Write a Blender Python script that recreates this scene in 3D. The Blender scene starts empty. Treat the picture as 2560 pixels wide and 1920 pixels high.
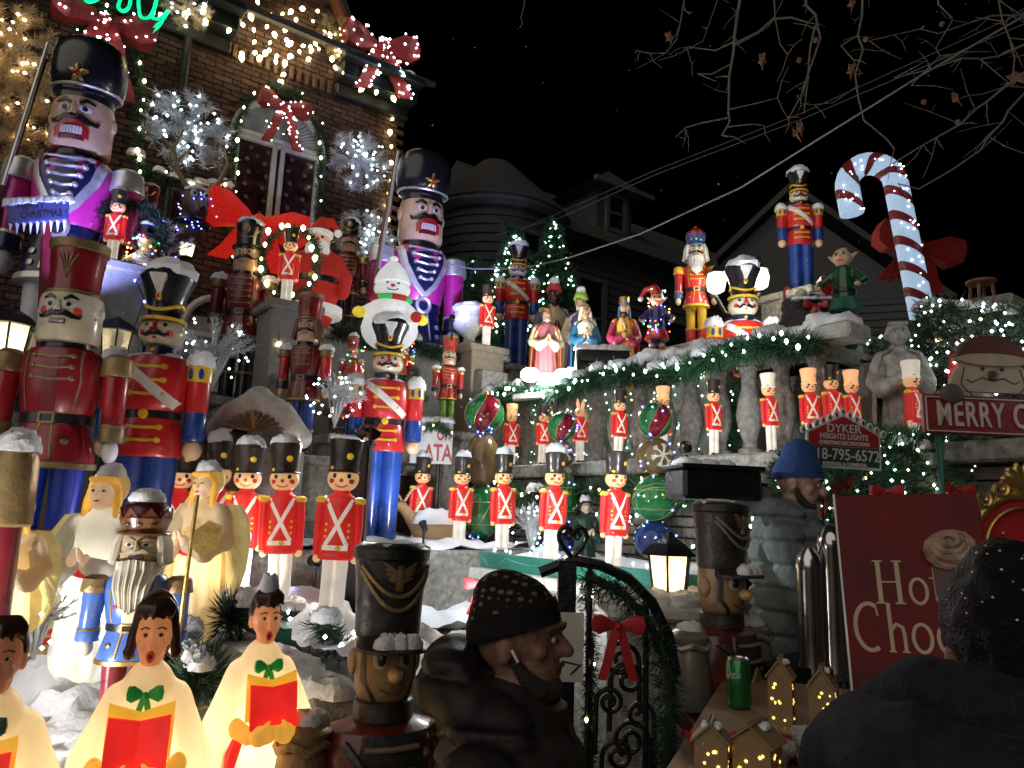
import bpy, bmesh, math, random
from mathutils import Vector, Matrix, noise
R = math.radians
random.seed(7)
sc = bpy.context.scene
col = sc.collection

# ------------------------------------------------------------------ camera, world, exposure
LENS, PITCH, ROLL, CAMZ = 26.0, 10.0, 2.0, 1.9
cam_d = bpy.data.cameras.new('camera'); cam = bpy.data.objects.new('camera', cam_d); col.objects.link(cam)
cam_d.sensor_width = 36; cam_d.lens = LENS; cam_d.clip_start = .05; cam_d.clip_end = 400
cam.location = (0, 0, CAMZ)
CM = Matrix.Rotation(R(90 + PITCH), 3, 'X') @ Matrix.Rotation(R(ROLL), 3, 'Z')
cam.rotation_euler = CM.to_euler()
sc.camera = cam
FPX = LENS / 36 * 2560
def ray(px, py): return CM @ Vector(((px - 1280) / FPX, (960 - py) / FPX, -1))
def at(px, py, Y):
    d = ray(px, py); return Vector((0, 0, CAMZ)) + d * (Y / d.y)

w = bpy.data.worlds.new('World'); sc.world = w; w.use_nodes = True
wn = w.node_tree.nodes; wl = w.node_tree.links
sky = wn.new('ShaderNodeTexSky'); sky.sky_type = 'NISHITA'; sky.sun_disc = False
sky.sun_elevation = R(-6); sky.sun_rotation = R(200); sky.altitude = 0
wn['Background'].inputs['Strength'].default_value = .15
wl.new(sky.outputs[0], wn['Background'].inputs[0])
sun_d = bpy.data.lights.new('street_glow', 'SUN'); sun_d.energy = .55; sun_d.angle = R(70); sun_d.color = (1, .93, .84)  # broad dim sun added as frontal fill, in place of ambient street light
sun = bpy.data.objects.new('street_glow', sun_d); col.objects.link(sun)
sun.rotation_euler = Vector((.5, .8, -.5)).to_track_quat('-Z', 'Y').to_euler()
sc.view_settings.view_transform = 'Standard'; sc.view_settings.look = 'None'
sc.view_settings.exposure = 0.65; sc.view_settings.gamma = 1.0
sc.render.engine = 'CYCLES'; sc.cycles.max_bounces = 6; sc.cycles.diffuse_bounces = 3
sc.cycles.sample_clamp_indirect = 3.0; sc.cycles.caustics_reflective = False; sc.cycles.caustics_refractive = False
sc.cycles.use_light_tree = True; sc.cycles.use_denoising = True

# ------------------------------------------------------------------ materials
MATS = {}
def mat(name, c, rough=.45, metal=0., emit=0., ecol=None, bump=0., scale=30., var=.12, coat=0., trans=0., alpha=None, glit=0., spec=None):
    if name in MATS: return MATS[name]
    m = bpy.data.materials.new(name); m.use_nodes = True
    nt = m.node_tree; N = nt.nodes; L = nt.links; b = N['Principled BSDF']
    tc = N.new('ShaderNodeTexCoord')
    nz = N.new('ShaderNodeTexNoise'); nz.inputs['Scale'].default_value = scale * .3; nz.inputs['Detail'].default_value = 6
    L.new(tc.outputs['Object'], nz.inputs['Vector'])
    ramp = N.new('ShaderNodeValToRGB')
    lo = [max(0, x * (1 - var * 1.6)) for x in c]; hi = [min(1, x * (1 + var)) for x in c]
    ramp.color_ramp.elements[0].position = .3; ramp.color_ramp.elements[0].color = (*lo, 1)
    ramp.color_ramp.elements[1].position = .7; ramp.color_ramp.elements[1].color = (*hi, 1)
    L.new(nz.outputs['Fac'], ramp.inputs['Fac']); L.new(ramp.outputs[0], b.inputs['Base Color'])
    mr = N.new('ShaderNodeMapRange'); mr.inputs['To Min'].default_value = max(.03, rough - .1); mr.inputs['To Max'].default_value = min(1, rough + .12)
    L.new(nz.outputs['Fac'], mr.inputs['Value']); L.new(mr.outputs[0], b.inputs['Roughness'])
    b.inputs['Metallic'].default_value = metal
    if spec is not None: b.inputs['Specular IOR Level'].default_value = spec
    if coat: b.inputs['Coat Weight'].default_value = coat; b.inputs['Coat Roughness'].default_value = .12
    if bump or glit:
        n2 = N.new('ShaderNodeTexNoise'); n2.inputs['Scale'].default_value = scale; n2.inputs['Detail'].default_value = 8
        L.new(tc.outputs['Object'], n2.inputs['Vector'])
        bp = N.new('ShaderNodeBump'); bp.inputs['Strength'].default_value = bump or glit; bp.inputs['Distance'].default_value = .02
        L.new(n2.outputs['Fac'], bp.inputs['Height']); L.new(bp.outputs[0], b.inputs['Normal'])
    if emit:
        b.inputs['Emission Strength'].default_value = emit
        if ecol: b.inputs['Emission Color'].default_value = (*ecol, 1)
        else: L.new(ramp.outputs[0], b.inputs['Emission Color'])
    if trans:
        t = N.new('ShaderNodeBsdfTranslucent'); mx = N.new('ShaderNodeMixShader'); mx.inputs[0].default_value = trans
        L.new(ramp.outputs[0], t.inputs[0]); L.new(b.outputs[0], mx.inputs[1]); L.new(t.outputs[0], mx.inputs[2])
        L.new(mx.outputs[0], N['Material Output'].inputs[0])
    if alpha is not None: b.inputs['Alpha'].default_value = alpha
    MATS[name] = m; return m
def bulb_mat(name, c, e, own=False):
    if name in MATS: return MATS[name]
    m = bpy.data.materials.new(name); m.use_nodes = True; N = m.node_tree.nodes
    b = N['Principled BSDF']; b.inputs['Base Color'].default_value = (*c, 1)
    b.inputs['Emission Color'].default_value = (*c, 1); b.inputs['Emission Strength'].default_value = e
    MATS[name] = m; return m
def paint(name, c, **k):
    k.setdefault('rough', .28); k.setdefault('coat', .35); k.setdefault('scale', 18); k.setdefault('var', .22); k.setdefault('bump', .05)
    return mat(name, c, **k)
RED = paint('red_paint', (.5, .018, .022)); WHITE = paint('white_paint', (.74, .72, .68)); BLUE = paint('blue_paint', (.012, .05, .26))
NAVY = paint('navy_paint', (.01, .012, .045)); BLACK = paint('black_paint', (.012, .012, .016)); YEL = paint('yellow_paint', (.68, .42, .03))
PEACH = paint('peach_paint', (.72, .46, .28)); CREAM = paint('cream_paint', (.75, .66, .47)); MAROON = paint('maroon_paint', (.16, .012, .02))
GOLD = mat('gold_leaf', (.6, .4, .13), .32, .85, bump=.15, scale=60); SILVER = mat('silver_braid', (.7, .68, .64), .35, .6, bump=.1, scale=80)
PINK = paint('magenta_paint', (.62, .03, .26)); BROWN = paint('brown_paint', (.13, .05, .02)); BRONZE = mat('aged_gold_paint', (.28, .19, .085), .4, .45, bump=.2, scale=60)
SKINP = paint('figure_skin_paint', (.6, .36, .2)); GREY = mat('grey_stone', (.24, .23, .21), .85, bump=.5, scale=70)
STONE = mat('granite_stone', (.3, .285, .255), .85, bump=.55, scale=90, var=.3)
PSTONE = mat('pale_stone', (.5, .49, .45), .85, bump=.4, scale=90)
SNOW = mat('snow', (.83, .85, .89), .85, bump=.38, scale=34, var=.06, spec=.2)
DSNOW = mat('dirty_snow', (.68, .66, .63), .85, bump=.42, scale=40, var=.15, spec=.2)
PINE = mat('pine_needles', (.025, .085, .035), .6, var=.5, scale=6)
DPINE = mat('dark_pine_needles', (.014, .045, .022), .6, var=.5, scale=6)
TINSEL = mat('silver_tinsel', (.75, .75, .78), .3, .35, var=.2)
WTINSEL = mat('warm_tinsel', (.8, .62, .4), .4, .1, var=.2)
IRON = mat('black_iron', (.012, .012, .014), .35, .3, bump=.2, scale=60)
GLIT = mat('red_glitter', (.42, .02, .012), .35, .25, glit=.9, scale=260, var=.5)
WIRE = mat('dark_wire', (.02, .025, .02), .5)
LITRED = mat('lit_red_plastic', (.62, .02, .02), .35, emit=.26, coat=.2); LITWH = mat('lit_white_plastic', (.8, .73, .62), .4, emit=.26, coat=.2)
LITFACE = mat('lit_peach_plastic', (.8, .48, .22), .4, emit=.3, coat=.2); DKHAT = mat('dark_plastic', (.035, .026, .022), .3, coat=.3)
ORHAT = mat('lit_orange_plastic', (.85, .42, .2), .4, emit=.5); LITYEL = mat('lit_yellow_plastic', (.75, .5, .05), .4, emit=.16)
CHEEK = mat('cheek_red_paint', (.6, .05, .04), .4, emit=.05)
WARM = bulb_mat('warm_bulb', (1, .8, .42), 10); COOL = bulb_mat('cool_bulb', (.75, .92, 1), 8); MINT = bulb_mat('mint_bulb', (.62, 1, .86), 7)
BLU = bulb_mat('blue_bulb', (.12, .16, 1), 8); GRN = bulb_mat('green_bulb', (.05, 1, .35), 9); REDB = bulb_mat('red_bulb', (1, .08, .04), 9); ORB = bulb_mat('amber_bulb', (1, .5, .1), 9)
NEON = bulb_mat('green_neon', (0.0, .62, .2), 1.6)
LAMPW = mat('lamp_glass', (.95, .9, .76), .5, emit=.3, ecol=(1, .84, .52), trans=.8, bump=.3, scale=50)
FLOOD = bulb_mat('flood_lens', (.95, .98, 1), 14)

# ------------------------------------------------------------------ mesh helpers
class MB:
    def __init__(s): s.v = []; s.f = []
    def add(s, v, f):
        o = len(s.v); s.v += [tuple(p) for p in v]; s.f += [tuple(i + o for i in q) for q in f]; return s
    def lathe(s, prof, n=20, sx=1., sy=1., off=(0, 0, 0), p=2., wob=0., k=0, rot=None):
        V = []; F = []
        for j, (r, z) in enumerate(prof):
            for i in range(n):
                a = 2 * math.pi * i / n; c, q = math.cos(a), math.sin(a)
                e = 2. / p; x = math.copysign(abs(c) ** e, c); y = math.copysign(abs(q) ** e, q)
                rr = r * (1 + wob * math.sin(k * a + j * .3)) if wob else r
                V.append(Vector((rr * x * sx, rr * y * sy, z)))
        m = len(prof)
        for j in range(m - 1):
            for i in range(n):
                F.append((j * n + i, j * n + (i + 1) % n, (j + 1) * n + (i + 1) % n, (j + 1) * n + i))
        if prof[0][0] > 1e-5: F.append(tuple(range(n))[::-1])
        if prof[-1][0] > 1e-5: F.append(tuple((m - 1) * n + i for i in range(n)))
        if rot is not None: V = [rot @ q for q in V]
        o = Vector(off); return s.add([q + o for q in V], F)
    def ball(s, c, r, n=14, m=9, rot=None):
        if not hasattr(r, '__len__'): r = (r, r, r)
        V = [Vector((0, 0, -r[2]))]; F = []
        for j in range(1, m):
            t = -math.pi / 2 + math.pi * j / m
            for i in range(n):
                a = 2 * math.pi * i / n; V.append(Vector((r[0] * math.cos(t) * math.cos(a), r[1] * math.cos(t) * math.sin(a), r[2] * math.sin(t))))
        V.append(Vector((0, 0, r[2])))
        for i in range(n): F.append((0, 1 + (i + 1) % n, 1 + i))
        for j in range(m - 2):
            for i in range(n):
                a = 1 + j * n + i; b = 1 + j * n + (i + 1) % n; F.append((a, b, b + n, a + n))
        t = 1 + (m - 2) * n
        for i in range(n): F.append((t + i, t + (i + 1) % n, len(V) - 1))
        if rot is not None: V = [rot @ q for q in V]
        c = Vector(c); return s.add([q + c for q in V], F)
    def tube(s, pts, r, n=8, closed=False, flat=1.):
        pts = [Vector(p) for p in pts]; m = len(pts)
        rs = r if hasattr(r, '__len__') else [r] * m
        V = []; F = []; up = None
        for j in range(m):
            if closed: t = pts[(j + 1) % m] - pts[j - 1]
            else: t = pts[min(j + 1, m - 1)] - pts[max(j - 1, 0)]
            if t.length < 1e-9: t = Vector((0, 0, 1))
            t.normalize()
            if up is None: up = Vector((0, 0, 1)) if abs(t.z) < .9 else Vector((0, 1, 0))
            x = t.cross(up)
            if x.length < 1e-4: x = t.orthogonal()
            x.normalize(); y = x.cross(t).normalized(); up = y
            for i in range(n):
                a = 2 * math.pi * i / n; V.append(pts[j] + (x * math.cos(a) + y * math.sin(a) * flat) * rs[j])
        for j in range(m - 1 + (1 if closed else 0)):
            k = (j + 1) % m
            for i in range(n): F.append((j * n + i, j * n + (i + 1) % n, k * n + (i + 1) % n, k * n + i))
        if not closed: F.append(tuple(range(n))[::-1]); F.append(tuple((m - 1) * n + i for i in range(n)))
        return s.add(V, F)
    def box(s, c, d, rot=None, bev=0.):
        x, y, z = [q / 2 for q in d]
        V = []; F = []
        if bev <= 0:
            V = [Vector((a * x, b * y, e * z)) for e in (-1, 1) for b in (-1, 1) for a in (-1, 1)]
            F = [(0, 2, 3, 1), (4, 5, 7, 6), (0, 1, 5, 4), (1, 3, 7, 5), (3, 2, 6, 7), (2, 0, 4, 6)]
        else:
            bm = bmesh.new(); bmesh.ops.create_cube(bm, size=1)
            for v in bm.verts: v.co = Vector((v.co.x * d[0], v.co.y * d[1], v.co.z * d[2]))
            bmesh.ops.bevel(bm, geom=bm.edges[:], offset=bev, segments=1, affect='EDGES')
            bm.verts.index_update(); V = [v.co.copy() for v in bm.verts]; F = [tuple(v.index for v in f.verts) for f in bm.faces]; bm.free()
        if rot is not None: V = [rot @ q for q in V]
        c = Vector(c); return s.add([q + c for q in V], F)
    def prism(s, poly, y0, y1):     # polygon in x,z extruded along y
        n = len(poly); V = [Vector((x, y0, z)) for x, z in poly] + [Vector((x, y1, z)) for x, z in poly]
        F = [tuple(range(n)), tuple(range(2 * n - 1, n - 1, -1))] + [(i, i + n, (i + 1) % n + n, (i + 1) % n) for i in range(n)]
        return s.add(V, F)
    def quad(s, a, b, c, d): return s.add([a, b, c, d], [(0, 1, 2, 3)])
    def xf(s, M): s.v = [tuple(M @ Vector(p)) for p in s.v]; return s
    def mesh(s, name, m, smooth=True, ang=40):
        me = bpy.data.meshes.new(name); me.from_pydata(s.v, [], s.f); me.validate()
        me.materials.append(m)
        if smooth:
            me.polygons.foreach_set('use_smooth', [True] * len(me.polygons)); me.set_sharp_from_angle(angle=R(ang))
        return me
    def build(s, name, m, parent=None, smooth=True, kind=None, ang=40):
        o = bpy.data.objects.new(name, s.mesh(name, m, smooth, ang)); col.objects.link(o)
        if parent: o.parent = parent
        if kind: o['kind'] = kind
        return o
def tag(o, label, cat, group=None):
    o['label'] = label; o['category'] = cat
    if group: o['group'] = group
    return o
def empty(name, label, cat, group=None, loc=(0, 0, 0)):
    o = bpy.data.objects.new(name, None); col.objects.link(o); o.location = loc; o.empty_display_size = .1
    return tag(o, label, cat, group)
def copy_tree(o, parent=None):
    c = o.copy(); col.objects.link(c)
    if parent: c.parent = parent
    for ch in list(o.children): copy_tree(ch, c)
    return c
def kids(o): return {c.name.split('.')[0]: c for c in o.children}
def put(o, H, px, ytop, Y, rz=0, ybot=None, zb=None, s=None, tilt=0):
    """stand a thing of design height H so that its top is at picture height ytop at depth Y"""
    if ybot is None:
        t = at(px, ytop, Y); b = Vector((t.x, Y, zb))
    else:
        t = at(px, ytop, Y); b = at(px, ybot, Y)
    x = (t.x + b.x) / 2; k = s or (t.z - b.z) / H
    o.location = (x, Y, b.z); o.scale = (k, k, k); o.rotation_euler = (0, R(tilt), R(rz))
    return o
def lamp(name, kind, loc, energy, color, size=.05, target=None, spot=60, blend=.5):
    d = bpy.data.lights.new(name, kind); d.energy = energy; d.color = color; d.shadow_soft_size = size
    o = bpy.data.objects.new(name, d); col.objects.link(o); o.location = loc
    if kind == 'SPOT': d.spot_size = R(spot); d.spot_blend = blend
    if target is not None: o.rotation_euler = (Vector(target) - Vector(loc)).to_track_quat('-Z', 'Y').to_euler()
    return o
# decals that hug the front of an elliptical lathe: S(x,z)->front point
def lsurf(prof, sx=1., sy=1., p=2.):
    def S(x, z, e=0.):
        for (r0, z0), (r1, z1) in zip(prof, prof[1:]):
            if (z0 <= z <= z1) and z1 > z0: r = r0 + (r1 - r0) * (z - z0) / (z1 - z0); break
        else: r = prof[0][0] if z < prof[0][1] else prof[-1][0]
        q = min(abs(x) / max(r * sx, 1e-4), .999)
        return Vector((x, -(r * sy * (1 - q ** p) ** (1 / p)) - e, z))
    return S
def bsurf(c, r):
    c = Vector(c); r = r if hasattr(r, '__len__') else (r, r, r)
    def S(x, z, e=0.):
        q = 1 - ((x - c.x) / r[0]) ** 2 - ((z - c.z) / r[2]) ** 2
        return Vector((x, c.y - r[1] * math.sqrt(max(q, 0)) - e, z))
    return S
def disc(mb, S, x, z, rx, rz=None, e=.003, n=14, dome=1.5):
    rz = rz or rx
    V = [S(x, z, e * dome)]
    for k, ee in ((.6, e * 1.3), (.93, e), (1., -e)):
        for i in range(n):
            a = 2 * math.pi * i / n; V.append(S(x + rx * k * math.cos(a), z + rz * k * math.sin(a), ee))
    F = [(0, 1 + i, 1 + (i + 1) % n) for i in range(n)]
    for j in range(2):
        o = 1 + j * n
        for i in range(n): F.append((o + i, o + n + i, o + n + (i + 1) % n, o + (i + 1) % n))
    mb.add(V, F); return mb
def stroke(mb, S, pts, wd, e=.003, sub=6):
    P = []
    for a, b in zip(pts, pts[1:]):
        for k in range(sub): t = k / sub; P.append((a[0] + (b[0] - a[0]) * t, a[1] + (b[1] - a[1]) * t))
    P.append(pts[-1]); n = len(P); V = []; F = []
    W = wd if hasattr(wd, '__len__') else None
    for j, (x, z) in enumerate(P):
        a = P[max(j - 1, 0)]; b = P[min(j + 1, n - 1)]; dx, dz = b[0] - a[0], b[1] - a[1]; l = math.hypot(dx, dz) or 1; nx, nz = -dz / l, dx / l
        h = wd / 2 if W is None else (W[min(int(j / sub), len(W) - 1)] * (1 - (j % sub) / sub) + W[min(int(j / sub) + 1, len(W) - 1)] * (j % sub) / sub) / 2
        for k, ee in ((-1.08, -e), (-.95, e), (0, e * 1.25), (.95, e), (1.08, -e)): V.append(S(x + nx * h * k, z + nz * h * k, ee))
    for j in range(n - 1):
        for i in range(4): F.append((j * 5 + i, j * 5 + i + 1, j * 5 + 6 + i, j * 5 + 5 + i))
    mb.add(V, F); return mb
def snowcap(mb, c, rx, ry, h, seed=0, n=22, over=.0):
    V = []; F = []; m = 7
    for j in range(m + 1):
        t = j / m * math.pi / 2
        for i in range(n):
            a = 2 * math.pi * i / n
            k = 1 + .2 * noise.noise(Vector((math.cos(a) * 1.6, math.sin(a) * 1.6, seed * 3.1))) + .1 * noise.noise(Vector((math.cos(a) * 5, math.sin(a) * 5, seed + j)))
            z = h * math.sin(t) * (1 + .5 * noise.noise(Vector((math.cos(a) + j, math.sin(a), seed * 1.7))))
            if j == 0: z = -over * (.4 + abs(noise.noise(Vector((math.cos(a) * 2, math.sin(a) * 2, seed + 9)))) * 1.5)
            cr = max(math.cos(t), 0) ** .55
            V.append((c[0] + rx * k * cr * math.cos(a), c[1] + ry * k * cr * math.sin(a), c[2] + z))
    for j in range(m):
        for i in range(n): F.append((j * n + i, j * n + (i + 1) % n, (j + 1) * n + (i + 1) % n, (j + 1) * n + i))
    F.append(tuple(range(n))[::-1]); mb.add(V, F); return mb
def blob(prims, vox, name, m, parent=None, smooth=2, bend=None, kind=None):
    """one continuous skin over ellipsoids ('b',c,r[,rot]), tapered limbs ('t',pts,radii), boxes ('x',c,d)"""
    mb = MB()
    for q in prims:
        if q[0] == 'b': mb.ball(q[1], q[2], 16, 10, q[3] if len(q) > 3 else None)
        elif q[0] == 't':
            mb.tube(q[1], q[2], 12)
            for c, r in zip(q[1], q[2] if hasattr(q[2], '__len__') else [q[2]] * len(q[1])): mb.ball(c, r, 12, 8)
        else: mb.box(q[1], q[2], q[3] if len(q) > 3 else None)
    me = mb.mesh('tmp', m, False); o = bpy.data.objects.new('tmp', me); col.objects.link(o)
    r = o.modifiers.new('r', 'REMESH'); r.mode = 'VOXEL'; r.voxel_size = vox
    if smooth: sm = o.modifiers.new('s', 'SMOOTH'); sm.iterations = smooth * 2; sm.factor = .5
    dg = bpy.context.evaluated_depsgraph_get(); ev = o.evaluated_get(dg)
    nm = bpy.data.meshes.new_from_object(ev); bpy.data.objects.remove(o); bpy.data.meshes.remove(me)
    nm.name = name; nm.materials.clear(); nm.materials.append(m)
    if bend:
        nm.update(); nn = [v.normal.copy() for v in nm.vertices]
        for v, n_ in zip(nm.vertices, nn): v.co = bend(v.co.copy(), n_)
    nm.polygons.foreach_set('use_smooth', [True] * len(nm.polygons))
    ob = bpy.data.objects.new(name, nm); col.objects.link(ob)
    if parent: ob.parent = parent
    if kind: ob['kind'] = kind
    return ob
def text(body, m, h, name='lettering', parent=None, sx=1., ext=.002, align='CENTER', shear=0., bold=0., spacing=1.):
    cu = bpy.data.curves.new('t', 'FONT'); cu.body = body; cu.size = h / .7; cu.extrude = ext; cu.align_x = align; cu.shear = shear
    cu.offset = bold; cu.resolution_u = 3; cu.space_character = spacing
    o = bpy.data.objects.new('t', cu); col.objects.link(o)
    dg = bpy.context.evaluated_depsgraph_get(); me = bpy.data.meshes.new_from_object(o.evaluated_get(dg)); bpy.data.objects.remove(o)
    for v in me.vertices: v.co = Vector((v.co.x * sx, -v.co.z, v.co.y))
    me.materials.clear(); me.materials.append(m); ob = bpy.data.objects.new(name, me); col.objects.link(ob)
    if parent: ob.parent = parent
    return ob
OCT = None
def octa(mb, c, r, l=1.):
    x, y, z = c; mb.add([(x + r, y, z), (x - r, y, z), (x, y + r, z), (x, y - r, z), (x, y, z + r * l), (x, y, z - r * l)],
        [(0, 2, 4), (2, 1, 4), (1, 3, 4), (3, 0, 4), (2, 0, 5), (1, 2, 5), (3, 1, 5), (0, 3, 5)])
def rv():
    while 1:
        v = Vector((random.uniform(-1, 1), random.uniform(-1, 1), random.uniform(-1, 1)))
        if .05 < v.length < 1: return v.normalized()
def needles(mb, p, d, L, wd, up=None):
    d = d.normalized(); s_ = d.cross(rv())
    if s_.length < .05: s_ = d.orthogonal()
    s_ = s_.normalized() * wd; a = p - s_; b = p + s_; c = p + d * L
    mb.add([a, b, c], [(0, 1, 2)])
def garland_mesh(mb, pts, rad, per_m, L=.06, wd=.004, droop=.0):
    for a, b in zip(pts, pts[1:]):
        a, b = Vector(a), Vector(b); l = (b - a).length
        for _ in range(int(l * per_m)):
            t = random.random(); d = rv(); d.z -= droop
            p = a.lerp(b, t) + d * random.random() * rad * .5; needles(mb, p, d + rv() * .5, L * random.uniform(.6, 1.25) * (rad / .08), wd)
def path_pts(pts, step):
    P = [Vector(p) for p in pts]; out = []; 
    for a, b in zip(P, P[1:]):
        k = max(1, int((b - a).length / step))
        for i in range(k): out.append(a.lerp(b, i / k))
    out.append(P[-1]); return out
# ------------------------------------------------------------------ figure builders (all face -y, stand on z=0)
def mold_soldier(label, group=None, hat='dark', glow=True):
    o = empty('toy_soldier', label, 'soldier', group)
    for s_ in (-1, 1):
        MB().lathe([(.001, 0), (.03, .001), (.031, .02), (.026, .035), (.0255, .15), (.028, .27)], 12, 1, 1.1, (s_ * .026, 0, 0)).build('leg', LITWH, o)
        MB().ball((s_ * .027, -.012, .014), (.026, .042, .016)).build('boot', BLACK, o)
    cp = [(.001, .255), (.07, .256), (.074, .262), (.072, .30), (.066, .40), (.067, .49), (.06, .515), (.036, .53), (.034, .55)]
    MB().lathe(cp, 20, 1, .78, p=2.6).build('coat', LITRED, o)
    S = lsurf(cp, 1, .78, 2.6)
    for s_ in (-1, 1):
        MB().tube([(s_ * .078, 0, .272), (s_ * .08, 0, .40), (s_ * .076, 0, .497)], [.019, .021, .022], 10).build('arm', LITRED, o)
        MB().lathe([(.023, .488), (.028, .492), (.027, .508), (.012, .516)], 12, 1, 1, (s_ * .077, 0, 0)).build('epaulette', LITYEL, o)
        MB().ball((s_ * .078, -.003, .258), (.017, .02, .018), 10, 6).build('hand', LITFACE, o)
        m = MB(); stroke(m, S, [(s_ * .056, .505), (-s_ * .03, .34), (-s_ * .045, .315)], .017); m.build('strap', LITWH, o)
        m = MB()
        for k in range(3): disc(m, S, s_ * .047, .40 - k * .025, .006)
        m.build('buttons', LITYEL, o)
    m = MB(); stroke(m, S, [(-.055, .305), (.05, .305)], .02); m.build('belt', LITWH, o)
    m = MB(); disc(m, S, .01, .305, .013, .011, .005); m.build('buckle', LITYEL, o)
    m = MB(); m.lathe([(.0725, .262), (.0765, .264), (.0755, .28), (.072, .283)], 20, 1, .78, p=2.6); m.build('hem', LITRED, o)
    if hat != 'rabbit_': 
        hc, hr = (0, 0, .592), (.067, .062, .057)
        hd = MB().ball(hc, hr, 20, 12).build('head', LITFACE, o); S = bsurf(hc, hr)
        for s_ in (-1, 1):
            m = MB(); disc(m, S, s_ * .03, .602, .0085, .011); m.build('eye', NAVY, hd)
            m = MB(); disc(m, S, s_ * .041, .580, .011); m.build('cheek', CHEEK, hd)
        m = MB(); disc(m, S, 0, .583, .009, None, .005, dome=2.5); m.build('nose', CHEEK, hd)
        m = MB(); stroke(m, S, [(-.026, .566), (-.01, .556), (.01, .556), (.026, .566)], .005, .002); m.build('mouth', CHEEK, hd)
    if hat == 'ears':
        hm = MB()
        for s_ in (-1, 1): hm.tube([(s_ * .025, 0, .63), (s_ * .034, .005, .70), (s_ * .04, 0, .755)], [.02, .023, .006], 10, flat=.6)
        hm.build('ear', ORHAT, o)
    else:
        M = {'dark': DKHAT, 'orange': ORHAT, 'white': LITWH}[hat]
        hp = [(.055, .618), (.064, .622), (.061, .64), (.064, .68), (.073, .745), (.07, .757), (.06, .76), (.001, .758)]
        h = MB().lathe(hp, 20).build('hat', M, o); S = lsurf(hp)
        m = MB(); m.lathe([(.066, .617), (.07, .621), (.066, .626)], 20); m.build('hat_rim', M, h)
        m = MB(); disc(m, S, .028, .685, .0145, None, .004); m.build('badge', LITYEL, h)
        m = MB(); disc(m, S, -.045, .635, .008); m.build('hat_button', LITYEL, h)
    return o
def add_snow(o, z, r, h, seed=1, ry=None, x=0, y=0, over=.01, m=None):
    b = MB(); snowcap(b, (x, y, z), r, ry or r, h, seed, over=over); return b.build('snow_cap', m or SNOW, o)

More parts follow.
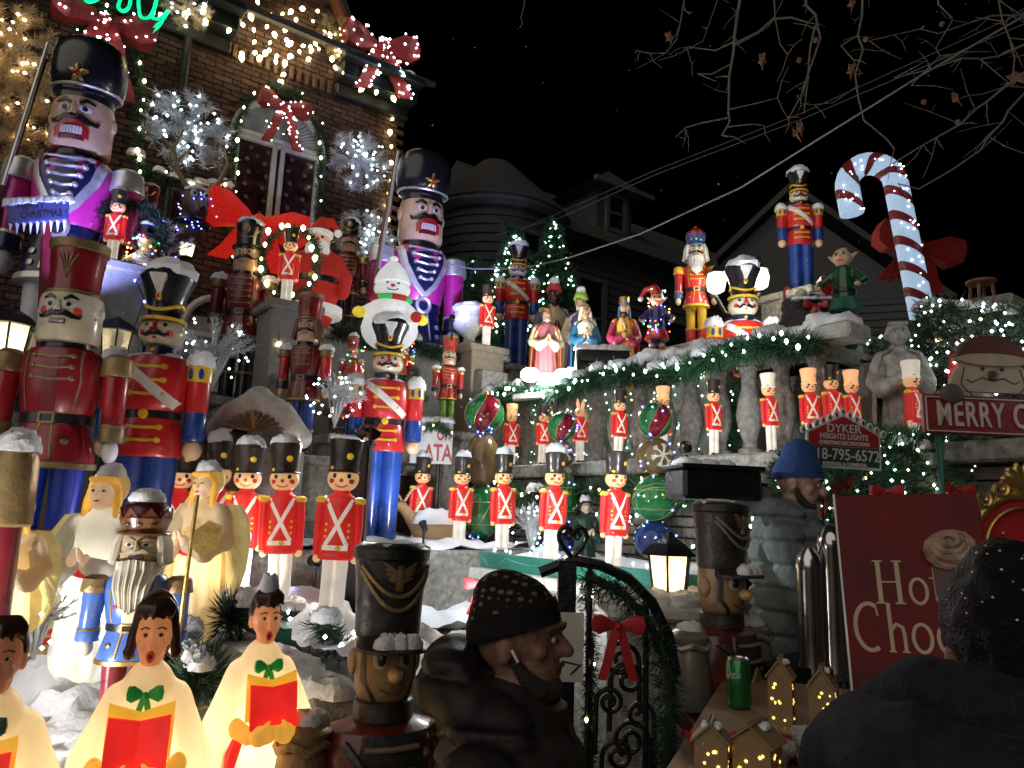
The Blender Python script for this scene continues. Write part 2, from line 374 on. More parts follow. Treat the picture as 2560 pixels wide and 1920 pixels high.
def plume_soldier(label, group=None, snow=True, glow=False):
    """tall painted soldier with flared shako, sash and blue trousers; H=1.75"""
    o = empty('plumed_soldier', label, 'soldier', group)
    lp = [(.001, 0), (.115, .002), (.12, .02), (.115, .05), (.125, .3), (.145, .66), (.148, .69)]
    m = MB()
    for s_ in (-1, 1): m.lathe([(r * .62, z) for r, z in lp], 18, 1, 1.15, (s_ * .068, 0, 0))
    m.build('trousers', BLUE, o)
    lo = [(.001, .675), (.165, .676), (.172, .69), (.168, .78), (.158, .86), (.15, .885)]
    MB().lathe(lo, 26, 1, .8).build('coat_skirt', RED, o); S = lsurf(lo, 1, .8)
    def braid(S, z, par, hw=.085):
        b = MB(); stroke(b, S, [(-hw, z), (0, z - .003), (hw, z)], .017, .005); disc(b, S, -hw, z, .017, None, .006); disc(b, S, hw, z, .017, None, .006); b.build('braid', YEL, par)
    for z in (.835, .765): braid(S, z, o)
    MB().lathe([(.150, .883), (.156, .886), (.156, .925), (.150, .928)], 26, 1, .8).build('belt', BLACK, o)
    bm = MB(); disc(bm, lsurf([(.158, .88), (.158, .93)], 1, .8), 0, .905, .028, None, .008); bm.build('buckle', YEL, o)
    up = [(.15, .925), (.165, .94), (.178, 1.0), (.184, 1.12), (.178, 1.19), (.16, 1.225), (.11, 1.245), (.07, 1.25)]
    MB().lathe(up, 26, 1, .8).build('coat', RED, o); S = lsurf(up, 1, .8)
    for z in (1.165, 1.09, 1.015): braid(S, z, o)
    b = MB(); stroke(b, S, [(-.165, 1.205), (0, 1.075), (.15, .955)], .055, .007); b.build('sash', WHITE, o)
    MB().lathe([(.085, 1.235), (.1, 1.24), (.098, 1.285), (.085, 1.29)], 22).build('collar', NAVY, o)
    b = MB(); disc(b, lsurf([(.1, 1.2), (.1, 1.3)]), 0, 1.262, .014, None, .005); b.build('collar_button', YEL, o)
    for s_ in (-1, 1):
        x = s_ * .232
        MB().lathe([(.058, .93), (.06, .935), (.064, 1.06), (.064, 1.10)], 16, 1, 1, (x, 0, 0)).build('arm', RED, o)
        e = MB().lathe([(.062, 1.10), (.069, 1.102), (.071, 1.19), (.064, 1.215), (.03, 1.232), (.001, 1.235)], 18, 1, 1, (x, 0, 0)).build('epaulette', YEL, o)
        Se = lsurf([(.071, 1.09), (.071, 1.2)]); 
        for k in (-1, 1):
            b = MB(); disc(b, lambda X, Z, ee=0: Se(X, Z, ee), k * .028, 1.145, .014, .032, .004); b.xf(Matrix.Translation((x, 0, 0))); b.build('arch_mark', BLUE, e)
        MB().lathe([(.001, .77), (.057, .771), (.062, .78), (.0625, .925), (.058, .932)], 16, 1, 1, (x, 0, 0)).build('cuff', BLUE, o)
        MB().ball((x, 0, .725), (.054, .054, .058), 16, 10).build('hand', PEACH, o)
    hc, hr = (0, 0, 1.375), (.122, .118, .098)
    h = MB().ball(hc, hr, 24, 14).build('head', CREAM, o); S = bsurf(hc, hr)
    for s_ in (-1, 1):
        b = MB(); disc(b, S, s_ * .05, 1.405, .011, .013); b.build('eye', BLACK, h)
        b = MB(); disc(b, S, s_ * .075, 1.36, .018, None, .003); b.build('cheek', CHEEK, h)
        b = MB(); stroke(b, S, [(0, 1.352), (s_ * .022, 1.358), (s_ * .05, 1.344), (s_ * .072, 1.358), (s_ * .074, 1.366)], [.012, .026, .018, .01, .003], .006); b.build('moustache', BLACK, h)
    b = MB(); stroke(b, S, [(0, 1.43), (0, 1.375)], .019, .014); stroke(b, S, [(-.02, 1.377), (.02, 1.377)], .014, .016); b.build('nose', RED, h)
    b = MB(); disc(b, S, 0, 1.333, .011, .006); b.build('mouth', RED, h)
    hp = [(.112, 1.43), (.118, 1.445), (.096, 1.47), (.094, 1.53), (.112, 1.60), (.146, 1.68), (.15, 1.695), (.13, 1.73), (.06, 1.75), (.001, 1.75)]
    t = MB().lathe(hp, 26).build('shako', BLACK, o); S = lsurf(hp)
    MB().lathe([(.116, 1.432), (.124, 1.437), (.124, 1.452), (.114, 1.456)], 26).build('brim', YEL, t)
    b = MB(); b.tube([(.102 * math.cos(a), .102 * math.sin(a), 1.515 + .022 * math.cos(2 * a) * (1 if math.sin(a) < 0 else .2)) for a in [i * math.pi / 14 for i in range(28)]], .011, 8, closed=True); b.build('hat_cord', YEL, t)
    b = MB(); stroke(b, S, [(0, 1.575), (0, 1.62), (0, 1.66), (0, 1.685)], [.022, .04, .085, .095], .009)
    for k in (-2, -1, 0, 1, 2): stroke(b, S, [(k * .004, 1.60), (k * .02, 1.688)], .016, .013)
    b.build('plume', WHITE, t)
    b = MB(); disc(b, S, 0, 1.565, .018, .024, .012); b.build('badge', YEL, t)
    b = MB(); disc(b, S, 0, 1.565, .008, .012, .018); b.build('badge_gem', RED, t)
    if snow:
        add_snow(t, 1.715, .148, .075, random.random() * 9, over=.03)
        for s_ in (-1, 1): add_snow(o, 1.205, .078, .075, s_ * 3.3 + random.random(), x=s_ * .235, over=.02)
        add_snow(o, 1.222, .15, .035, 5.5, .11, over=.02)
    return o

def nutcracker(P):
    """P: label, group, coat, trousers, boots, hat ('busby','shako','crown','tall'), beard, hair, ... H about 1.8 (hat top)"""
    g = P.get
    o = empty(g('name', 'nutcracker'), P['label'], 'nutcracker', g('group'))
    coat, tr, bt, trim = g('coat', RED), g('trousers', BLACK), g('boots', BLACK), g('trim', GOLD)
    skin = g('skin', PEACH); chest = g('chest'); fat = g('fat', 1.)
    for s_ in (-1, 1):
        MB().lathe([(.055, .14), (.06, .15), (.062, .4), (.072, .62), (.075, .66)], 16, fat, 1.1, (s_ * .078 * fat, 0, 0)).build('leg', tr, o)
        b = MB().lathe([(.001, 0), (.066, .001), (.07, .02), (.066, .16), (.072, .27), (.068, .285)], 16, fat, 1.1, (s_ * .078 * fat, 0, 0)); b.ball((s_ * .078 * fat, -.05, .03), (.06 * fat, .085, .032)); bo = b.build('boot', bt, o)
        MB().lathe([(.073, .262), (.078, .266), (.078, .285), (.073, .29)], 16, fat, 1.1, (s_ * .078 * fat, 0, 0)).build('boot_band', trim, bo)
    sk = [(.001, .60), (.185, .602), (.19, .615), (.175, .70), (.15, .80), (.142, .84)]
    MB().lathe(sk, 26, fat, .78).build('coat_skirt', g('skirt', coat), o); S = lsurf(sk, fat, .78)
    MB().lathe([(.186, .60), (.196, .604), (.194, .632), (.185, .638)], 26, fat, .78).build('hem_trim', trim, o)
    for s_ in (-1, 1):
        b = MB(); stroke(b, S, [(s_ * .03, .83), (s_ * .05, .65)], .01, .004); b.build('skirt_piping', trim, o)
        b = MB()
        for k in range(g('skirt_buttons', 1)): disc(b, S, s_ * .1, .74 - k * .06, .017, None, .008)
        b.build('skirt_button', g('button', trim), o)
    MB().lathe([(.146, .832), (.153, .836), (.153, .885), (.146, .89)], 26, fat, .78).build('belt', g('belt', BLACK), o)
    Sb = lsurf([(.154, .8), (.154, .9)], fat, .78)
    b = MB()
    if g('ring'): b.tube([(.04 * math.cos(a), Sb(.04 * math.cos(a), .86).y - .008, .86 + .045 * math.sin(a)) for a in [i * math.pi / 9 for i in range(18)]], .012, 8, closed=True)
    else:
        for p in ([(-.035, .835), (-.035, .888)], [(.035, .835), (.035, .888)], [(-.035, .836), (.035, .836)], [(-.035, .886), (.035, .886)]): stroke(b, Sb, p, .013, .006, 3)
    b.build('buckle', trim, o)
    up = [(.145, .885), (.155, .90), (.17, 1.0), (.182, 1.12), (.178, 1.19), (.15, 1.235), (.1, 1.25)]
    MB().lathe(up, 26, fat, .8).build('coat', coat, o); S = lsurf(up, fat, .8)
    if chest:
        b = MB(); stroke(b, S, [(0, .93), (0, 1.05), (0, 1.15), (0, 1.235)], [.02, .16 * fat, .24 * fat, .2 * fat], .006, 5); b.build('chest_panel', chest, o)
        for s_ in (-1, 1): b = MB(); stroke(b, S, [(s_ * .15 * fat, 1.22), (s_ * .125 * fat, 1.10), (s_ * .06 * fat, .98), (0, .915)], .034, .011); b.build('lapel', g('lapel', SILVER), o)
        for k in range(5):
            hw = (.1 - .016 * k) * fat; z = 1.21 - k * .048
            b = MB(); stroke(b, S, [(-hw, z + .006), (0, z - .006), (hw, z + .006)], .013, .014); disc(b, S, -hw, z + .006, .013, None, .016); disc(b, S, hw, z + .006, .013, None, .016); b.build('braid', g('braid', SILVER), o)
    else:
        for k in range(g('rows', 4)):
            z = 1.185 - k * .06; hw = .085 * fat
            b = MB(); stroke(b, S, [(-hw, z + .006), (0, z - .006), (hw, z + .006)], .011, .006)
            disc(b, S, -hw, z + .006, .014, None, .008); disc(b, S, hw, z + .006, .014, None, .008); b.build('braid', g('braid', trim), o)
        for s_ in (-1, 1): b = MB(); stroke(b, S, [(s_ * .115 * fat, 1.225), (s_ * .12 * fat, 1.05), (s_ * .1 * fat, .90)], .009, .004); b.build('coat_piping', trim, o)
    if g('front'): b = MB(); stroke(b, S, [(0, .9), (0, 1.23)], .07, .003); b.build('coat_front', g('front'), o)
    MB().lathe([(.1, 1.235), (.112, 1.24), (.11, 1.275), (.1, 1.28)], 22, fat).build('collar', g('collar', BLACK), o)
    aj = g('arms', (0, 0))
    for s_, ang in ((-1, aj[0]), (1, aj[1])):
        A = Matrix.Translation((s_ * .235 * fat, 0, 1.19)) @ Matrix.Rotation(R(ang), 4, 'X') @ Matrix.Rotation(R(-s_ * 2), 4, 'Y')
        def part(nm, mm, prof, n=16): 
            b = MB().lathe(prof, n); b.xf(A); return b.build(nm, mm, o)
        part('arm', g('sleeve', coat), [(.05, -.42), (.055, -.41), (.06, -.2), (.066, -.04), (.05, .01)])
        e = part('epaulette', g('epaulette', trim), [(.08, -.085), (.083, -.08), (.078, -.03), (.074, .015), (.04, .04), (.001, .045)])
        part('cuff', g('cuff', NAVY), [(.056, -.44), (.064, -.435), (.063, -.36), (.057, -.35)]); part('cuff_band', trim, [(.062, -.362), (.066, -.358), (.062, -.345)])
        b = MB().ball((0, -.005, -.485), (.042, .045, .065), 14, 9); b.xf(A); b.build('hand', g('glove', skin), o)
    hw = g('headw', 1.)
    hp = [(.09 * hw, 1.27), (.115 * hw, 1.275), (.124 * hw, 1.30), (.124 * hw, 1.50), (.118 * hw, 1.53), (.09 * hw, 1.55)]
    h = MB().lathe(hp, 26).build('head', skin, o); S = lsurf(hp)
    for s_ in (-1, 1):
        b = MB(); disc(b, S, s_ * .047, 1.465, .028, .017, .004); b.build('eye', WHITE, h)
        b = MB(); disc(b, S, s_ * .045, 1.463, .013, .014, .007); b.build('pupil', NAVY, h)
        b = MB(); stroke(b, S, [(s_ * .018, 1.49), (s_ * .05, 1.51), (s_ * .085, 1.495)], [.012, .022, .008], .006); b.build('eyebrow', g('brow', BLACK), h)
        b = MB(); stroke(b, S, [(0, 1.408), (s_ * .03, 1.418), (s_ * .065, 1.40), (s_ * .095, 1.395), (s_ * .105, 1.415)], [.018, .034, .026, .014, .004], .01); b.build('moustache', g('stache', BLACK), h)
        if g('cheeks', True): b = MB(); disc(b, S, s_ * .085, 1.432, .02, None, .002); b.build('cheek', CHEEK, h)
        b = MB(); b.ball((s_ * .124 * hw, 0, 1.45), (.016, .026, .036), 10, 7); b.build('ear', skin, h)
    b = MB(); stroke(b, S, [(0, 1.49), (0, 1.455), (0, 1.425)], [.014, .02, .036], .02); b.build('nose', skin, h)
    if g('bigmouth'):
        b = MB(); stroke(b, S, [(-.06, 1.31), (-.06, 1.355), (-.03, 1.388), (.03, 1.388), (.06, 1.355), (.06, 1.31)], .026, .012, 3); b.build('lips', RED, h)
        b = MB(); stroke(b, S, [(0, 1.30), (0, 1.375)], .11, .006); b.build('mouth_gap', MAROON, h)
        b = MB()
        for k in range(-3, 4): stroke(b, S, [(k * .014, 1.325), (k * .014, 1.365)], .012, .012, 2)
        b.build('teeth', WHITE, h)
    else:
        b = MB(); stroke(b, S, [(-.04, 1.37), (.04, 1.37)], .026, .004); b.build('mouth', MAROON, h)
        b = MB()
        for k in range(-3, 4): disc(b, S, k * .01, 1.37, .0046, .01, .008, n=6)
        b.build('teeth', WHITE, h)
    if g('beard'):
        b = MB(); Sx = lsurf([(.13, 1.0), (.17, 1.15), (.125, 1.28), (.125, 1.4)])
        L_ = g('beard_len', .22)
        for k in range(-5, 6): stroke(b, Sx, [(k * .019, 1.36 - abs(k) * .004), (k * .02, 1.27), (k * .013, 1.33 - L_ + abs(k) * .012)], [.024, .03, .014], .03 + .006 * (k % 2))
        b.build('beard', g('beard'), h)
    if g('hair'):
        b = MB()
        for k in range(22):
            a = R(-32 + k * 244 / 21); x, y = math.cos(a), math.sin(a)
            b.tube([(x * .118 * hw, y * .118 * hw, 1.545), (x * .138 * hw, y * .138 * hw, 1.47), (x * .145 * hw, y * .142 * hw, 1.38), (x * .16 * hw, y * .15 * hw, 1.315), (x * .175 * hw, y * .16 * hw, 1.335)], [.02, .026, .026, .02, .008], 7)
        b.build('hair', g('hair'), h)
    hat = g('hat', 'shako'); hm = g('hatm', BLACK)
    if hat == 'busby':
        q = [(.118, 1.525), (.128, 1.53), (.126, 1.585), (.15, 1.61), (.165, 1.66), (.168, 1.76), (.155, 1.83), (.12, 1.86), (.001, 1.865)]
        t = MB().lathe(q, 28, 1, 1, p=2.3).build('hat', hm, o); S = lsurf(q, p=2.3)
        b = MB(); b.tube([(.155 * math.cos(a) * 1., .155 * math.sin(a), 1.605 + .025 * math.sin(a)) for a in [i * math.pi / 16 for i in range(32)]], .008, 6, closed=True); b.build('hat_cord', SILVER, t)
        b = MB()
        for k in range(5):
            a = R(90 + 72 * k); stroke(b, S, [(.008 * math.cos(a), 1.63 + .008 * math.sin(a)), (.022 * math.cos(a), 1.63 + .03 * math.sin(a)), (.05 * math.cos(a), 1.63 + .05 * math.sin(a))], [.012, .022, .004], .014, 3)
        b.build('star_badge', GOLD, t); b = MB(); disc(b, S, 0, 1.63, .014, None, .02); b.build('badge_gem', RED, t)
    elif hat == 'shako':
        q = [(.12, 1.525), (.126, 1.53), (.117, 1.56), (.115, 1.62), (.126, 1.72), (.132, 1.77), (.12, 1.795), (.001, 1.80)]
        t = MB().lathe(q, 26).build('hat', hm, o); S = lsurf(q)
        b = MB(); stroke(b, S, [(-.112, 1.70), (-.07, 1.63), (0, 1.60), (.07, 1.63), (.112, 1.70)], .012, .008); b.build('hat_cord', trim, t)
        b = MB(); disc(b, S, 0, 1.70, .036, .044, .008); b.build('badge', g('badge', trim), t)
        b = MB(); b.lathe([(.118, 1.525), (.15, 1.518), (.152, 1.525), (.12, 1.54)], 26, 1, 1.08); b.build('hat_brim', g('brim', BLACK), t)
    elif hat == 'tall':
        q = [(.122, 1.525), (.132, 1.53), (.124, 1.56), (.128, 1.68), (.142, 1.82), (.14, 1.835), (.001, 1.83)]
        t = MB().lathe(q, 26).build('hat', hm, o); S = lsurf(q)
        MB().lathe([(.138, 1.785), (.148, 1.79), (.15, 1.838), (.135, 1.842)], 26).build('hat_band', BRONZE, t)
        MB().lathe([(.124, 1.528), (.137, 1.533), (.135, 1.555), (.124, 1.56)], 26).build('hat_rim', BRONZE, t)
        b = MB()
        for k in (-2, -1, 0, 1, 2): stroke(b, S, [(0, 1.62), (k * .012, 1.70), (k * .026, 1.75)], .007, .006)
        b.build('hat_emblem', trim, t)
    elif hat == 'crown':
        q = [(.12, 1.53), (.128, 1.535), (.12, 1.56), (.128, 1.60), (.14, 1.64), (.145, 1.66)]
        t = MB().lathe(q, 28).build('crown', g('crown', BROWN), o)
        MB().tube([(.134 * math.cos(a), .134 * math.sin(a), 1.545) for a in [i * math.pi / 16 for i in range(32)]], .013, 7, closed=True).build('crown_rope', g('crown', BROWN), t)
        b = MB()
        for k in range(8):
            a = k * math.pi / 4 + R(22.5) - math.pi / 2; V = []
            for da, z in ((-.39, 1.65), (.39, 1.65), (0, 1.74)): V += [(.145 * math.cos(a + da), .145 * math.sin(a + da), z), (.134 * math.cos(a + da), .134 * math.sin(a + da), z)]
            b.add(V, [(0, 2, 4), (1, 5, 3), (0, 1, 3, 2), (2, 3, 5, 4), (4, 5, 1, 0)])
        b.build('crown_point', g('crown', BROWN), t)
        b = MB(); Sx = lsurf(q)
        for k in (-1, 0, 1): disc(b, Sx, k * .075, 1.61, .018, None, .01)
        b.build('crown_gem', g('gem', BROWN), t)
        b = MB(); b.lathe([(.125, 1.62), (.138, 1.68), (.13, 1.74), (.085, 1.79), (.03, 1.81), (.001, 1.81)], 20, wob=.03, k=6); b.build('crown_cap', g('cap', MAROON), t)
        if g('knob'): MB().ball((0, 0, 1.825), .025).build('crown_knob', YEL, t)
    if g('snow'): add_snow(o, {'busby': 1.80, 'shako': 1.775, 'tall': 1.82, 'crown': 1.78}[hat], g('snowr', .13), g('snow'), random.random() * 9, over=.03)
    if g('snow_sh'):
        for s_ in (-1, 1): add_snow(o, 1.20, .085, .06, s_ * 2.2, x=s_ * .235 * fat, over=.02)
    if g('rifle'):
        b = MB().tube([(-.30 * fat, -.06, .55), (-.285 * fat, -.06, 1.0), (-.2 * fat, -.03, 1.75)], [.024, .02, .014], 8); r_ = b.build('rifle', BROWN, o)
        MB().tube([(-.27 * fat, -.075, 1.05), (-.19 * fat, -.045, 1.83)], .009, 7).build('barrel', SILVER, r_)
    return o

def bow_mesh(mb, s=1., tail=1., depth=.12):
    """loops and tails of a ribbon bow in the xz plane, about 1 wide"""
    for k in (-1, 1):
        out = [(0, 0), (.1, .1), (.3, .2), (.46, .19), (.5, .05), (.48, -.08), (.36, -.14), (.16, -.07)]
        n = len(out); V = []; F = []
        for x, z in out:
            b = depth * (.25 + .9 * min(1, abs(x) * 2.2)); V += [(k * x * s, -b * s, z * s), (k * x * s, b * .4 * s, z * s)]
        c0 = len(V); V += [(k * .28 * s, -depth * 1.35 * s, .03 * s), (k * .28 * s, depth * .5 * s, .03 * s)]
        for i in range(n):
            j = (i + 1) % n; F.append((2 * i, 2 * j, 2 * j + 1, 2 * i + 1)); F.append((2 * i, 2 * j, c0)); F.append((2 * i + 1, 2 * j + 1, c0 + 1))
        mb.add(V, F)
        t = [(k * .02, -.02), (k * .12, -.25 * tail), (k * .2, -.55 * tail), (k * .3, -.8 * tail)]
        for (x0, z0), (x1, z1) in zip(t, t[1:]):
            wd = .085
            V = [((x0 - wd) * s, -.05 * s, z0 * s), ((x0 + wd) * s, -.09 * s, z0 * s), ((x1 + wd) * s, -.07 * s, z1 * s), ((x1 - wd) * s, -.03 * s, z1 * s)]
            V += [(x, y + .03 * s, z) for x, y, z in V]
            mb.add(V, [(0, 1, 2, 3), (7, 6, 5, 4), (0, 4, 5, 1), (1, 5, 6, 2), (2, 6, 7, 3), (3, 7, 4, 0)])
    mb.ball((0, -.08 * s, 0), (.07 * s, .08 * s, .075 * s), 12, 8); return mb
def bow(label, m, s, lights=0, lm=None, group=None, lr=.012, tail=1.):
    o = empty('ribbon_bow', label, 'bow', group)
    b = bow_mesh(MB(), s, tail); b.build('ribbon', m, o, ang=60)
    if lights:
        l = MB()
        P = [Vector(v) for v in b.v if v[1] < -.0 * s]
        for _ in range(lights):
            i = random.choice(P); j = random.choice(P)
            if (i - j).length > .32 * s: j = i.lerp(j, .25)
            p = i.lerp(j, random.random())
            if math.hypot(p.x, p.z) < .16 * s and random.random() < .8: continue
            octa(l, (p.x, p.y - .035 * s, p.z), lr * random.uniform(.7, 1.2))
        l.build('lights', lm or COOL, o, False, 'stuff')
    return o
def robed(label, cat, name, P):
    """draped figure, H about .9: robe blob + mantle + head + hands"""
    o = empty(name, label, cat, P.get('group')); robe, mantle, skin, hair = P['robe'], P.get('mantle'), P.get('skin', SKINP), P.get('hair')
    kneel = P.get('kneel', 0)
    def folds(c, n_):
        a = math.atan2(c.y, c.x); k = .007 * math.sin(a * 11 + c.z * 6) * max(0, min(1, (.72 - c.z) * 2.2)); return c + Vector((n_.x, n_.y, 0)) * k
    W = P.get('w', 1.)
    blob([('t', [(0, 0, .03), (0, 0, .25), (0, 0, .45), (0, 0, .62)], [.17 * W, .15 * W, .13 * W, .115 * W]), ('t', [(-.12 * W, 0, .64), (.12 * W, 0, .64)], [.06, .06]), ('b', (0, 0, .70), (.06, .06, .06))], .014, 'robe', robe, o, 2, folds)
    for s_ in (-1, 1):
        blob([('t', [(s_ * .14 * W, 0, .62), (s_ * .19 * W, -.03, .48), (s_ * .12, -.14, .42), (s_ * .045, -.185, .455)], [.055, .06, .065, .045])], .012, 'sleeve', P.get('sleeve', mantle or robe), o, 2)
        hb = [('b', (s_ * .03, -.205, .48), (.022, .03, .034))] + [('t', [(s_ * .022, -.215 - .006 * k, .475 + .014 * k), (s_ * .006, -.23 - .004 * k, .505 + .012 * k)], [.0085, .006]) for k in range(4)]
        blob(hb, .005, 'hand', skin, o, 1)
    if mantle:
        b = MB(); n = 24; rows = [(.09, .70, 150), (.15, .66, 130), (.19 * W, .55, 118), (.205 * W, .40, 112), (.21 * W, .2, 108), (.215 * W, .04, 105)]
        V = []; F = []
        for r, z, sp in rows:
            for i in range(n + 1):
                a = R(90 - sp + 2 * sp * i / n); rr = r * (1 + .04 * math.sin(i * 1.9) * (1 if z < .6 else .3)); V.append((rr * math.cos(a), rr * .9 * math.sin(a), z))
        for j in range(len(rows) - 1):
            for i in range(n): F.append((j * (n + 1) + i, (j + 1) * (n + 1) + i, (j + 1) * (n + 1) + i + 1, j * (n + 1) + i + 1))
        V2 = [Vector(v) * 1 for v in V]; b.add(V, F)
        mo = b.build('mantle', mantle, o); sd = mo.modifiers.new('thick', 'SOLIDIFY'); sd.thickness = .012
    if P.get('sash'):
        S = lsurf([(.16, .3), (.13, .5), (.15, .72)], 1, 1); b = MB(); stroke(b, S, [(-.07, .67), (0, .6), (.06, .48)], .03, .02); b.build('sash', P['sash'], o)
    head = P.get('head', (0, -.02, .80)); hx, hy, hz = head
    h = blob([('b', (hx, hy, hz), (.062, .07, .078)), ('b', (hx, hy - .03, hz - .045), (.04, .042, .04)), ('t', [(0, 0, .68), (hx, hy + .015, hz - .04)], [.04, .035]), ('t', [(hx, hy - .068, hz + .015), (hx, hy - .082, hz - .012)], [.009, .013]),
              ('b', (hx - .062, hy + .01, hz - .005), (.01, .018, .024)), ('b', (hx + .062, hy + .01, hz - .005), (.01, .018, .024))], .007, 'head', skin, o, 1)
    for s_ in (-1, 1):
        MB().ball((hx + s_ * .024, hy - .063, hz + .012), (.0115, .006, .008), 10, 6).build('eye', WHITE, h); MB().ball((hx + s_ * .024, hy - .068, hz + .012), (.0055, .003, .0065), 8, 6).build('pupil', BLACK, h)
        MB().tube([(hx + s_ * .012, hy - .068, hz + .028), (hx + s_ * .026, hy - .067, hz + .033), (hx + s_ * .04, hy - .058, hz + .026)], .0035, 6).build('eyebrow', hair or BROWN, h)
    MB().ball((hx, hy - .072, hz - .038), P.get('mouth', (.014, .006, .005)), 10, 6).build('mouth', P.get('lip', CHEEK), h)
    if hair:
        pr = [('b', (hx, hy + .02, hz + .025), (.072, .07, .068))]
        for k in range(P.get('curls', 10)):
            a = R(-20 + k * 220 / max(1, P.get('curls', 10) - 1)); pr.append(('b', (hx + .062 * math.cos(a), hy + .025 + .05 * math.sin(a), hz + .0 + P.get('hl', 0) * random.uniform(-1, 0)), (.022, .022, .03)))
        for k in range(5): pr.append(('b', (hx - .045 + k * .0225, hy - .035 - .01 * (1 - abs(k - 2) / 2), hz + .068), (.02, .025, .015)))
        if P.get('long'):
            for s_ in (-1, 1): pr.append(('t', [(hx + s_ * .06, hy + .01, hz + .02), (hx + s_ * .07, hy, hz - .05), (hx + s_ * .075, hy - .02, hz - .11)], [.022, .024, .014]))
        blob(pr, .008, 'hair', hair, h, 1)
    if P.get('beard'): blob([('b', (hx, hy - .05, hz - .062), (.045, .03, .03)), ('b', (hx, hy - .045, hz - .09), (.03, .025, .04))] + [('b', (hx + s_ * .045, hy - .01, hz - .045), (.016, .03, .035)) for s_ in (-1, 1)], .007, 'beard', P['beard'], h, 1)
    if P.get('veil'):
        blob([('b', (hx, hy + .025, hz + .03), (.083, .085, .085)), ('t', [(hx - .07, hy + .02, hz), (hx - .085, .01, .68), (-.12, 0, .56)], [.03, .03, .03]), ('t', [(hx + .07, hy + .02, hz), (hx + .085, .01, .68), (.12, 0, .56)], [.03, .03, .03])], .009, 'veil', P['veil'], h, 1,
             lambda c, n_: c if c.y > hy - .045 or abs(c.x) > .06 else c + Vector((0, .03, 0)))
    if P.get('turban'):
        b = MB()
        for k in range(4): b.tube([((.072 - k * .012) * math.cos(a), (.075 - k * .012) * math.sin(a) + hy, hz + .05 + k * .02 + .008 * math.sin(a * 2 + k)) for a in [i * math.pi / 8 for i in range(16)]], .02, 8, closed=True)
        b.ball((hx, hy, hz + .12), (.045, .045, .03)); b.build('turban', P['turban'], h)
    if P.get('snow'): add_snow(o, hz + P.get('snz', .1), .06, P['snow'], random.random() * 8, x=hx, y=hy, over=.02)
    return o
# ------------------------------------------------------------------ setting
def struct(mb, name, m, smooth=False):
    o = mb.build(name, m, None, smooth); o['kind'] = 'structure'; return o
ASPH = mat('wet_asphalt', (.05, .05, .052), .55, bump=.4, scale=120, var=.3)
MORT = mat('mortar', (.13, .115, .1), .9, bump=.3, scale=80)
BRK = [mat('brick_a', (.1, .052, .036), .85, bump=.5, scale=60, var=.3), mat('brick_b', (.07, .036, .028), .85, bump=.5, scale=60, var=.3), mat('brick_c', (.14, .08, .055), .85, bump=.5, scale=60, var=.3)]
GBRK = [mat('grey_brick_a', (.11, .085, .07), .85, bump=.5, scale=60, var=.3), mat('grey_brick_b', (.085, .068, .058), .85, bump=.5, scale=60, var=.3), mat('grey_brick_c', (.14, .105, .085), .85, bump=.5, scale=60, var=.3)]
CORN = mat('dark_cornice_paint', (.012, .016, .016), .5, bump=.1)
TERRA = mat('terracotta_trim', (.3, .1, .05), .6, bump=.2)
GREENB = mat('green_board_paint', (.02, .14, .1), .45, bump=.2, scale=40)
FRAMEP = mat('window_frame_paint', (.62, .63, .6), .5, bump=.1)
SIDING = mat('dark_siding', (.05, .053, .053), .7, bump=.2); ROOFM = mat('dark_shingles', (.055, .05, .047), .85, bump=.5, scale=40); TRIMD = mat('house_trim', (.09, .09, .085), .7)
GLASSD = mat('dark_glass', (.01, .012, .016), .08, coat=.5)

ground = struct(MB().box((0, 60, -.05), (260, 260, .1)), 'ground', ASPH)
struct(MB().box((2.6, 3.75, .25), (4.2, 3.5, .5), bev=.01), 'landing', GREY)
TH = R(54); FD = Vector((math.sin(TH), math.cos(TH), 0)); FN = Vector((math.cos(TH), -math.sin(TH), 0)); C0 = Vector((-1.631, 9, 0))
FM = Matrix(((FD.x, -FN.x, 0, C0.x), (FD.y, -FN.y, 0, C0.y), (0, 0, 1, 0), (0, 0, 0, 1)))   # local x right, y inward, z up; facade at y=0, corner x=0
def fac(t, z, out=0.): return C0 - FD * t + FN * out + Vector((0, 0, z))
def fpix(px, py, out=0.):
    r = ray(px, py); c = Vector((0, 0, CAMZ)); k = ((C0 - c).dot(FN) + out) / r.dot(FN); p = c + r * k; return (C0 - p).dot(FD), p.z
FRZ = 36
def bricks(parent, M, x0, x1, z0, z1, hole, mats, key, nind, bl=.2, bh=.066, depth=.05, jit=.004):
    L = []; j = 0; z = z0
    while z < z1:
        x = x0 - (bl / 2 if j % 2 else 0)
        while x < x1:
            if x > x0 - .05 and not hole(x + bl / 2, z + bh / 2): L.append((x + bl / 2, z + bh / 2))
            x += bl
        z += bh; j += 1
    L.sort(key=key); rnd = random.Random(3)
    meshes = [[MB().box((0, 0, 0), (bl - .011 - .006 * q, depth, bh - .011), bev=.004).mesh('brick', m, False) for q in range(2)] for m in mats]
    rest = [MB() for _ in mats]
    for i, (x, z) in enumerate(L):
        k = rnd.choice((0, 0, 0, 1, 1, 2)); y = rnd.uniform(-jit, jit)
        if i < nind:
            o = bpy.data.objects.new('brick', meshes[k][rnd.randrange(2)]); col.objects.link(o); o.parent = parent; o.matrix_local = M @ Matrix.Translation((x, y, z))
        else: rest[k].box((x, y, z), (bl - .011, depth, bh - .011))
    for r_, m in zip(rest, mats):
        if r_.v: r_.xf(M); q = r_.build('bricks', m, parent, False, 'stuff')
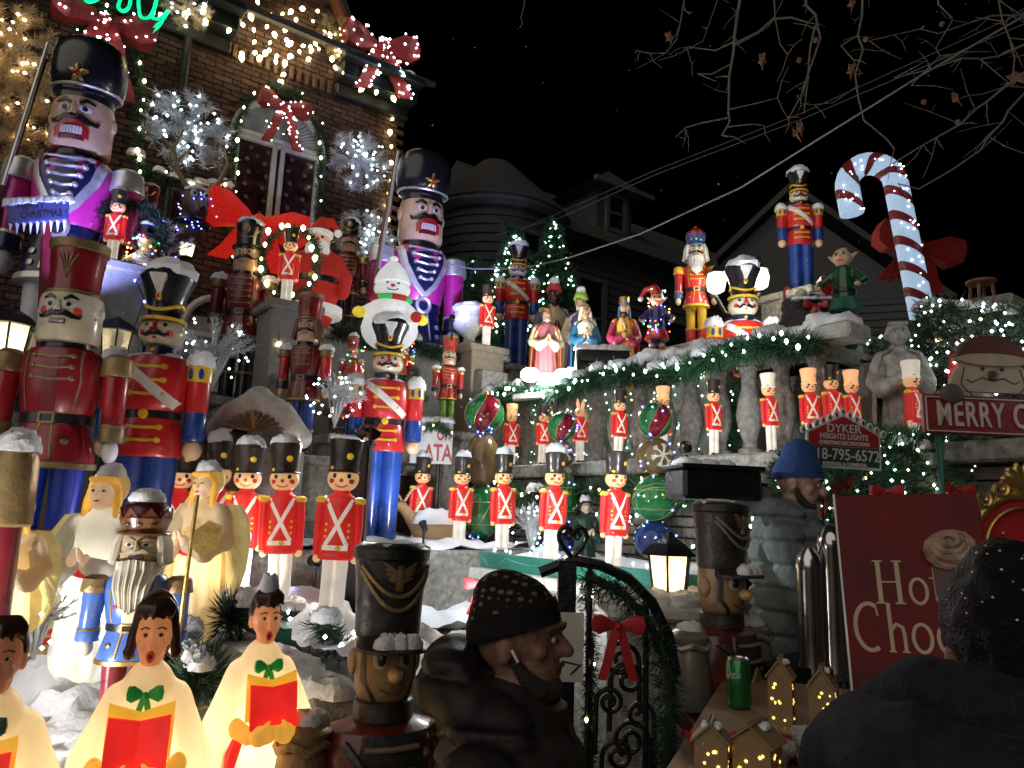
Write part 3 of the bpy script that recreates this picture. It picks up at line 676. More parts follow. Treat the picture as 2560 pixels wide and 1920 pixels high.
# ---- brick house
house = empty('brick_house', 'brown brick house with arched window and lit gable', 'house')
GT, GZ = 1.5, 7.12    # gable centre, springing
m = MB(); m.box((-3.5, .16, 4.55), (7, .28, 5.2)); m.prism([(-2.5, 7.15), (-.5, 7.15), (-1.5, 9.1)], .03, .3); m.xf(FM); m.build('wall', MORT, house, False)
m = MB(); m.box((-.12, 1.9, 4.55), (.24, 3.2, 5.2)); m.xf(FM); m.build('side_wall', MORT, house, False)
WX0, WX1, WZ0, WZ1 = -2.02, -1.0, 5.08, 6.07; WC = (WX0 + WX1) / 2; WR = (WX1 - WX0) / 2
def whole(x, z):
    if WX0 - .12 < x < WX1 + .12 and WZ0 - .05 < z < WZ1: return True
    if z >= WZ1 and math.hypot(x - WC, z - WZ1) < WR + .09: return True
    if -2.35 < x < -1.7 and 2 < z < 3.95: return True
    if z > GZ and abs(x + GT) > 1.0 - (z - GZ) * .52: return True
    return False
bricks(house, FM, -7, 0, 2.6, 8.7, whole, BRK, lambda q: (abs(q[0] + 3.3) * .7 + abs(q[1] - 6.0)), 300)
for x0, x1, nm in ((-7, -2.15, 0), (-.92, .12, 1)):
    c = (x0 + x1) / 2; L = x1 - x0
    m = MB(); m.box((c, -.14, 7.2), (L, .36, .2), bev=.02); m.box((c, -.2, 7.34), (L + .06, .5, .1), bev=.02); m.box((c, -.06, 7.02), (L - .04, .14, .16), bev=.02); m.xf(FM); m.build('cornice', CORN, house, False)
    m = MB()
    for k in range(int(L / .16)): snowcap(m, (x0 + .08 + k * .16, -.2 + random.uniform(-.05, .05), 7.385), .15, .2, random.uniform(.03, .1), k + nm * 50)
    m.xf(FM); m.build('cornice_snow', DSNOW, house)
m = MB()
for s_ in (-1, 1): m.box((-GT + s_ * .56, -.09, 8.13), (.12, .2, 2.2), Matrix.Rotation(-s_ * R(27.5), 3, 'Y')); 
m.xf(FM); m.build('rake_board', TERRA, house, False)
m = MB()
for k in range(14): m.box((-GT - .62 + k * .0955, -.045, 7.02), (.05, .06, .16), bev=.008)
m.xf(FM); m.build('frieze_relief', BRK[2], house, False)
m = MB(); m.add([(-7.2, -.45, 7.4), (.3, -.45, 7.4), (.3, 3.5, 9.4), (-7.2, 3.5, 9.4)], [(0, 1, 2, 3)]); m.add([(-GT, -.2, 9.15), (-GT, 3.5, 9.15), (-.45, 3.5, 7.2), (-.45, -.2, 7.2)], [(0, 1, 2, 3)]); m.add([(-GT, -.2, 9.15), (-GT, 3.5, 9.15), (-2.55, 3.5, 7.2), (-2.55, -.2, 7.2)], [(3, 2, 1, 0)])
m.xf(FM); rf = m.build('roof', ROOFM, house, False); rf.modifiers.new('t', 'SOLIDIFY').thickness = .06
dp = MB().tube([(-2.62, -.09, 6.95), (-2.62, -.09, 6.3), (-2.62, -.07, 3.0)], .045, 10); dp.xf(FM); dp.build('downpipe', CORN, house)
# window with sunburst arch
win = MB().box((WC, -.0, (WZ0 + WZ1) / 2), (WR * 2 - .1, .03, WZ1 - WZ0 - .04)); win.xf(FM); CURT = mat('printed_window_film', (.035, .01, .014), .35, var=.6, scale=40, coat=.6); win = win.build('window', CURT, house, False)
m = MB()
for x in (WX0 + .03, WC - .045, WC + .045, WX1 - .03): m.box((x, -.045, (WZ0 + WZ1) / 2), (.06 if x in (WX0 + .03, WX1 - .03) else .05, .07, WZ1 - WZ0), bev=.008)
for z in (WZ0 + .02, WZ1 - .03, WZ1 + .03): m.box((WC, -.05, z), (WR * 2 + .03, .06, .055), bev=.008)
m.tube([(WC + (WR + .01) * math.cos(a), -.045, WZ1 + (WR + .01) * math.sin(a)) for a in [i * math.pi / 24 for i in range(25)]], .045, 8); m.xf(FM); m.build('window_frame', FRAMEP, win)
m = MB(); n = 30; V = [(WC, -.02, WZ1 + .04)]; F = []
for i in range(2 * n + 1):
    a = math.pi * i / (2 * n); V.append((WC + WR * .98 * math.cos(a), -.012 - (.03 if i % 2 else 0), WZ1 + .04 + WR * .95 * math.sin(a)))
for i in range(2 * n): F.append((0, i + 1, i + 2))
m.add(V, F); m.xf(FM); m.build('sunburst_panel', mat('sunburst_paint', (.42, .46, .47), .5), win, False)
m = MB()
for x in (WC - .24, WC + .24):
    for q in range(6):
        for k in range(2):
            zz = WZ0 + .12 + q * .15; xx = x - .1 + k * .2 + (q % 2) * .03
            m.lathe([(.001, 0), (.026, .001), (.026, .006)], 9, off=(0, 0, 0), rot=Matrix.Rotation(R(90), 3, 'X')); 
            m.v[-27:] = [(v[0] + xx, v[1] - .018, v[2] + zz) for v in m.v[-27:]]
m.xf(FM); m.build('film_snowflake', mat('film_print', (.12, .11, .11), .5), win, False, 'stuff')
sill = MB().box((WC, -.08, WZ0 - .04), (WR * 2 + .2, .2, .08), bev=.015); sill.xf(FM); sill.build('sill', PSTONE, house, False)
# lower arched door opening
m = MB(); m.box((-2.02, -.02, 3.2), (.6, .04, 1.35)); m.xf(FM); dr = m.build('door', mat('grey_door_paint', (.35, .36, .38), .5), house, False)
m = MB(); m.tube([(-2.34, -.04, 2.55), (-2.34, -.04, 3.7)] + [(-2.02 + .32 * math.cos(a), -.04, 3.7 + .4 * math.sin(a)) for a in [math.pi - i * math.pi / 14 for i in range(15)]] + [(-1.7, -.04, 2.55)], .04, 8); m.box((-2.02, -.05, 3.68), (.62, .05, .05)); m.box((-2.02, -.05, 3.1), (.62, .05, .04)); m.xf(FM); m.build('door_frame', FRAMEP, dr)
# porch: floor + parapet in front of the facade
struct(MB().box((-3.0, -1.05, 1.25), (8, 2.1, 2.5), bev=.02).xf(FM), 'porch', GREY)
pw = empty('porch_parapet', 'grey parapet wall of the porch along the brick house', 'wall')
m = MB(); m.box((-.65, -1.9, 2.93), (1.9, .36, .94)); m.xf(FM); m.build('wall_core', GREY, pw, False)
m = MB(); m.box((-.65, -1.9, 3.43), (2.0, .46, .07), bev=.015); m.xf(FM); m.build('coping', PSTONE, pw, False)
m = MB()
for k in range(13): snowcap(m, (-1.55 + k * .15, -1.9 + random.uniform(-.05, .05), 3.46), .13, .18, random.uniform(.03, .08), k + 7)
m.xf(FM); m.build('snow', SNOW, pw, kind='stuff')
struct(MB().box((-2.35, -3.0, .83), (3.3, 2.2, 1.66), bev=.02).xf(FM), 'stair_block', STONE)

# ---- terrace with balustrade (perpendicular to facade)
RA = Vector((-.15, 6.8, 0)); RD = Vector((.588, -.809, 0)); RN = Vector((.809, .588, 0))   # RN points back, away from the camera
TZ = 2.28
def ter(s_, back, z): return RA + RD * s_ + RN * back + Vector((0, 0, z))
TM = Matrix(((RD.x, RN.x, 0, RA.x), (RD.y, RN.y, 0, RA.y), (0, 0, 1, 0), (0, 0, 0, 1)))     # x along rail (towards right/near), y back
struct(MB().box((2.0, 3.0, TZ / 2), (6.2, 6.2, TZ), bev=.02).xf(TM), 'terrace', GREY)
gw = empty('garden_wall', 'dark brick wall below the balustraded terrace', 'wall')
MB().box((2.0, -.135, .95), (6.2, .03, 1.9)).xf(TM).build('wall_core', MORT, gw, False)
bricks(gw, TM @ Matrix.Translation((0, -.17, 0)), -1.0, 4.6, 1.0, 2.2, lambda x, z: False, GBRK, lambda q: abs(q[0] - .6) + abs(q[1] - 1.9) * 1.5, 260)
m = MB().box((2.0, -.09, TZ - .03), (6.3, .34, .1), bev=.015); m.xf(TM); m.build('ledge', STONE, gw, False)
bal = empty('balustrade', 'stone balustrade with turned balusters along the terrace', 'balustrade')
bp = [(.001, 0), (.075, .0), (.075, .05), (.05, .06), (.045, .1), (.075, .2), (.085, .27), (.07, .36), (.048, .44), (.046, .52), (.062, .57), (.05, .585), (.075, .60), (.075, .66)]
bme = MB().lathe(bp, 18).mesh('baluster', STONE)
for k in range(14):
    o = bpy.data.objects.new('baluster', bme); col.objects.link(o); o.parent = bal; o.location = ter(.15 + k * .235, .06, TZ + .02)
rz = lambda s_: 3.03 - .035 * s_
m = MB()
for a, b in ((-.1, 4.7),): m.box((1.68, .06, 2.985), (3.6, .24, .09), bev=.015)
m.xf(TM); m.build('handrail', PSTONE, bal, False)
m = MB()
for k in range(32):
    snowcap(m, (-.05 + k * .11, .06 + random.uniform(-.03, .03), 3.03), .1, .13, random.uniform(.03, .085), k * 1.3, over=.05)
m.xf(TM); m.build('snow', SNOW, bal)
for x in (-.22,): MB().box((x, .06, 2.75), (.26, .3, .98), bev=.015).xf(TM).build('pier', STONE, bal, False)
# lit hedge behind the balusters, carrying the upper bed
hedge = empty('lit_hedge', 'evergreen hedge strung with white lights behind the balusters', 'hedge')
MB().box((2.0, .9, 2.6), (6, .3, .75)).xf(TM).build('branches', DPINE, hedge, False)
m = MB()
for _ in range(9000):
    x = random.uniform(-.8, 4.9); z = random.uniform(TZ, 3.15); d = Vector((random.uniform(-1, 1), -1 + random.uniform(-.4, .6), random.uniform(-.8, .8)))
    needles(m, Vector((x, .76 + .06 * noise.noise(Vector((x * 4, z * 4, 0))), z)), d, random.uniform(.05, .1), .006)
m.xf(TM); m.build('needles', PINE, hedge, False, 'stuff')
lm_ = [MB(), MB()]
for _ in range(620):
    x = random.uniform(-.6, 4.8); z = random.uniform(TZ + .05, 3.1); octa(lm_[random.random() < .15], (x, .70 - random.random() * .05, z), .0085 * random.uniform(.7, 1.25))
for q, mm in zip(lm_, (MINT, WARM)): q.xf(TM); q.build('lights', mm, hedge, False, 'stuff')
ub = empty('upper_bed', 'snow covered upper bed behind the balustrade carrying the statues', 'bed')
MB().box((.3, 2.25, 2.69), (3.4, 3.1, .78), bev=.02).xf(TM).build('bed_wall', GREY, ub, False)
MB().box((4.0, 1.35, 2.59), (3.3, 1.5, .66), bev=.02).xf(TM).build('planter_wall', GREY, ub, False)
m = MB(); nx, ny = 46, 40
def grid(mb, f, x0, x1, y0, y1, nx, ny):
    V = [(x0 + (x1 - x0) * i / nx, y0 + (y1 - y0) * j / ny, 0) for j in range(ny + 1) for i in range(nx + 1)]
    V = [(x, y, f(x, y)) for x, y, _ in V]
    F = [(j * (nx + 1) + i, j * (nx + 1) + i + 1, (j + 1) * (nx + 1) + i + 1, (j + 1) * (nx + 1) + i) for j in range(ny) for i in range(nx)]
    return mb.add(V, F)
def fz(x, y, s_=3., a=.05): return a * noise.fractal(Vector((x * s_, y * s_, 2.2)), .9, 2.1, 4)
grid(m, lambda x, y: 3.10 + fz(x, y), -1.38, 1.98, .72, 3.78, nx, ny); m.xf(TM); m.build('snow', SNOW, ub); m = MB(); grid(m, lambda x, y: 2.95 + fz(x, y, 3, .03), 2.37, 5.6, .62, 2.08, nx, 16); m.xf(TM); m.build('snow', SNOW, ub)

m = MB(); grid(m, lambda x, y: 1.685 + fz(x, y, 4, .05), -3.98, -.72, -4.08, -2.12, 50, 30); m.xf(FM); struct(m, 'snow_cover', SNOW, True)
# ---- beds below: right bed in front of the garden wall, left bed, planter
def lip(mb, a, b, wd, h, z): pass
rb = empty('right_bed', 'raised snowy bed edged with green board and pale stone below the brick wall', 'bed')
MB().box((1.1, -.62, .78), (4.4, .9, 1.5), bev=.01).xf(TM).build('bed_wall', STONE, rb, False)
for k in range(7):
    b = MB().box((-.8 + k * .62, -1.09, 1.515), (.605, .14, .075), bev=.012); b.xf(TM); b.build('coping_stone', PSTONE, rb, False)
MB().box((1.1, -1.055, 1.60), (4.4, .035, .1)).xf(TM).build('green_board', GREENB, rb, False)
m = MB(); grid(m, lambda x, y: 1.60 + fz(x, y, 4.5, .06) + .05 * math.sin((y + 1.07) / .9 * 3.14), -1.1, 3.3, -1.075, -.15, 70, 18); m.xf(TM); m.build('snow', SNOW, rb)
m = MB()
for k in range(30): octa(m, (-.9 + k * .13, -1.03 + random.uniform(-.03, .1), 1.665), .011)
m.xf(TM); m.build('lights', COOL, rb, False, 'stuff')
# lower strip of snow in front of the right bed
m = MB(); grid(m, lambda x, y: 1.30 + fz(x, y, 4, .08), -1.6, 2.0, -1.75, -1.16, 50, 14); m.xf(TM); sb = empty('lower_bed', 'low snow filled bed beside the gate', 'bed'); m.build('snow', SNOW, sb)
MB().box((.2, -1.46, .63), (3.6, .58, 1.22), bev=.01).xf(TM).build('bed_wall', STONE, sb, False)

PA = at(580, 1590, 3.0); PB = at(940, 1850, 1.9); PD = (PB - PA); PD.z = 0; PL = PD.length; PD.normalize(); PN = Vector((-PD.y, PD.x, 0))  # PN points right/back over the planter
PMx = Matrix(((PD.x, PN.x, 0, PA.x), (PD.y, PN.y, 0, PA.y), (0, 0, 1, 0), (0, 0, 0, 1)))
PZ = 1.34
pl = empty('stone_planter', 'long stone planter with green board edge and snow on top', 'planter')
MB().box((-.35, .31, .64), (2.7, .6, 1.28), bev=.01).xf(PMx).build('planter_wall', STONE, pl, False)
for k in range(5):
    b = MB().box((-1.4 + k * .53, .06, PZ - .02), (.52, .2, .1), bev=.025); b.xf(PMx); b.build('coping_stone', STONE, pl, False)
MB().box((-.9, .185, PZ + .03), (2.0, .03, .12)).xf(PMx).build('green_board', GREENB, pl, False)
def plz(x, y):
    e = min(1, max(0, (y - .15) / .2)); return PZ + .02 + (.09 * e) + fz(x, y, 4, .09) * (.4 + .6 * e) + max(0, -x - .2) * .03
m = MB(); grid(m, plz, -1.7, 1.0, .21, .62, 80, 18); m.xf(PMx); m.build('snow', SNOW, pl)
m = MB()
for k in range(6): snowcap(m, (.35 + k * .11, .06 + random.uniform(-.03, .03), PZ + .025), .09, .085, random.uniform(.02, .05), k)
m.xf(PMx); m.build('edge_snow', DSNOW, pl)
m = MB()
for k in range(26): octa(m, (random.uniform(-1.5, 1.3), random.uniform(.16, .5), PZ + random.uniform(.09, .13)), .009)
m.xf(PMx); m.build('lights', COOL, pl, False, 'stuff')
lb = empty('left_bed', 'lower snowy flower bed where the carol singers stand', 'bed')
def lbz(x, y):
    z = 1.02 + .13 * (y - 2.0) + fz(x, y, 2.6, .15) + .06 * noise.noise(Vector((x * 9, y * 9, 1))); z += max(0, y - 4.0) * .1; return z
def lbin(p): return (p - PA).dot(PN) < .02
m = MB(); V = []; F = []; nx, ny = 130, 130; x0, x1, y0, y1 = -4.6, .1, 1.25, 5.6
g_ = {}
for j in range(ny + 1):
    for i in range(nx + 1):
        p = Vector((x0 + (x1 - x0) * i / nx, y0 + (y1 - y0) * j / ny, 0)); p.z = lbz(p.x, p.y)
        if lbin(Vector((p.x, p.y, 0)) - Vector((0, 0, 0))): g_[i, j] = len(V); V.append(p)
for j in range(ny):
    for i in range(nx):
        q = [(i, j), (i + 1, j), (i + 1, j + 1), (i, j + 1)]
        if all(k in g_ for k in q): F.append([g_[k] for k in q])
m.add(V, F); m.build('snow', SNOW, lb)
MB().box((-2.5, 1.2, .45), (4.4, .1, .95), bev=.01).build('bed_wall', STONE, lb, False)
MB().box((-2.5, 1.2, .94), (4.5, .2, .06), bev=.012).build('coping', PSTONE, lb, False)
MB().box((-3.2, 3.9, .5), (3.2, 3.6, 1.0)).build('soil', mat('dark_soil', (.04, .03, .022), .9, bump=.5), lb, False)

# ---- dark houses behind
bh = empty('shingled_house', 'dark shingled house with round turret behind the terrace', 'house')
def siding(mb, x0, x1, y, z0, z1, st=.16):
    z = z0
    while z < z1:
        mb.add([(x0, y - .03, z), (x1, y - .03, z), (x1, y, min(z + st, z1)), (x0, y, min(z + st, z1)), (x0, y, z), (x1, y, z)], [(0, 1, 2, 3), (0, 4, 5, 1)]); z += st
HB = Matrix.Translation((-.15, 12.4, 0)) @ Matrix.Rotation(R(36), 4, 'Z')
m = MB(); siding(m, .9, 9.5, 0, 2, 7.1); m.box((4.75, 2.5, 4.5), (9.4, 4.9, 5.2)); m.xf(HB); m.build('wall', SIDING, bh, False)
m = MB(); pr = []
z = 2.0
while z < 7.05: pr += [(1.23, z), (1.2, z + .15)]; z += .16
m.lathe(pr, 32, off=(0, .5, 0)); m.xf(HB); m.build('turret', SIDING, bh, True, ang=20)
m = MB(); m.lathe([(1.3, 6.95), (1.38, 7.03), (1.38, 7.13), (1.34, 7.16)], 32, off=(0, .5, 0)); m.xf(HB); m.build('turret_eaves', TRIMD, bh, False)
m = MB(); m.box((5.2, -.25, 7.06), (8.6, .5, .16)); m.xf(HB); m.build('eaves', TRIMD, bh, False)
m = MB(); m.lathe([(1.42, 7.1), (1.36, 7.2), (.3, 8.25), (.001, 8.4)], 32, off=(0, .5, 0)); m.xf(HB); m.build('turret_roof', ROOFM, bh, False)
m = MB(); m.add([(0, -.45, 7.12), (9.8, -.45, 7.12), (9.8, 2.4, 9.2), (.3, 2.4, 9.2), (0, 5.3, 7.12), (9.8, 5.3, 7.12)], [(0, 1, 2, 3), (3, 2, 5, 4), (0, 3, 4)]); m.xf(HB); m.build('roof', ROOFM, bh, False)
def sash(mb, gl, x, y, z, w_, h_):
    for q in (-1, 1): mb.box((x + q * w_ / 2, y - .05, z), (.09, .08, h_ + .1)); mb.box((x, y - .05, z + q * h_ / 2), (w_, .08, .09))
    mb.box((x, y - .04, z), (w_, .05, .05)); gl.box((x, y - .012, z), (w_, .02, h_))
for x, z, ww, hh in ((1.9, 5.6, .7, 1.5), (4.3, 5.2, .8, 1.5), (5.6, 5.2, .8, 1.5), (3.2, 3.4, .9, 1.4)):
    a, b = MB(), MB(); sash(a, b, x, -.02, z, ww, hh); a.xf(HB); b.xf(HB); f = a.build('window', TRIMD, bh, False); b.build('pane', GLASSD, f, False)
a, b = MB(), MB(); sash(a, b, -.25, -.72, 5.7, .8, 1.7); a.xf(HB); b.xf(HB); f = a.build('window', TRIMD, bh, False); b.build('pane', GLASSD, f, False)
DX, DY = 2.7, .15
m = MB(); m.box((DX, DY + .8, 7.95), (.95, 1.6, 1.2)); m.xf(HB); dm = m.build('dormer', SIDING, bh, False)
m = MB(); m.add([(DX - .8, DY - .35, 8.38), (DX + .8, DY - .35, 8.38), (DX, DY + .2, 8.95), (DX, DY + 2.3, 8.95), (DX - .8, DY + 2.3, 8.38), (DX + .8, DY + 2.3, 8.38)], [(0, 1, 2), (0, 2, 3, 4), (1, 5, 3, 2), (0, 4, 5, 1)]); m.xf(HB); m.build('dormer_roof', ROOFM, dm, False)
m = MB(); m.box((DX, DY - .3, 8.4), (1.6, .1, .1)); m.xf(HB); m.build('dormer_fascia', TRIMD, dm, False)
a, b = MB(), MB(); sash(a, b, DX, DY - .01, 7.93, .5, .75); a.xf(HB); b.xf(HB); f = a.build('dormer_window', TRIMD, dm, False); b.build('pane', GLASSD, f, False)
b2 = empty('gabled_house', 'dark gabled house roof behind the candy cane', 'house')
HM2 = Matrix.Translation((6.0, 15.5, 0)) @ Matrix.Rotation(R(-20), 4, 'Z')
m = MB(); siding(m, -2.6, 2.6, 0, 2, 6.6); m.prism([(-2.6, 6.6), (2.6, 6.6), (0, 9.0)], -.01, 3); m.box((0, 1.6, 4.3), (5.2, 3.1, 4.6)); m.xf(HM2); m.build('wall', SIDING, b2, False)
m = MB()
for s_ in (-1, 1): m.add([(0, -.3, 9.25), (0, 4, 9.25), (s_ * 3.0, 4, 6.45), (s_ * 3.0, -.3, 6.45)], [(0, 1, 2, 3)])
m.xf(HM2); r_ = m.build('roof', ROOFM, b2, False); r_.modifiers.new('t', 'SOLIDIFY').thickness = .12
a, b = MB(), MB(); sash(a, b, -.9, -.02, 5.6, .9, 1.4); a.xf(HM2); b.xf(HM2); f = a.build('window', TRIMD, b2, False); b.build('pane', GLASSD, f, False)
# ------------------------------------------------------------------ decorations on the brick house
def light_string(label, pts, step, m, r=.016, group=None, sag=.02, out=Vector((0, 0, 0)), wire=True, jit=.02, name='light_string'):
    o = empty(name, label, 'lights', group)
    P = path_pts(pts, step); P = [p + rv() * jit for p in P]
    if wire: MB().tube([p + Vector((0, 0, r * .8)) for p in P], .004, 5).build('wire', WIRE, o)
    b = MB().lathe([(.001, -r * 1.7), (r * .75, -r * .8), (r, 0), (r * .7, r * .9), (r * .35, r * 1.1)], 8).mesh('bulb', m)
    for p in P[:300]:
        q = bpy.data.objects.new('bulb', b); col.objects.link(q); q.parent = o; q.location = p; q.rotation_euler = (random.uniform(-.7, .7), random.uniform(-.7, .7), 0); q.scale = (random.uniform(.65, 1.25),) * 3
    return o
def fxy(L, out=.08): return [fac(*fpix(x, y, out), out) for x, y in L]
light_string('warm white bulbs running down the right corner of the brick house', fxy([(984, 215), (988, 260), (978, 330), (975, 450), (968, 580), (962, 700), (955, 790)]), .17, WARM, .025)
light_string('warm white bulbs along the right hand cornice and gable foot', fxy([(600, 145), (690, 150), (780, 118), (830, 150), (862, 185), (905, 222), (980, 245)], .3), .15, WARM, .026)
light_string('warm white bulbs along the long left hand cornice', fxy([(330, 60), (400, 38), (460, 35), (510, 52), (575, 80)], .35), .15, WARM, .026)
k = 0
for L, lab in (([(500, 5), (560, 60), (640, 85), (720, 70), (800, 40)], 'uppermost swag of warm bulbs across the gable'), ([(545, 20), (610, 120), (700, 160), (770, 140), (830, 75)], 'middle swag of warm bulbs across the gable'),
               ([(640, 20), (680, 70), (740, 110), (800, 130), (850, 165)], 'swag of warm bulbs down the right slope of the gable'), ([(660, 100), (700, 180), (715, 205)], 'short drop of warm bulbs above the window bow'),
               ([(620, 55), (665, 40), (720, 15), (760, 10)], 'tangled warm bulbs near the gable top'), ([(590, 80), (650, 128), (720, 128), (790, 108)], 'lower tangle of warm bulbs across the gable face')):
    light_string(lab, fxy(L, .16), .15, WARM, .026, 'warm gable lights', jit=.07)
def garland(label, pts, rad, per_m, m=PINE, bulbs=None, step=.15, br=.016, bm=WARM, L=.06, wd=.004, name='garland', snow=0, droop=.2):
    o = empty(name, label, 'garland'); g = MB(); garland_mesh(g, pts, rad, per_m, L, wd, droop); g.build('needles', m, o, False, 'stuff')
    MB().tube(path_pts(pts, .2), rad * .18, 6).build('core', DPINE, o)
    if bulbs:
        b = MB().lathe([(.001, -br * 1.6), (br * .8, -br * .7), (br, 0), (br * .5, br)], 7).mesh('bulb', bm)
        for p in path_pts(pts, step):
            q = bpy.data.objects.new('bulb', b); col.objects.link(q); q.parent = o; q.location = p + bulbs * rad * random.uniform(.7, 1.2) + rv() * rad * .4; q.scale = (random.uniform(.55, 1.4),) * 3
    if snow:
        s_ = MB()
        for i, p in enumerate(path_pts(pts, .12)):
            if random.random() < snow: snowcap(s_, (p.x, p.y, p.z + rad * .35), rad * random.uniform(.5, 1.0), rad * .7, rad * .5, i, over=.02)
        if s_.v: s_.build('snow', SNOW, o, kind='stuff')
    return o
FO = FN
garland('pine garland with warm bulbs framing the arched window', fxy([(572, 640), (578, 520), (583, 400), (590, 310), (625, 245), (690, 212), (755, 245), (795, 320), (803, 400), (798, 500), (793, 560)], .1), .085, 1100, bulbs=FO, step=.17)
garland('pine garland with warm bulbs hanging beside the giant nutcracker hat', fxy([(180, 60), (260, 25), (340, 110), (352, 210), (345, 330), (342, 440)], .12), .085, 1000, bulbs=FO, step=.17)
garland('snowy pine swag with warm bulbs below the reindeer head', fxy([(340, 395), (400, 440), (470, 470), (560, 470)], .14), .11, 900, bulbs=FO, step=.2, snow=.9)
# Joy in green neon script
joy = empty('neon_sign', 'green neon script sign reading Joy above the cornice', 'sign')
J0 = fpix(330, 40, .42)
def joyp(L): return [fac(*fpix(x, y, .42), .42) for x, y in L]
STR = {'letter_j': [(205, -60), (262, -66), (255, -20), (240, 0), (220, 4), (212, -6), (230, -16), (262, -12)],
       'letter_o': [(300, 0), (296, 18), (308, 28), (322, 18), (326, -4), (318, -14), (304, -10), (300, 0)],
       'letter_y': [(346, -2), (348, 30), (356, 45), (372, 44), (386, 20), (392, -4), (386, 20), (382, 46), (392, 48), (412, 36), (420, 26), (408, 48), (388, 76), (374, 92), (362, 90), (362, 80), (380, 72), (396, 60)]}
for nm, L in STR.items():
    P = joyp(L); Q = []
    for i in range(len(P) - 1):
        p0, p1, p2, p3 = P[max(i - 1, 0)], P[i], P[i + 1], P[min(i + 2, len(P) - 1)]
        for q in range(5):
            t = q / 5; Q.append(.5 * ((2 * p1) + (p2 - p0) * t + (2 * p0 - 5 * p1 + 4 * p2 - p3) * t * t + (3 * p1 - p0 - 3 * p2 + p3) * t ** 3))
    Q.append(P[-1]); MB().tube(Q, .017, 8).build(nm, NEON, joy)
MB().tube(joyp([(200, -30), (420, 55)]), .012, 6).build('bracket', CORN, joy)
# bows
def fput(o, px, py, out, rx=0, ry=0):
    o.location = fac(*fpix(px, py, out), out); o.rotation_euler = (R(rx), R(ry), R(FRZ)); return o
fput(bow('red glitter bow with white lights over the arched window', GLIT, .62, 110, COOL, lr=.011), 712, 268, .2)
fput(bow('big red glitter bow with white lights at the right corner of the roof', GLIT, 1.02, 230, COOL, lr=.015, tail=.75), 950, 120, .35, 0, -8)
fput(bow('red bow with bulbs above the giant nutcracker hat', GLIT, .95, 120, bulb_mat('pale_blue_bulb', (.7, .8, 1), 16), lr=.012), 262, 60, .3)
BOWL = mat('lit_red_mesh', (.6, .015, .01), .4, emit=.25, ecol=(.9, .02, .01), glit=.8, scale=160, var=.4)
fput(bow('large glowing red mesh bow on the wall behind the dark nutcracker', BOWL, 1.12, 0, tail=.55), 640, 560, .45, 0, 4)
# tinsel snowflakes
def flake(label, rad, m, lm, nl, arms=6, px=0, py=0, out=.15, per=260, group='tinsel snowflakes on the wall'):
    o = empty('tinsel_snowflake', label, 'ornament', group); b = MB(); l = MB()
    for k in range(arms):
        a = 2 * math.pi * k / arms + .3; d = Vector((math.cos(a), 0, math.sin(a)))
        segs = [(Vector(), d * rad)] + [(d * rad * .55, d * rad * .55 + Vector((math.cos(a + s_), 0, math.sin(a + s_))) * rad * .4) for s_ in (-.8, .8)]
        for p, q in segs:
            for _ in range(int(per * (q - p).length / rad)):
                t = random.random(); v = rv(); needles(b, p.lerp(q, t), v, rad * random.uniform(.12, .3), rad * .01)
    for _ in range(nl):
        v = rv(); v.y *= .3; p = v * rad * math.sqrt(random.uniform(.03, .9)); octa(l, (p.x, p.y - .05, p.z), random.uniform(.012, .019))
    b.build('tinsel', m, o, False, 'stuff'); l.build('lights', lm, o, False, 'stuff'); MB().ball((0, .02, 0), (.03, .03, .03)).build('hub', CORN, o)
    fput(o, px, py, out); return o
flake('warm white tinsel snowflake lowest on the left wall', .5, WTINSEL, WARM, 16, px=50, py=335, out=.2, per=420)
flake('warm white tinsel snowflake near the roof on the left wall', .4, WTINSEL, WARM, 12, px=38, py=100, out=.2, per=420)
flake('warm white tinsel snowflake midway up the left wall', .36, WTINSEL, WARM, 12, px=35, py=205, out=.22, per=420)
flake('silver tinsel snowflake above the reindeer antlers', .46, TINSEL, COOL, 46, px=470, py=325, out=.25, per=420)
flake('silver tinsel snowflake right of the arched window', .4, TINSEL, COOL, 40, px=902, py=405, out=.25, per=420)
flake('frosted tinsel burst behind the small dark nutcracker', .4, TINSEL, COOL, 36, px=915, py=600, out=.3, per=380)
flake('pale tinsel burst on the left cornice', .26, WTINSEL, COOL, 20, px=470, py=20, out=.4, per=300)
flake('golden tinsel burst beside the roof corner bow', .3, mat('gold_tinsel', (.6, .5, .22), .4, .2), WARM, 24, px=850, py=95, out=.3, per=340)
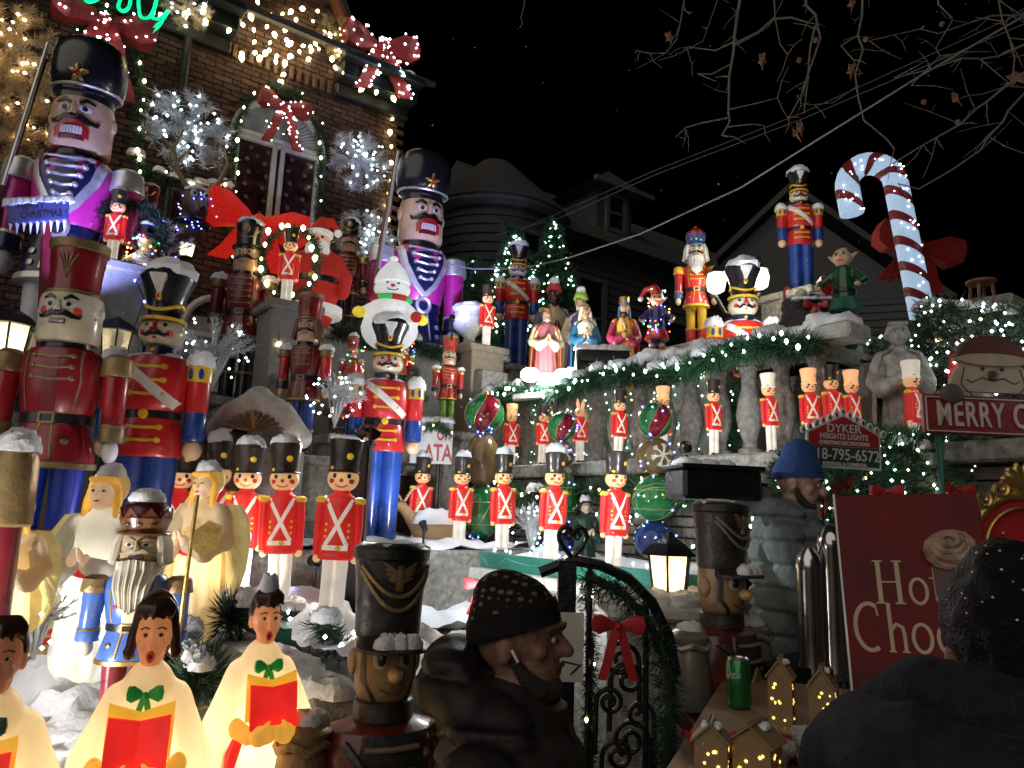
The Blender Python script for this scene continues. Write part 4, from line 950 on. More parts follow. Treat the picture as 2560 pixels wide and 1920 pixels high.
# reindeer head
rd = empty('reindeer_head', 'brown reindeer head with antlers and lit collar on the wall', 'reindeer'); RDM = mat('reindeer_brown', (.09, .045, .03), .5)
blob([('b', (0, 0, 0), (.14, .16, .16)), ('t', [(0, -.1, -.05), (0, -.24, -.16)], [.1, .075]), ('b', (0, -.27, -.17), (.07, .06, .055)), ('t', [(0, .05, -.05), (0, .12, -.28)], [.12, .16])] + [('t', [(s_ * .1, .02, .08), (s_ * .24, .02, .1)], [.045, .02]) for s_ in (-1, 1)], .02, 'head', RDM, rd)
for s_ in (-1, 1):
    MB().ball((s_ * .06, -.15, .05), (.035, .025, .045)).build('eye', WHITE, rd); MB().ball((s_ * .055, -.172, .05), (.016, .012, .02)).build('pupil', BLACK, rd)
    a = MB().tube([(s_ * .06, .03, .12), (s_ * .2, .02, .3), (s_ * .27, 0, .52), (s_ * .2, -.02, .75)], [.028, .026, .02, .008], 8)
    for p, q in (((.2, .02, .3), (.34, 0, .38)), ((.27, 0, .5), (.4, 0, .62)), ((.23, .02, .4), (.12, 0, .55))): a.tube([(s_ * p[0], p[1], p[2]), (s_ * q[0], q[1], q[2])], [.018, .007], 7)
    a.build('antler', mat('antler_tan', (.32, .22, .13), .5), rd)
MB().ball((0, -.325, -.15), (.035, .03, .03)).build('nose', BLACK, rd); MB().tube([(.15 * math.cos(a), .08 + .14 * math.sin(a), -.2) for a in [i * math.pi / 10 for i in range(20)]], .035, 8, closed=True).build('collar', NAVY, rd)
l = MB()
for k in range(26): v = rv(); octa(l, (v.x * .2, -.06 - abs(v.y) * .16, -.1 + v.z * .2), .009)
l.build('collar_lights', BLU, rd, False, 'stuff'); add_snow(rd, .13, .12, .05, 3); fput(rd, 490, 510, .5, 0, 0); rd.scale = (1.0,) * 3
def lantern(label, s, px, ytop, ybot, Y, post=0, hang=False, m=None, name='lantern', rz=0):
    o = empty(name, label, 'lantern')
    prof = [(.35, 0), (.37, .02), (.36, .05)]
    g = MB().lathe([(.24, .08), (.27, .1), (.34, .62), (.33, .66)], 6); g.build('glass', m or LAMPW, o, False)
    f = MB()
    for k in range(6):
        a = math.pi / 3 * k; f.tube([(.275 * math.cos(a), .275 * math.sin(a), .06), (.355 * math.cos(a), .355 * math.sin(a), .68)], .02, 5)
    f.lathe([(.001, 0), (.2, .01), (.3, .05), (.28, .1), (.2, .1)], 6); f.build('frame', IRON, o, False)
    MB().lathe([(.47, .64), (.48, .67), (.3, .82), (.1, .93), (.05, 1.0), (.001, 1.02)], 6).build('cap', IRON, o, False)
    put(o, 1.0, px, ytop, Y, rz, ybot=ybot); k = o.scale.x
    if post: MB().lathe([(.001, -post / k), (.2, -post / k), (.17, -post / k + .1), (.1, -post / k + .2), (.09, -.12), (.2, -.05), (.22, 0)], 10).build('post', IRON, o)
    l = lamp('lantern_light', 'POINT', (0, 0, .4), 0, (1, .8, .5)); l.parent = o
    return o, l
o, l = lantern('small wall lantern under the reindeer head', 1, 467, 592, 648, 7.2)
MB().tube([(0, 0, 1.0), (0, 0, 1.5), (0, 1.2 / o.scale.x * .4, 1.6)], .04, 6).build('bracket', IRON, o); l.data.energy = 1.2
o, l = lantern('large post lantern half hidden at the left edge', 1, 25, 765, 905, 4.9, 2.2); l.data.energy = 1.6
o, l = lantern('post lantern behind the big red tunic soldier', 1, 290, 790, 900, 4.9, 2.2); l.data.energy = 1.4

# ------------------------------------------------------------------ giant nutcrackers and the upper row
GN = dict(name='giant_nutcracker', coat=PINK, trousers=mat('pale_trousers_paint', (.7, .7, .74), .35), skirt=NAVY, chest=NAVY, trim=SILVER, hat='busby', bigmouth=True, ring=True, rifle=True, skirt_buttons=2, cuff=NAVY, glove=mat('white_glove_paint', (.7, .66, .7), .4), epaulette=SILVER, cheeks=False, headw=1.12, belt=NAVY, snow=.05, snowr=.15)
put(nutcracker(dict(GN, label='giant pink coated nutcracker with black busby against the left brick wall', arms=(0, 0))), 1.865, 235, 122, 5.2, 14, zb=2.5)
put(nutcracker(dict(GN, label='giant pink coated nutcracker with black busby right of the brick house')), 1.865, 1062, 392, 7.75, 28, zb=2.52)
def plinth(label, px, ytop, Y, zb, w_=.34, m=STONE, name='stone_plinth', cat='plinth', cap=True):
    t = at(px, ytop, Y); o = empty(name, label, cat, loc=(t.x, Y, zb)); h = t.z - zb
    MB().box((0, 0, h / 2 - .02), (w_, w_, h - .04), bev=.01).build('shaft', m, o, False)
    if cap: MB().box((0, 0, h - .035), (w_ + .08, w_ + .08, .068), bev=.012).build('cap', m, o, False)
    MB().box((0, 0, .05), (w_ + .06, w_ + .06, .1), bev=.01).build('foot', m, o, False); o.rotation_euler.z = R(FRZ - 0); return t.z
E_ = dict(coat=MAROON, trousers=BLACK, trim=BRONZE, hat='shako', rows=5, skin=SKINP, snow=.06, snow_sh=True, sleeve=MAROON, cuff=BLACK, cheeks=False)
plinth('grey plinth under the tall dark nutcracker', 605, 1008, 5.9, 2.5, .5)
put(nutcracker(dict(E_, label='tall dark red nutcracker in black boots before the glowing bow')), 1.8, 605, 556, 5.9, 6, ybot=1006)
put(nutcracker(dict(E_, label='slim dark red nutcracker with gold hem on the porch parapet', trim=GOLD, snow_sh=False)), 1.8, 868, 552, 6.75, 8, ybot=836)
plinth('plinth under the nutcracker in a tall red hat', 765, 1142, 5.1, 1.7, .4)
put(nutcracker(dict(label='nutcracker in a tall red hat with brown hair and blue trousers', coat=MAROON, trousers=BLUE, boots=BLACK, hat='tall', hatm=paint('deep_red_paint', (.26, .015, .02)), hair=BROWN, trim=BRONZE, braid=BRONZE, snow_sh=True, sleeve=RED, glove=SKINP, skin=PEACH)), 1.835, 762, 738, 5.1, -6, ybot=1140)
# small soldier on an urn pillar, and its wreath pillar mate on the left
plinth('square stone pier carrying a toy soldier beside the lit santa', 722, 768, 5.7, 1.7, .36, GREY, 'stone_pier', 'pier')
put(mold_soldier('toy soldier standing on the stone pier beside the lit santa'), .76, 722, 574, 5.7, 8, ybot=766)
plinth('stone pier carrying a toy soldier below the giant nutcracker chest', 290, 668, 5.0, 2.5, .34, GREY, 'stone_pier', 'pier')
so = put(mold_soldier('toy soldier on the pier below the giant nutcracker chest'), .76, 288, 478, 5.0, 6, ybot=666); add_snow(so, .75, .06, .05, 2)
gl = at(288, 575, 5.05)
garland('dark pine wreath behind the toy soldier on the left pier', [gl + Vector((.3 * math.cos(a), .12, .25 * math.sin(a))) for a in [i * math.pi / 8 for i in range(17)]], .09, 1500, DPINE)
gl = at(712, 640, 5.75)
garland('dark pine wreath behind the toy soldier beside the santa', [gl + Vector((.24 * math.cos(a), .14, .3 * math.sin(a))) for a in [i * math.pi / 8 for i in range(17)]], .08, 1300, DPINE, bulbs=Vector((0, -1, 0)), step=.3)
put(nutcracker(dict(E_, label='small red nutcracker peeping behind the left pier', trim=GOLD, coat=RED, hatm=MAROON)), 1.8, 358, 466, 5.7, 0, ybot=770)
# light-up mesh santa and snowman
SRED = mat('lit_acrylic_red', (.6, .025, .015), .5, emit=.1, bump=.9, scale=120); SWH = mat('lit_acrylic_white', (.85, .82, .76), .5, emit=.2, bump=.9, scale=120); SPK = mat('lit_acrylic_peach', (.85, .5, .35), .5, emit=.2, bump=.6, scale=120)
st = empty('acrylic_santa', 'glowing acrylic santa with white beard and black belt', 'santa')
blob([('t', [(0, 0, .08), (0, 0, .4), (0, 0, .6)], [.2, .24, .16]), ('t', [(-.16, 0, .58), (-.27, -.05, .4), (-.2, -.15, .33)], [.09, .08, .07]), ('t', [(.16, 0, .58), (.27, -.02, .42), (.26, -.08, .26)], [.09, .08, .07])], .02, 'coat', SRED, st)
MB().lathe([(.25, .02), (.27, .03), (.27, .12), (.24, .13)], 22, 1, .95).build('fur_hem', SWH, st); MB().lathe([(.236, .33), (.25, .335), (.25, .385), (.236, .39)], 22).build('belt', BLACK, st)
b = MB(); disc(b, lsurf([(.25, .3), (.25, .4)]), 0, .36, .05, .045, .01); b.build('buckle', LITYEL, st)
MB().ball((0, -.02, .76), (.11, .11, .12)).build('head', SPK, st); blob([('b', (0, -.09, .66), (.12, .07, .13)), ('b', (-.05, -.12, .725), (.05, .03, .025)), ('b', (.05, -.12, .725), (.05, .03, .025))], .015, 'beard', SWH, st)
MB().lathe([(.115, .82), (.13, .83), (.13, .87), (.115, .88)], 18).build('hat_fur', SWH, st); blob([('t', [(0, 0, .86), (.02, .02, .97), (.1, .03, 1.0), (.16, .03, .93)], [.11, .07, .045, .03])], .015, 'hat', SRED, st); MB().ball((.17, .03, .89), .04).build('pompom', SWH, st)
for s_ in (-1, 1): MB().ball((s_ * .04, -.125, .785), .014).build('eye', BLACK, st)
MB().ball((0, -.14, .755), .02).build('nose', CHEEK, st); put(st, 1.02, 792, 545, 6.35, 10, ybot=800)
sm = empty('acrylic_snowman', 'glowing white acrylic snowman with striped scarf and holly mittens', 'snowman')
SNW = mat('lit_acrylic_snow', (.85, .87, .9), .5, emit=.3, bump=1., scale=110)
blob([('b', (0, 0, .3), (.26, .24, .3)), ('b', (0, 0, .58), (.19, .18, .17)), ('t', [(-.15, 0, .6), (-.26, -.03, .5)], [.06, .05]), ('t', [(.15, 0, .6), (.26, -.06, .44)], [.06, .05])], .02, 'body', SNW, sm)
MB().ball((0, -.01, .84), (.165, .155, .15), 22, 14).build('head', SNW, sm)
MB().lathe([(.15, .92), (.165, .93), (.16, .98), (.13, 1.08), (.06, 1.2), (.02, 1.25)], 20).build('hat', SNW, sm); MB().ball((0, 0, 1.27), .04).build('pompom', SNW, sm)
for k in range(8): MB().tube([(.15 * math.cos(a), .145 * math.sin(a), .70) for a in [R(k * 45), R(k * 45 + 22), R(k * 45 + 45)]], .045, 8).build('scarf_stripe', [SRED, mat('lit_acrylic_green', (.05, .5, .12), .5, emit=.3, bump=.8, scale=120)][k % 2], sm)
S = bsurf((0, -.01, .84), (.165, .155, .15))
for s_ in (-1, 1): b = MB(); disc(b, S, s_ * .05, .88, .014); b.build('eye', BLACK, sm)
b = MB(); stroke(b, S, [(-.05, .81), (-.03, .785), (.03, .785), (.05, .81)], .01); b.build('mouth', BLACK, sm); b = MB(); disc(b, S, 0, .84, .022, None, .012); b.build('nose', CHEEK, sm)
for s_ in (-1, 1): MB().ball((s_ * .28, -.07, .44 if s_ > 0 else .48), (.06, .05, .075)).build('mitten', mat('lit_acrylic_yellow', (.8, .65, .05), .5, emit=.35, bump=.6), sm)
MB().ball((.22, -.17, .44), (.05, .03, .075)).build('holly', SRED, sm); put(sm, 1.31, 978, 640, 6.5, 12, ybot=880); sm.scale.x *= 1.45; sm.scale.y *= 1.3
# ------------------------------------------------------------------ plumed soldiers
G = 'tall plumed soldiers'
put(plume_soldier('plumed soldier in red with white sash behind the angels'), 1.75, 425, 676, 4.1, 4, zb=1.46)
put(plume_soldier('snow topped plumed soldier with blue trousers beside the garden bed'), 1.75, 960, 796, 5.6, 12, ybot=1352)
plinth('dark stone plinth under the plumed soldier by the lit trees', 1294, 926, 8.6, 3.1, .55)
put(plume_soldier('plumed soldier before the lit evergreen trees'), 1.75, 1292, 612, 8.6, 3, ybot=926)
put(plume_soldier('plumed soldier standing waist deep behind the balustrade by the lamp globes'), 1.75, 1855, 660, 5.75, -4, zb=TZ)
plinth('plinth under the highest plumed soldier', 2000, 742, 6.6, TZ, .5)
put(plume_soldier('highest plumed soldier above the black sack'), 1.75, 2000, 428, 6.6, -8, ybot=740)
# the big drum-major soldier in place of the cartoon figure: same uniform, plain toy head
dm_ = nutcracker(dict(name='drum_major', label='big toy drum major with red tunic, black belt and blue trousers on a drum', coat=paint('tunic_red_paint', (.24, .012, .02)), trousers=paint('royal_blue_paint', (.012, .035, .36)), boots=BLACK, hat='tall', hatm=paint('deep_red_paint', (.26, .015, .02)), trim=BRONZE, braid=BRONZE, skin=CREAM, rows=3, sleeve=paint('sleeve_red_paint', (.34, .012, .02)), cuff=BRONZE, epaulette=BRONZE, glove=WHITE, fat=1.15, headw=1.25, front=MAROON))
put(dm_, 1.84, 145, 612, 3.6, 8, ybot=1468)
dr_ = empty('toy_drum', 'red toy drum with gold rims under the drum major', 'drum')
MB().lathe([(.001, 0), (.35, .0), (.35, .27), (.001, .27)], 28, 1, .8).build('shell', RED, dr_)
for z in (.03, .24): MB().lathe([(.35, z - .03), (.365, z - .025), (.365, z + .025), (.35, z + .03)], 28, 1, .8).build('rim', GOLD, dr_)
S = lsurf([(.352, 0), (.352, .3)], 1, .8); b = MB(); stroke(b, S, [(-.3, .17), (-.2, .09), (-.1, .09), (0, .19), (.1, .09), (.2, .09), (.3, .17)], .014, .005); b.build('rope', GOLD, dr_)
for x in (-.14, 0, .14): b = MB(); disc(b, S, x, .19, .022, None, .008); b.build('stud', COOL if x else BLU, dr_)
b = MB()
for k in range(9): a = k * .7; snowcap(b, (.3 * math.cos(a), .24 * math.sin(a), .265), .09, .08, .035, k)
b.build('snow', SNOW, dr_, kind='stuff')
dp_ = at(145, 1466, 3.6); dr_.location = (dm_.location.x, 3.6, dm_.location.z - .275); dr_.rotation_euler.z = R(8)
dr_.scale = (1, 1, 1)
MB().box((0, 0, -.13), (.8, .6, .26)).build('stand', GREY, dr_, False)
# ------------------------------------------------------------------ blow mould soldier rows
for i, (px, yt, Y, rz, lab, sn, yb) in enumerate((
    (446, 1112, 4.35, 18, 'toy soldier half hidden by the golden haired angel, farthest along the planter', .05, 1500),
    (543, 1102, 4.2, 18, 'toy soldier next to the golden angel with thick snow on its hat', .06, 1500),
    (610, 1112, 3.6, 10, 'toy soldier third from the dark post in the planter row', .05, 1505),
    (712, 1108, 3.35, 8, 'toy soldier second from the dark post in the planter row', .045, 1530),
    (841, 1098, 3.1, 6, 'largest glowing toy soldier beside the dark post in the planter row', 0, 1558))):
    o = put(mold_soldier(lab), .76, px, yt, Y, rz, ybot=yb, tilt=random.uniform(-2.5, 2.5))
    if sn: add_snow(o, .755, .068, sn, i + 1)
for i, (px, yt, Y, yb, lab, sn) in enumerate((
    (1047, 1142, 6.0, 1372, 'toy soldier nearest the plumed soldier on the right bed', .055),
    (1150, 1142, 5.6, 1385, 'toy soldier in front of the gold and green ornament tower', .05),
    (1258, 1136, 5.2, 1400, 'toy soldier right of the green drum ornament', .06),
    (1378, 1130, 4.6, 1425, 'toy soldier behind the heart topped gate', .06),
    (1533, 1128, 4.25, 1450, 'toy soldier beside the pale faced caroler without snow on its hat', 0))):
    o = put(mold_soldier(lab), .76, px, yt, Y, 24, ybot=yb, tilt=random.uniform(-2.5, 2.5))
    if sn: add_snow(o, .755, .066, sn, i + 11)
def on_ledge(px, back):
    d = ray(px, 1150); n_ = RN; c = RA + RN * back
    k = (c.x * n_.x + c.y * n_.y) / (d.x * n_.x + d.y * n_.y); return d.y * k
for px, yt, back, hat, lab in ((1282, 1010, -.17, 'orange', 'orange hatted toy soldier at the far end of the balustrade'), (1358, 1012, -.17, 'dark', 'dark hatted toy soldier behind the small striped bauble'),
    (1452, 996, -.17, 'ears', 'toy soldier with two tall ears between the balusters'), (1546, 976, -.17, 'dark', 'black hatted toy soldier left of the big striped bauble on the ledge'), (1657, 966, -.17, 'orange', 'orange hatted toy soldier behind the big striped bauble'),
    (1783, 950, -.17, 'dark', 'black hatted toy soldier on the ledge above the black box'), (1925, 934, -.17, 'white', 'white hatted toy soldier on the ledge above the blue beanie'), (2024, 922, -.12, 'orange', 'toy soldier left behind the roof shaped sign'),
    (2080, 914, -.17, 'dark', 'black hatted toy soldier rising above the roof shaped sign'), (2128, 926, -.1, 'orange', 'glowing toy soldier right behind the roof shaped sign')):
    Y = on_ledge(px, back); put(mold_soldier(lab, None, hat), .76, px, yt, Y, 14 + random.uniform(-10, 10), zb=TZ + .02, tilt=random.uniform(-3, 3))
put(mold_soldier('white hatted toy soldier beside the pale statue', None, 'white'), .76, 2282, 902, 3.62, 40, ybot=1140)
plinth('stone block under the toy soldier by the pale statue', 2282, 1141, 3.62, .5, .3)
# pedestal urn with a toy soldier near the terrace end
plinth('tan stone pier at the end of the terrace', 1195, 872, 7.2, TZ, .38, mat('tan_stone', (.33, .26, .19), .85, bump=.4, scale=90), 'stone_pier', 'pier')
u = empty('stone_urn', 'pale carved urn on the tan pier lit blue', 'urn'); MB().lathe([(.001, 0), (.14, 0), (.15, .04), (.08, .08), (.07, .14), (.2, .25), (.24, .36), (.2, .46), (.24, .5), (.22, .53), (.001, .5)], 22, wob=.02, k=12).build('bowl', PSTONE, u); add_snow(u, .51, .22, .09, 4)
put(u, .6, 1175, 758, 7.2, 0, ybot=872)
put(mold_soldier('toy soldier with navy cap beside the pale urn'), .76, 1218, 714, 7.05, 30, ybot=870)
put(nutcracker(dict(label='little red and green nutcracker drummer beside the striped bauble', coat=RED, skirt=RED, trousers=paint('lime_paint', (.2, .42, .06)), boots=BRONZE, hat='tall', hatm=RED, trim=GOLD, snow_sh=True, skin=PEACH)), 1.835, 1120, 842, 6.5, 18, ybot=1080)
plinth('plinth under the little nutcracker drummer', 1120, 1081, 6.5, 1.5, .3)
# ------------------------------------------------------------------ angels
ANG = mat('lit_angel_robe', (.86, .86, .83), .5, trans=.45, var=.05); ANG2 = mat('lit_cream_robe', (.85, .74, .54), .5, trans=.45, var=.05); AHAIR = mat('lit_gold_hair', (.8, .42, .06), .5, emit=.25); ASK = mat('lit_angel_skin', (.85, .58, .36), .5, emit=.22); AWING = mat('lit_gold_wing', (.72, .58, .24), .45, emit=.14)
def angel(label, robe, energy, colr, seed=1):
    o = robed(label, 'angel', 'glowing_angel', dict(robe=robe, skin=ASK, hair=AHAIR, long=True, hl=.05, w=.92, snow=0))
    S = lsurf([(.165, 0), (.155, .25), (.13, .45), (.125, .62)], .92, .92); b = MB(); stroke(b, S, [(-.1, .43), (0, .41), (.1, .43)], .035, .012); b.build('red_sash', LITRED, o)
    for s_ in (-1, 1):
        w_ = MB(); V = []; F = []; n = 9
        out = [(.05, .64), (.12, .70), (.2, .69), (.26, .6), (.275, .46), (.26, .3), (.22, .17), (.16, .1), (.1, .2), (.06, .4)]
        w_.prism([(s_ * x, z) for x, z in out][::s_], .05, .085)
        for k in range(6): w_.tube([(s_ * (.07 + .012 * k), .045, .62 - k * .03), (s_ * (.16 + .018 * k), .04, .5 - k * .05), (s_ * (.25 - .012 * k), .045, .36 - k * .045)], [.012, .018, .008], 6)
        w_.build('wing', AWING, o)
    MB().lathe([(.075, 0), (.098, .004), (.1, .018), (.08, .022)], 24, rot=Matrix.Rotation(R(80), 3, 'X'), off=(0, .05, .83)).build('halo', AWING, o)
    l = lamp('angel_bulb', 'POINT', (0, 0, .3), energy, colr, .04); l.parent = o; return o
o = put(angel('white glowing angel with halo and clasped hands', ANG, 3, (1, .97, .85)), .93, 242, 1168, 3.05, 6, ybot=1650); add_snow(o, .89, .07, .06, 2, x=.02)
o = put(angel('golden haired angel in cream robe beside the toy soldiers', ANG2, .8, (1, .8, .45)), .93, 502, 1160, 3.1, -12, ybot=1560); add_snow(o, .89, .07, .06, 3)
put(angel('angel cut off by the left edge with only a wing showing', ANG2, .8, (1, .8, .45)), .93, 15, 1225, 2.75, 30, ybot=1640)
gb = empty('tassel_post', 'gold fringed red post at the left edge', 'post'); MB().lathe([(.001, 0), (.06, 0), (.055, .1), (.05, .55)], 16).build('shaft', MAROON, gb); MB().lathe([(.07, .55), (.08, .56), (.075, .8), (.06, .84), (.001, .85)], 20, wob=.04, k=20).build('fringe', BRONZE, gb); add_snow(gb, .84, .075, .08, 4); put(gb, .9, 8, 1085, 2.5, 0, ybot=1700)
# blue bearded nutcracker king
bk = nutcracker(dict(name='nutcracker_king', label='blue coated nutcracker king with brown crown, grey beard and gold axe', coat=paint('cornflower_paint', (.07, .16, .5)), trousers=paint('rose_red_paint', (.26, .03, .05)), boots=mat('teal_base_paint', (.03, .1, .09), .4), hat='crown', crown=paint('wood_brown_paint', (.17, .06, .02)), cap=paint('plum_paint', (.08, .008, .014)), beard=mat('pale_beard_paint', (.6, .55, .46), .5), hair=mat('pale_hair_paint', (.55, .5, .42), .5), stache=mat('grey_beard_paint', (.4, .36, .29), .5), brow=mat('grey_beard_paint', (.4, .36, .29), .5), trim=GOLD, epaulette=BRONZE, skin=paint('tan_face_paint', (.5, .36, .2)), glove=CREAM, cuff=paint('cornflower_paint', (.07, .16, .5)), front=CREAM, braid=RED, beard_len=.36, cheeks=False, fat=.95))
add_snow(bk, 1.79, .1, .09, 4)
put(bk, 1.80, 335, 1248, 2.55, 12, ybot=1870); bk.scale.x *= 1.3; bk.scale.y *= 1.3
ax = MB().tube([(.27, -.1, .75), (.29, -.09, 1.85)], .012, 8).build('axe_shaft', GOLD, bk); b = MB(); b.prism([(.29, 1.45), (.36, 1.38), (.44, 1.46), (.45, 1.62), (.37, 1.66), (.3, 1.58)], -.11, -.09); b.build('axe_head', GOLD, bk, False)
# ------------------------------------------------------------------ carol singers
CR = mat('lit_choir_robe', (.86, .8, .62), .5, trans=.4, var=.04); CRED = mat('lit_choir_red', (.75, .02, .015), .45, emit=.55, var=.1); CGLD = mat('lit_choir_gold', (.85, .42, .03), .45, emit=.5); CSK = mat('lit_choir_skin', (.5, .18, .065), .4, emit=.42); CHND = mat('lit_choir_hand', (.85, .4, .05), .4, emit=.45); CGRN = mat('lit_choir_green', (.02, .32, .06), .4, emit=.08); CHAIR = mat('choir_dark_hair', (.05, .022, .016), .35)
def choir(label, girl=False, hair=CHAIR, face=CSK, bowm=None, snow=0):
    o = empty('carol_singer', label, 'carol singer')
    def fold(c, n_):
        a = math.atan2(c.y, c.x); k = .011 * math.sin(a * 8 + c.z * 9 + 2 * math.sin(c.z * 11)) * max(0, min(1, (.52 - c.z) * 4)); return c + Vector((n_.x, n_.y, 0)) * k
    blob([('t', [(0, 0, .10), (0, 0, .27), (0, 0, .44), (0, 0, .54)], [.185, .185, .15, .105]), ('t', [(-.1, 0, .51), (-.175, -.03, .36), (-.165, -.1, .27)], [.07, .08, .075]), ('t', [(.1, 0, .51), (.175, -.03, .36), (.165, -.1, .27)], [.07, .08, .075]), ('b', (0, 0, .575), (.075, .07, .05))], .013, 'surplice', CR, o, 2, fold)
    MB().lathe([(.001, 0), (.19, .002), (.196, .02), (.19, .1), (.17, .16)], 28, 1, .95, wob=.015, k=14).build('gold_hem', CGLD, o)
    for s_ in (-1, 1):
        MB().tube([(s_ * .115, -.19, .27), (s_ * .15, -.195, .2), (s_ * .165, -.185, .1)], [.022, .03, .012], 8).build('red_sleeve_lining', CRED, o)
        pr = [('b', (s_ * .058, -.228, .262), (.045, .03, .034)), ('t', [(s_ * .1, -.2, .26), (s_ * .14, -.15, .28)], [.028, .034])]
        for k in range(4): pr.append(('t', [(s_ * .05, -.24, .245 + .013 * k), (s_ * .018, -.258, .25 + .013 * k), (s_ * -.004, -.252, .256 + .012 * k)], [.0095, .009, .007]))
        pr.append(('t', [(s_ * .07, -.24, .275), (s_ * .045, -.262, .298), (s_ * .03, -.262, .31)], [.01, .009, .007]))
        blob(pr, .006, 'hand', CHND, o, 1)
    bk_ = MB()
    for s_ in (-1, 1): bk_.add([(0, -.25, .27), (s_ * .105, -.235 - .03, .285), (s_ * .105, -.225, .42), (0, -.215, .405), (0, -.262, .268), (s_ * .105, -.28, .283), (s_ * .105, -.24, .42), (0, -.229, .405)], [(0, 1, 2, 3)[::s_], (4, 7, 6, 5)[::s_], (0, 4, 5, 1)[::s_], (1, 5, 6, 2)[::s_], (2, 6, 7, 3)[::s_]])
    bb = bk_.build('book', CRED, o, False)
    pg = MB()
    for s_ in (-1, 1): pg.add([(0, -.215, .40), (s_ * .108, -.22, .415), (s_ * .112, -.19, .45), (0, -.2, .425), (0, -.2, .3), (s_ * .112, -.21, .3)], [(0, 1, 2, 3)[::s_], (3, 2, 5, 4)[::s_]])
    p_ = pg.build('pages', CGLD, bb, False); p_.modifiers.new('t', 'SOLIDIFY').thickness = .012
    bw = bow_mesh(MB(), .13, 1.15, .1); bw.xf(Matrix.Translation((0, -.108, .555)) @ Matrix.Rotation(R(-14), 4, 'X')); bw.build('neck_bow', bowm or CGRN, o)
    hz = .70; 
    h = blob([('b', (0, .005, hz + .02), (.066, .075, .075)), ('b', (0, -.03, hz - .035), (.048, .045, .048)), ('t', [(0, .0, .56), (0, .0, .66)], [.036, .036]), ('t', [(0, -.072, hz + .02), (0, -.09, hz - .012)], [.009, .0135])] + [('b', (s_ * .066, .012, hz), (.011, .02, .026)) for s_ in (-1, 1)] + [('b', (s_ * .032, -.05, hz - .02), (.022, .02, .022)) for s_ in (-1, 1)], .0065, 'head', face, o, 1)
    for s_ in (-1, 1):
        MB().ball((s_ * .027, -.063, hz + .014), (.0115, .006, .0065), 10, 6).build('eye', mat('choir_eye', (.55, .4, .28), .3), h); MB().ball((s_ * .027, -.0685, hz + .014), (.005, .002, .0055), 8, 6).build('pupil', BLACK, h)
        MB().tube([(s_ * .014, -.0705, hz + .032), (s_ * .03, -.07, hz + .036), (s_ * .046, -.058, hz + .029)], .0025, 6).build('eyebrow', hair, h)
    MB().tube([(.011 * math.cos(a), -.077, hz - .045 + .012 * math.sin(a)) for a in [i * math.pi / 6 for i in range(12)]], .0055, 6, closed=True).build('lips', mat('choir_lip', (.6, .06, .03), .4, emit=.12), h); MB().ball((0, -.074, hz - .045), (.009, .004, .010)).build('mouth', mat('choir_mouth', (.2, .012, .01), .4), h)
    pr = [('b', (0, .025, hz + .045), (.072, .072, .062))]
    rnd = random.Random(len(label))
    for k in range(11):
        x = -.06 + k * .012; pr.append(('t', [(x * .6, -.01, hz + .1), (x, -.055 + abs(x) * .5, hz + .085), (x + rnd.uniform(-.012, .012), -.07 + abs(x) * .6, hz + .06 + rnd.uniform(-.012, .012))], [.018, .016, .006]))
    if girl:
        for s_ in (-1, 1): pr += [('t', [(s_ * .062, .01, hz + .06), (s_ * .077, .01, hz), (s_ * .085, .0, hz - .045), (s_ * .1, -.005, hz - .04)], [.02, .022, .02, .01])]
        pr.append(('b', (0, .055, hz - .01), (.07, .035, .06)))
    else: pr += [('b', (s_ * .062, .02, hz + .03), (.014, .03, .035)) for s_ in (-1, 1)] + [('b', (0, .05, hz), (.06, .035, .045))]
    blob(pr, .007, 'hair', hair, h, 1)
    if girl: MB().tube([(.075 * math.cos(a), .012 + .02 * math.sin(a), hz + .04 + .085 * math.sin(a)) for a in [i * math.pi / 12 for i in range(13)]], .012, 8, flat=1.6).build('headband', mat('brown_headband', (.14, .05, .03), .4), h)
    if snow: add_snow(h, hz + .095, .05, snow, 5, y=.0)
    for q in o.children:
        if q.name.split('.')[0] in ('book', 'hand', 'red_sleeve_lining'): q.location.z += .10; q.location.y += .02 if q.name[0] != 'h' else -.022
    l = lamp('figure_bulb', 'POINT', (0, .02, .3), 1.7, (1, .87, .6), .04); l.parent = o
    return o
def slim(o, *a, **k):
    put(o, *a, **k); o.scale.x *= .74; o.scale.y *= .74
slim(choir('dark haired carol singer with forest green bow at the left edge', face=mat('lit_choir_skin_dark', (.4, .15, .08), .4, emit=.16), bowm=mat('choir_dark_green', (.01, .07, .03), .4)), .825, 22, 1528, 1.62, 22, zb=1.0)
slim(choir('carol singer girl with brown headband holding a red songbook', True), .825, 398, 1484, 1.82, 20, zb=1.03)
slim(choir('carol singer boy with snow on his hair looking aside', False, snow=.06), .825, 672, 1462, 2.0, 34, zb=1.1)

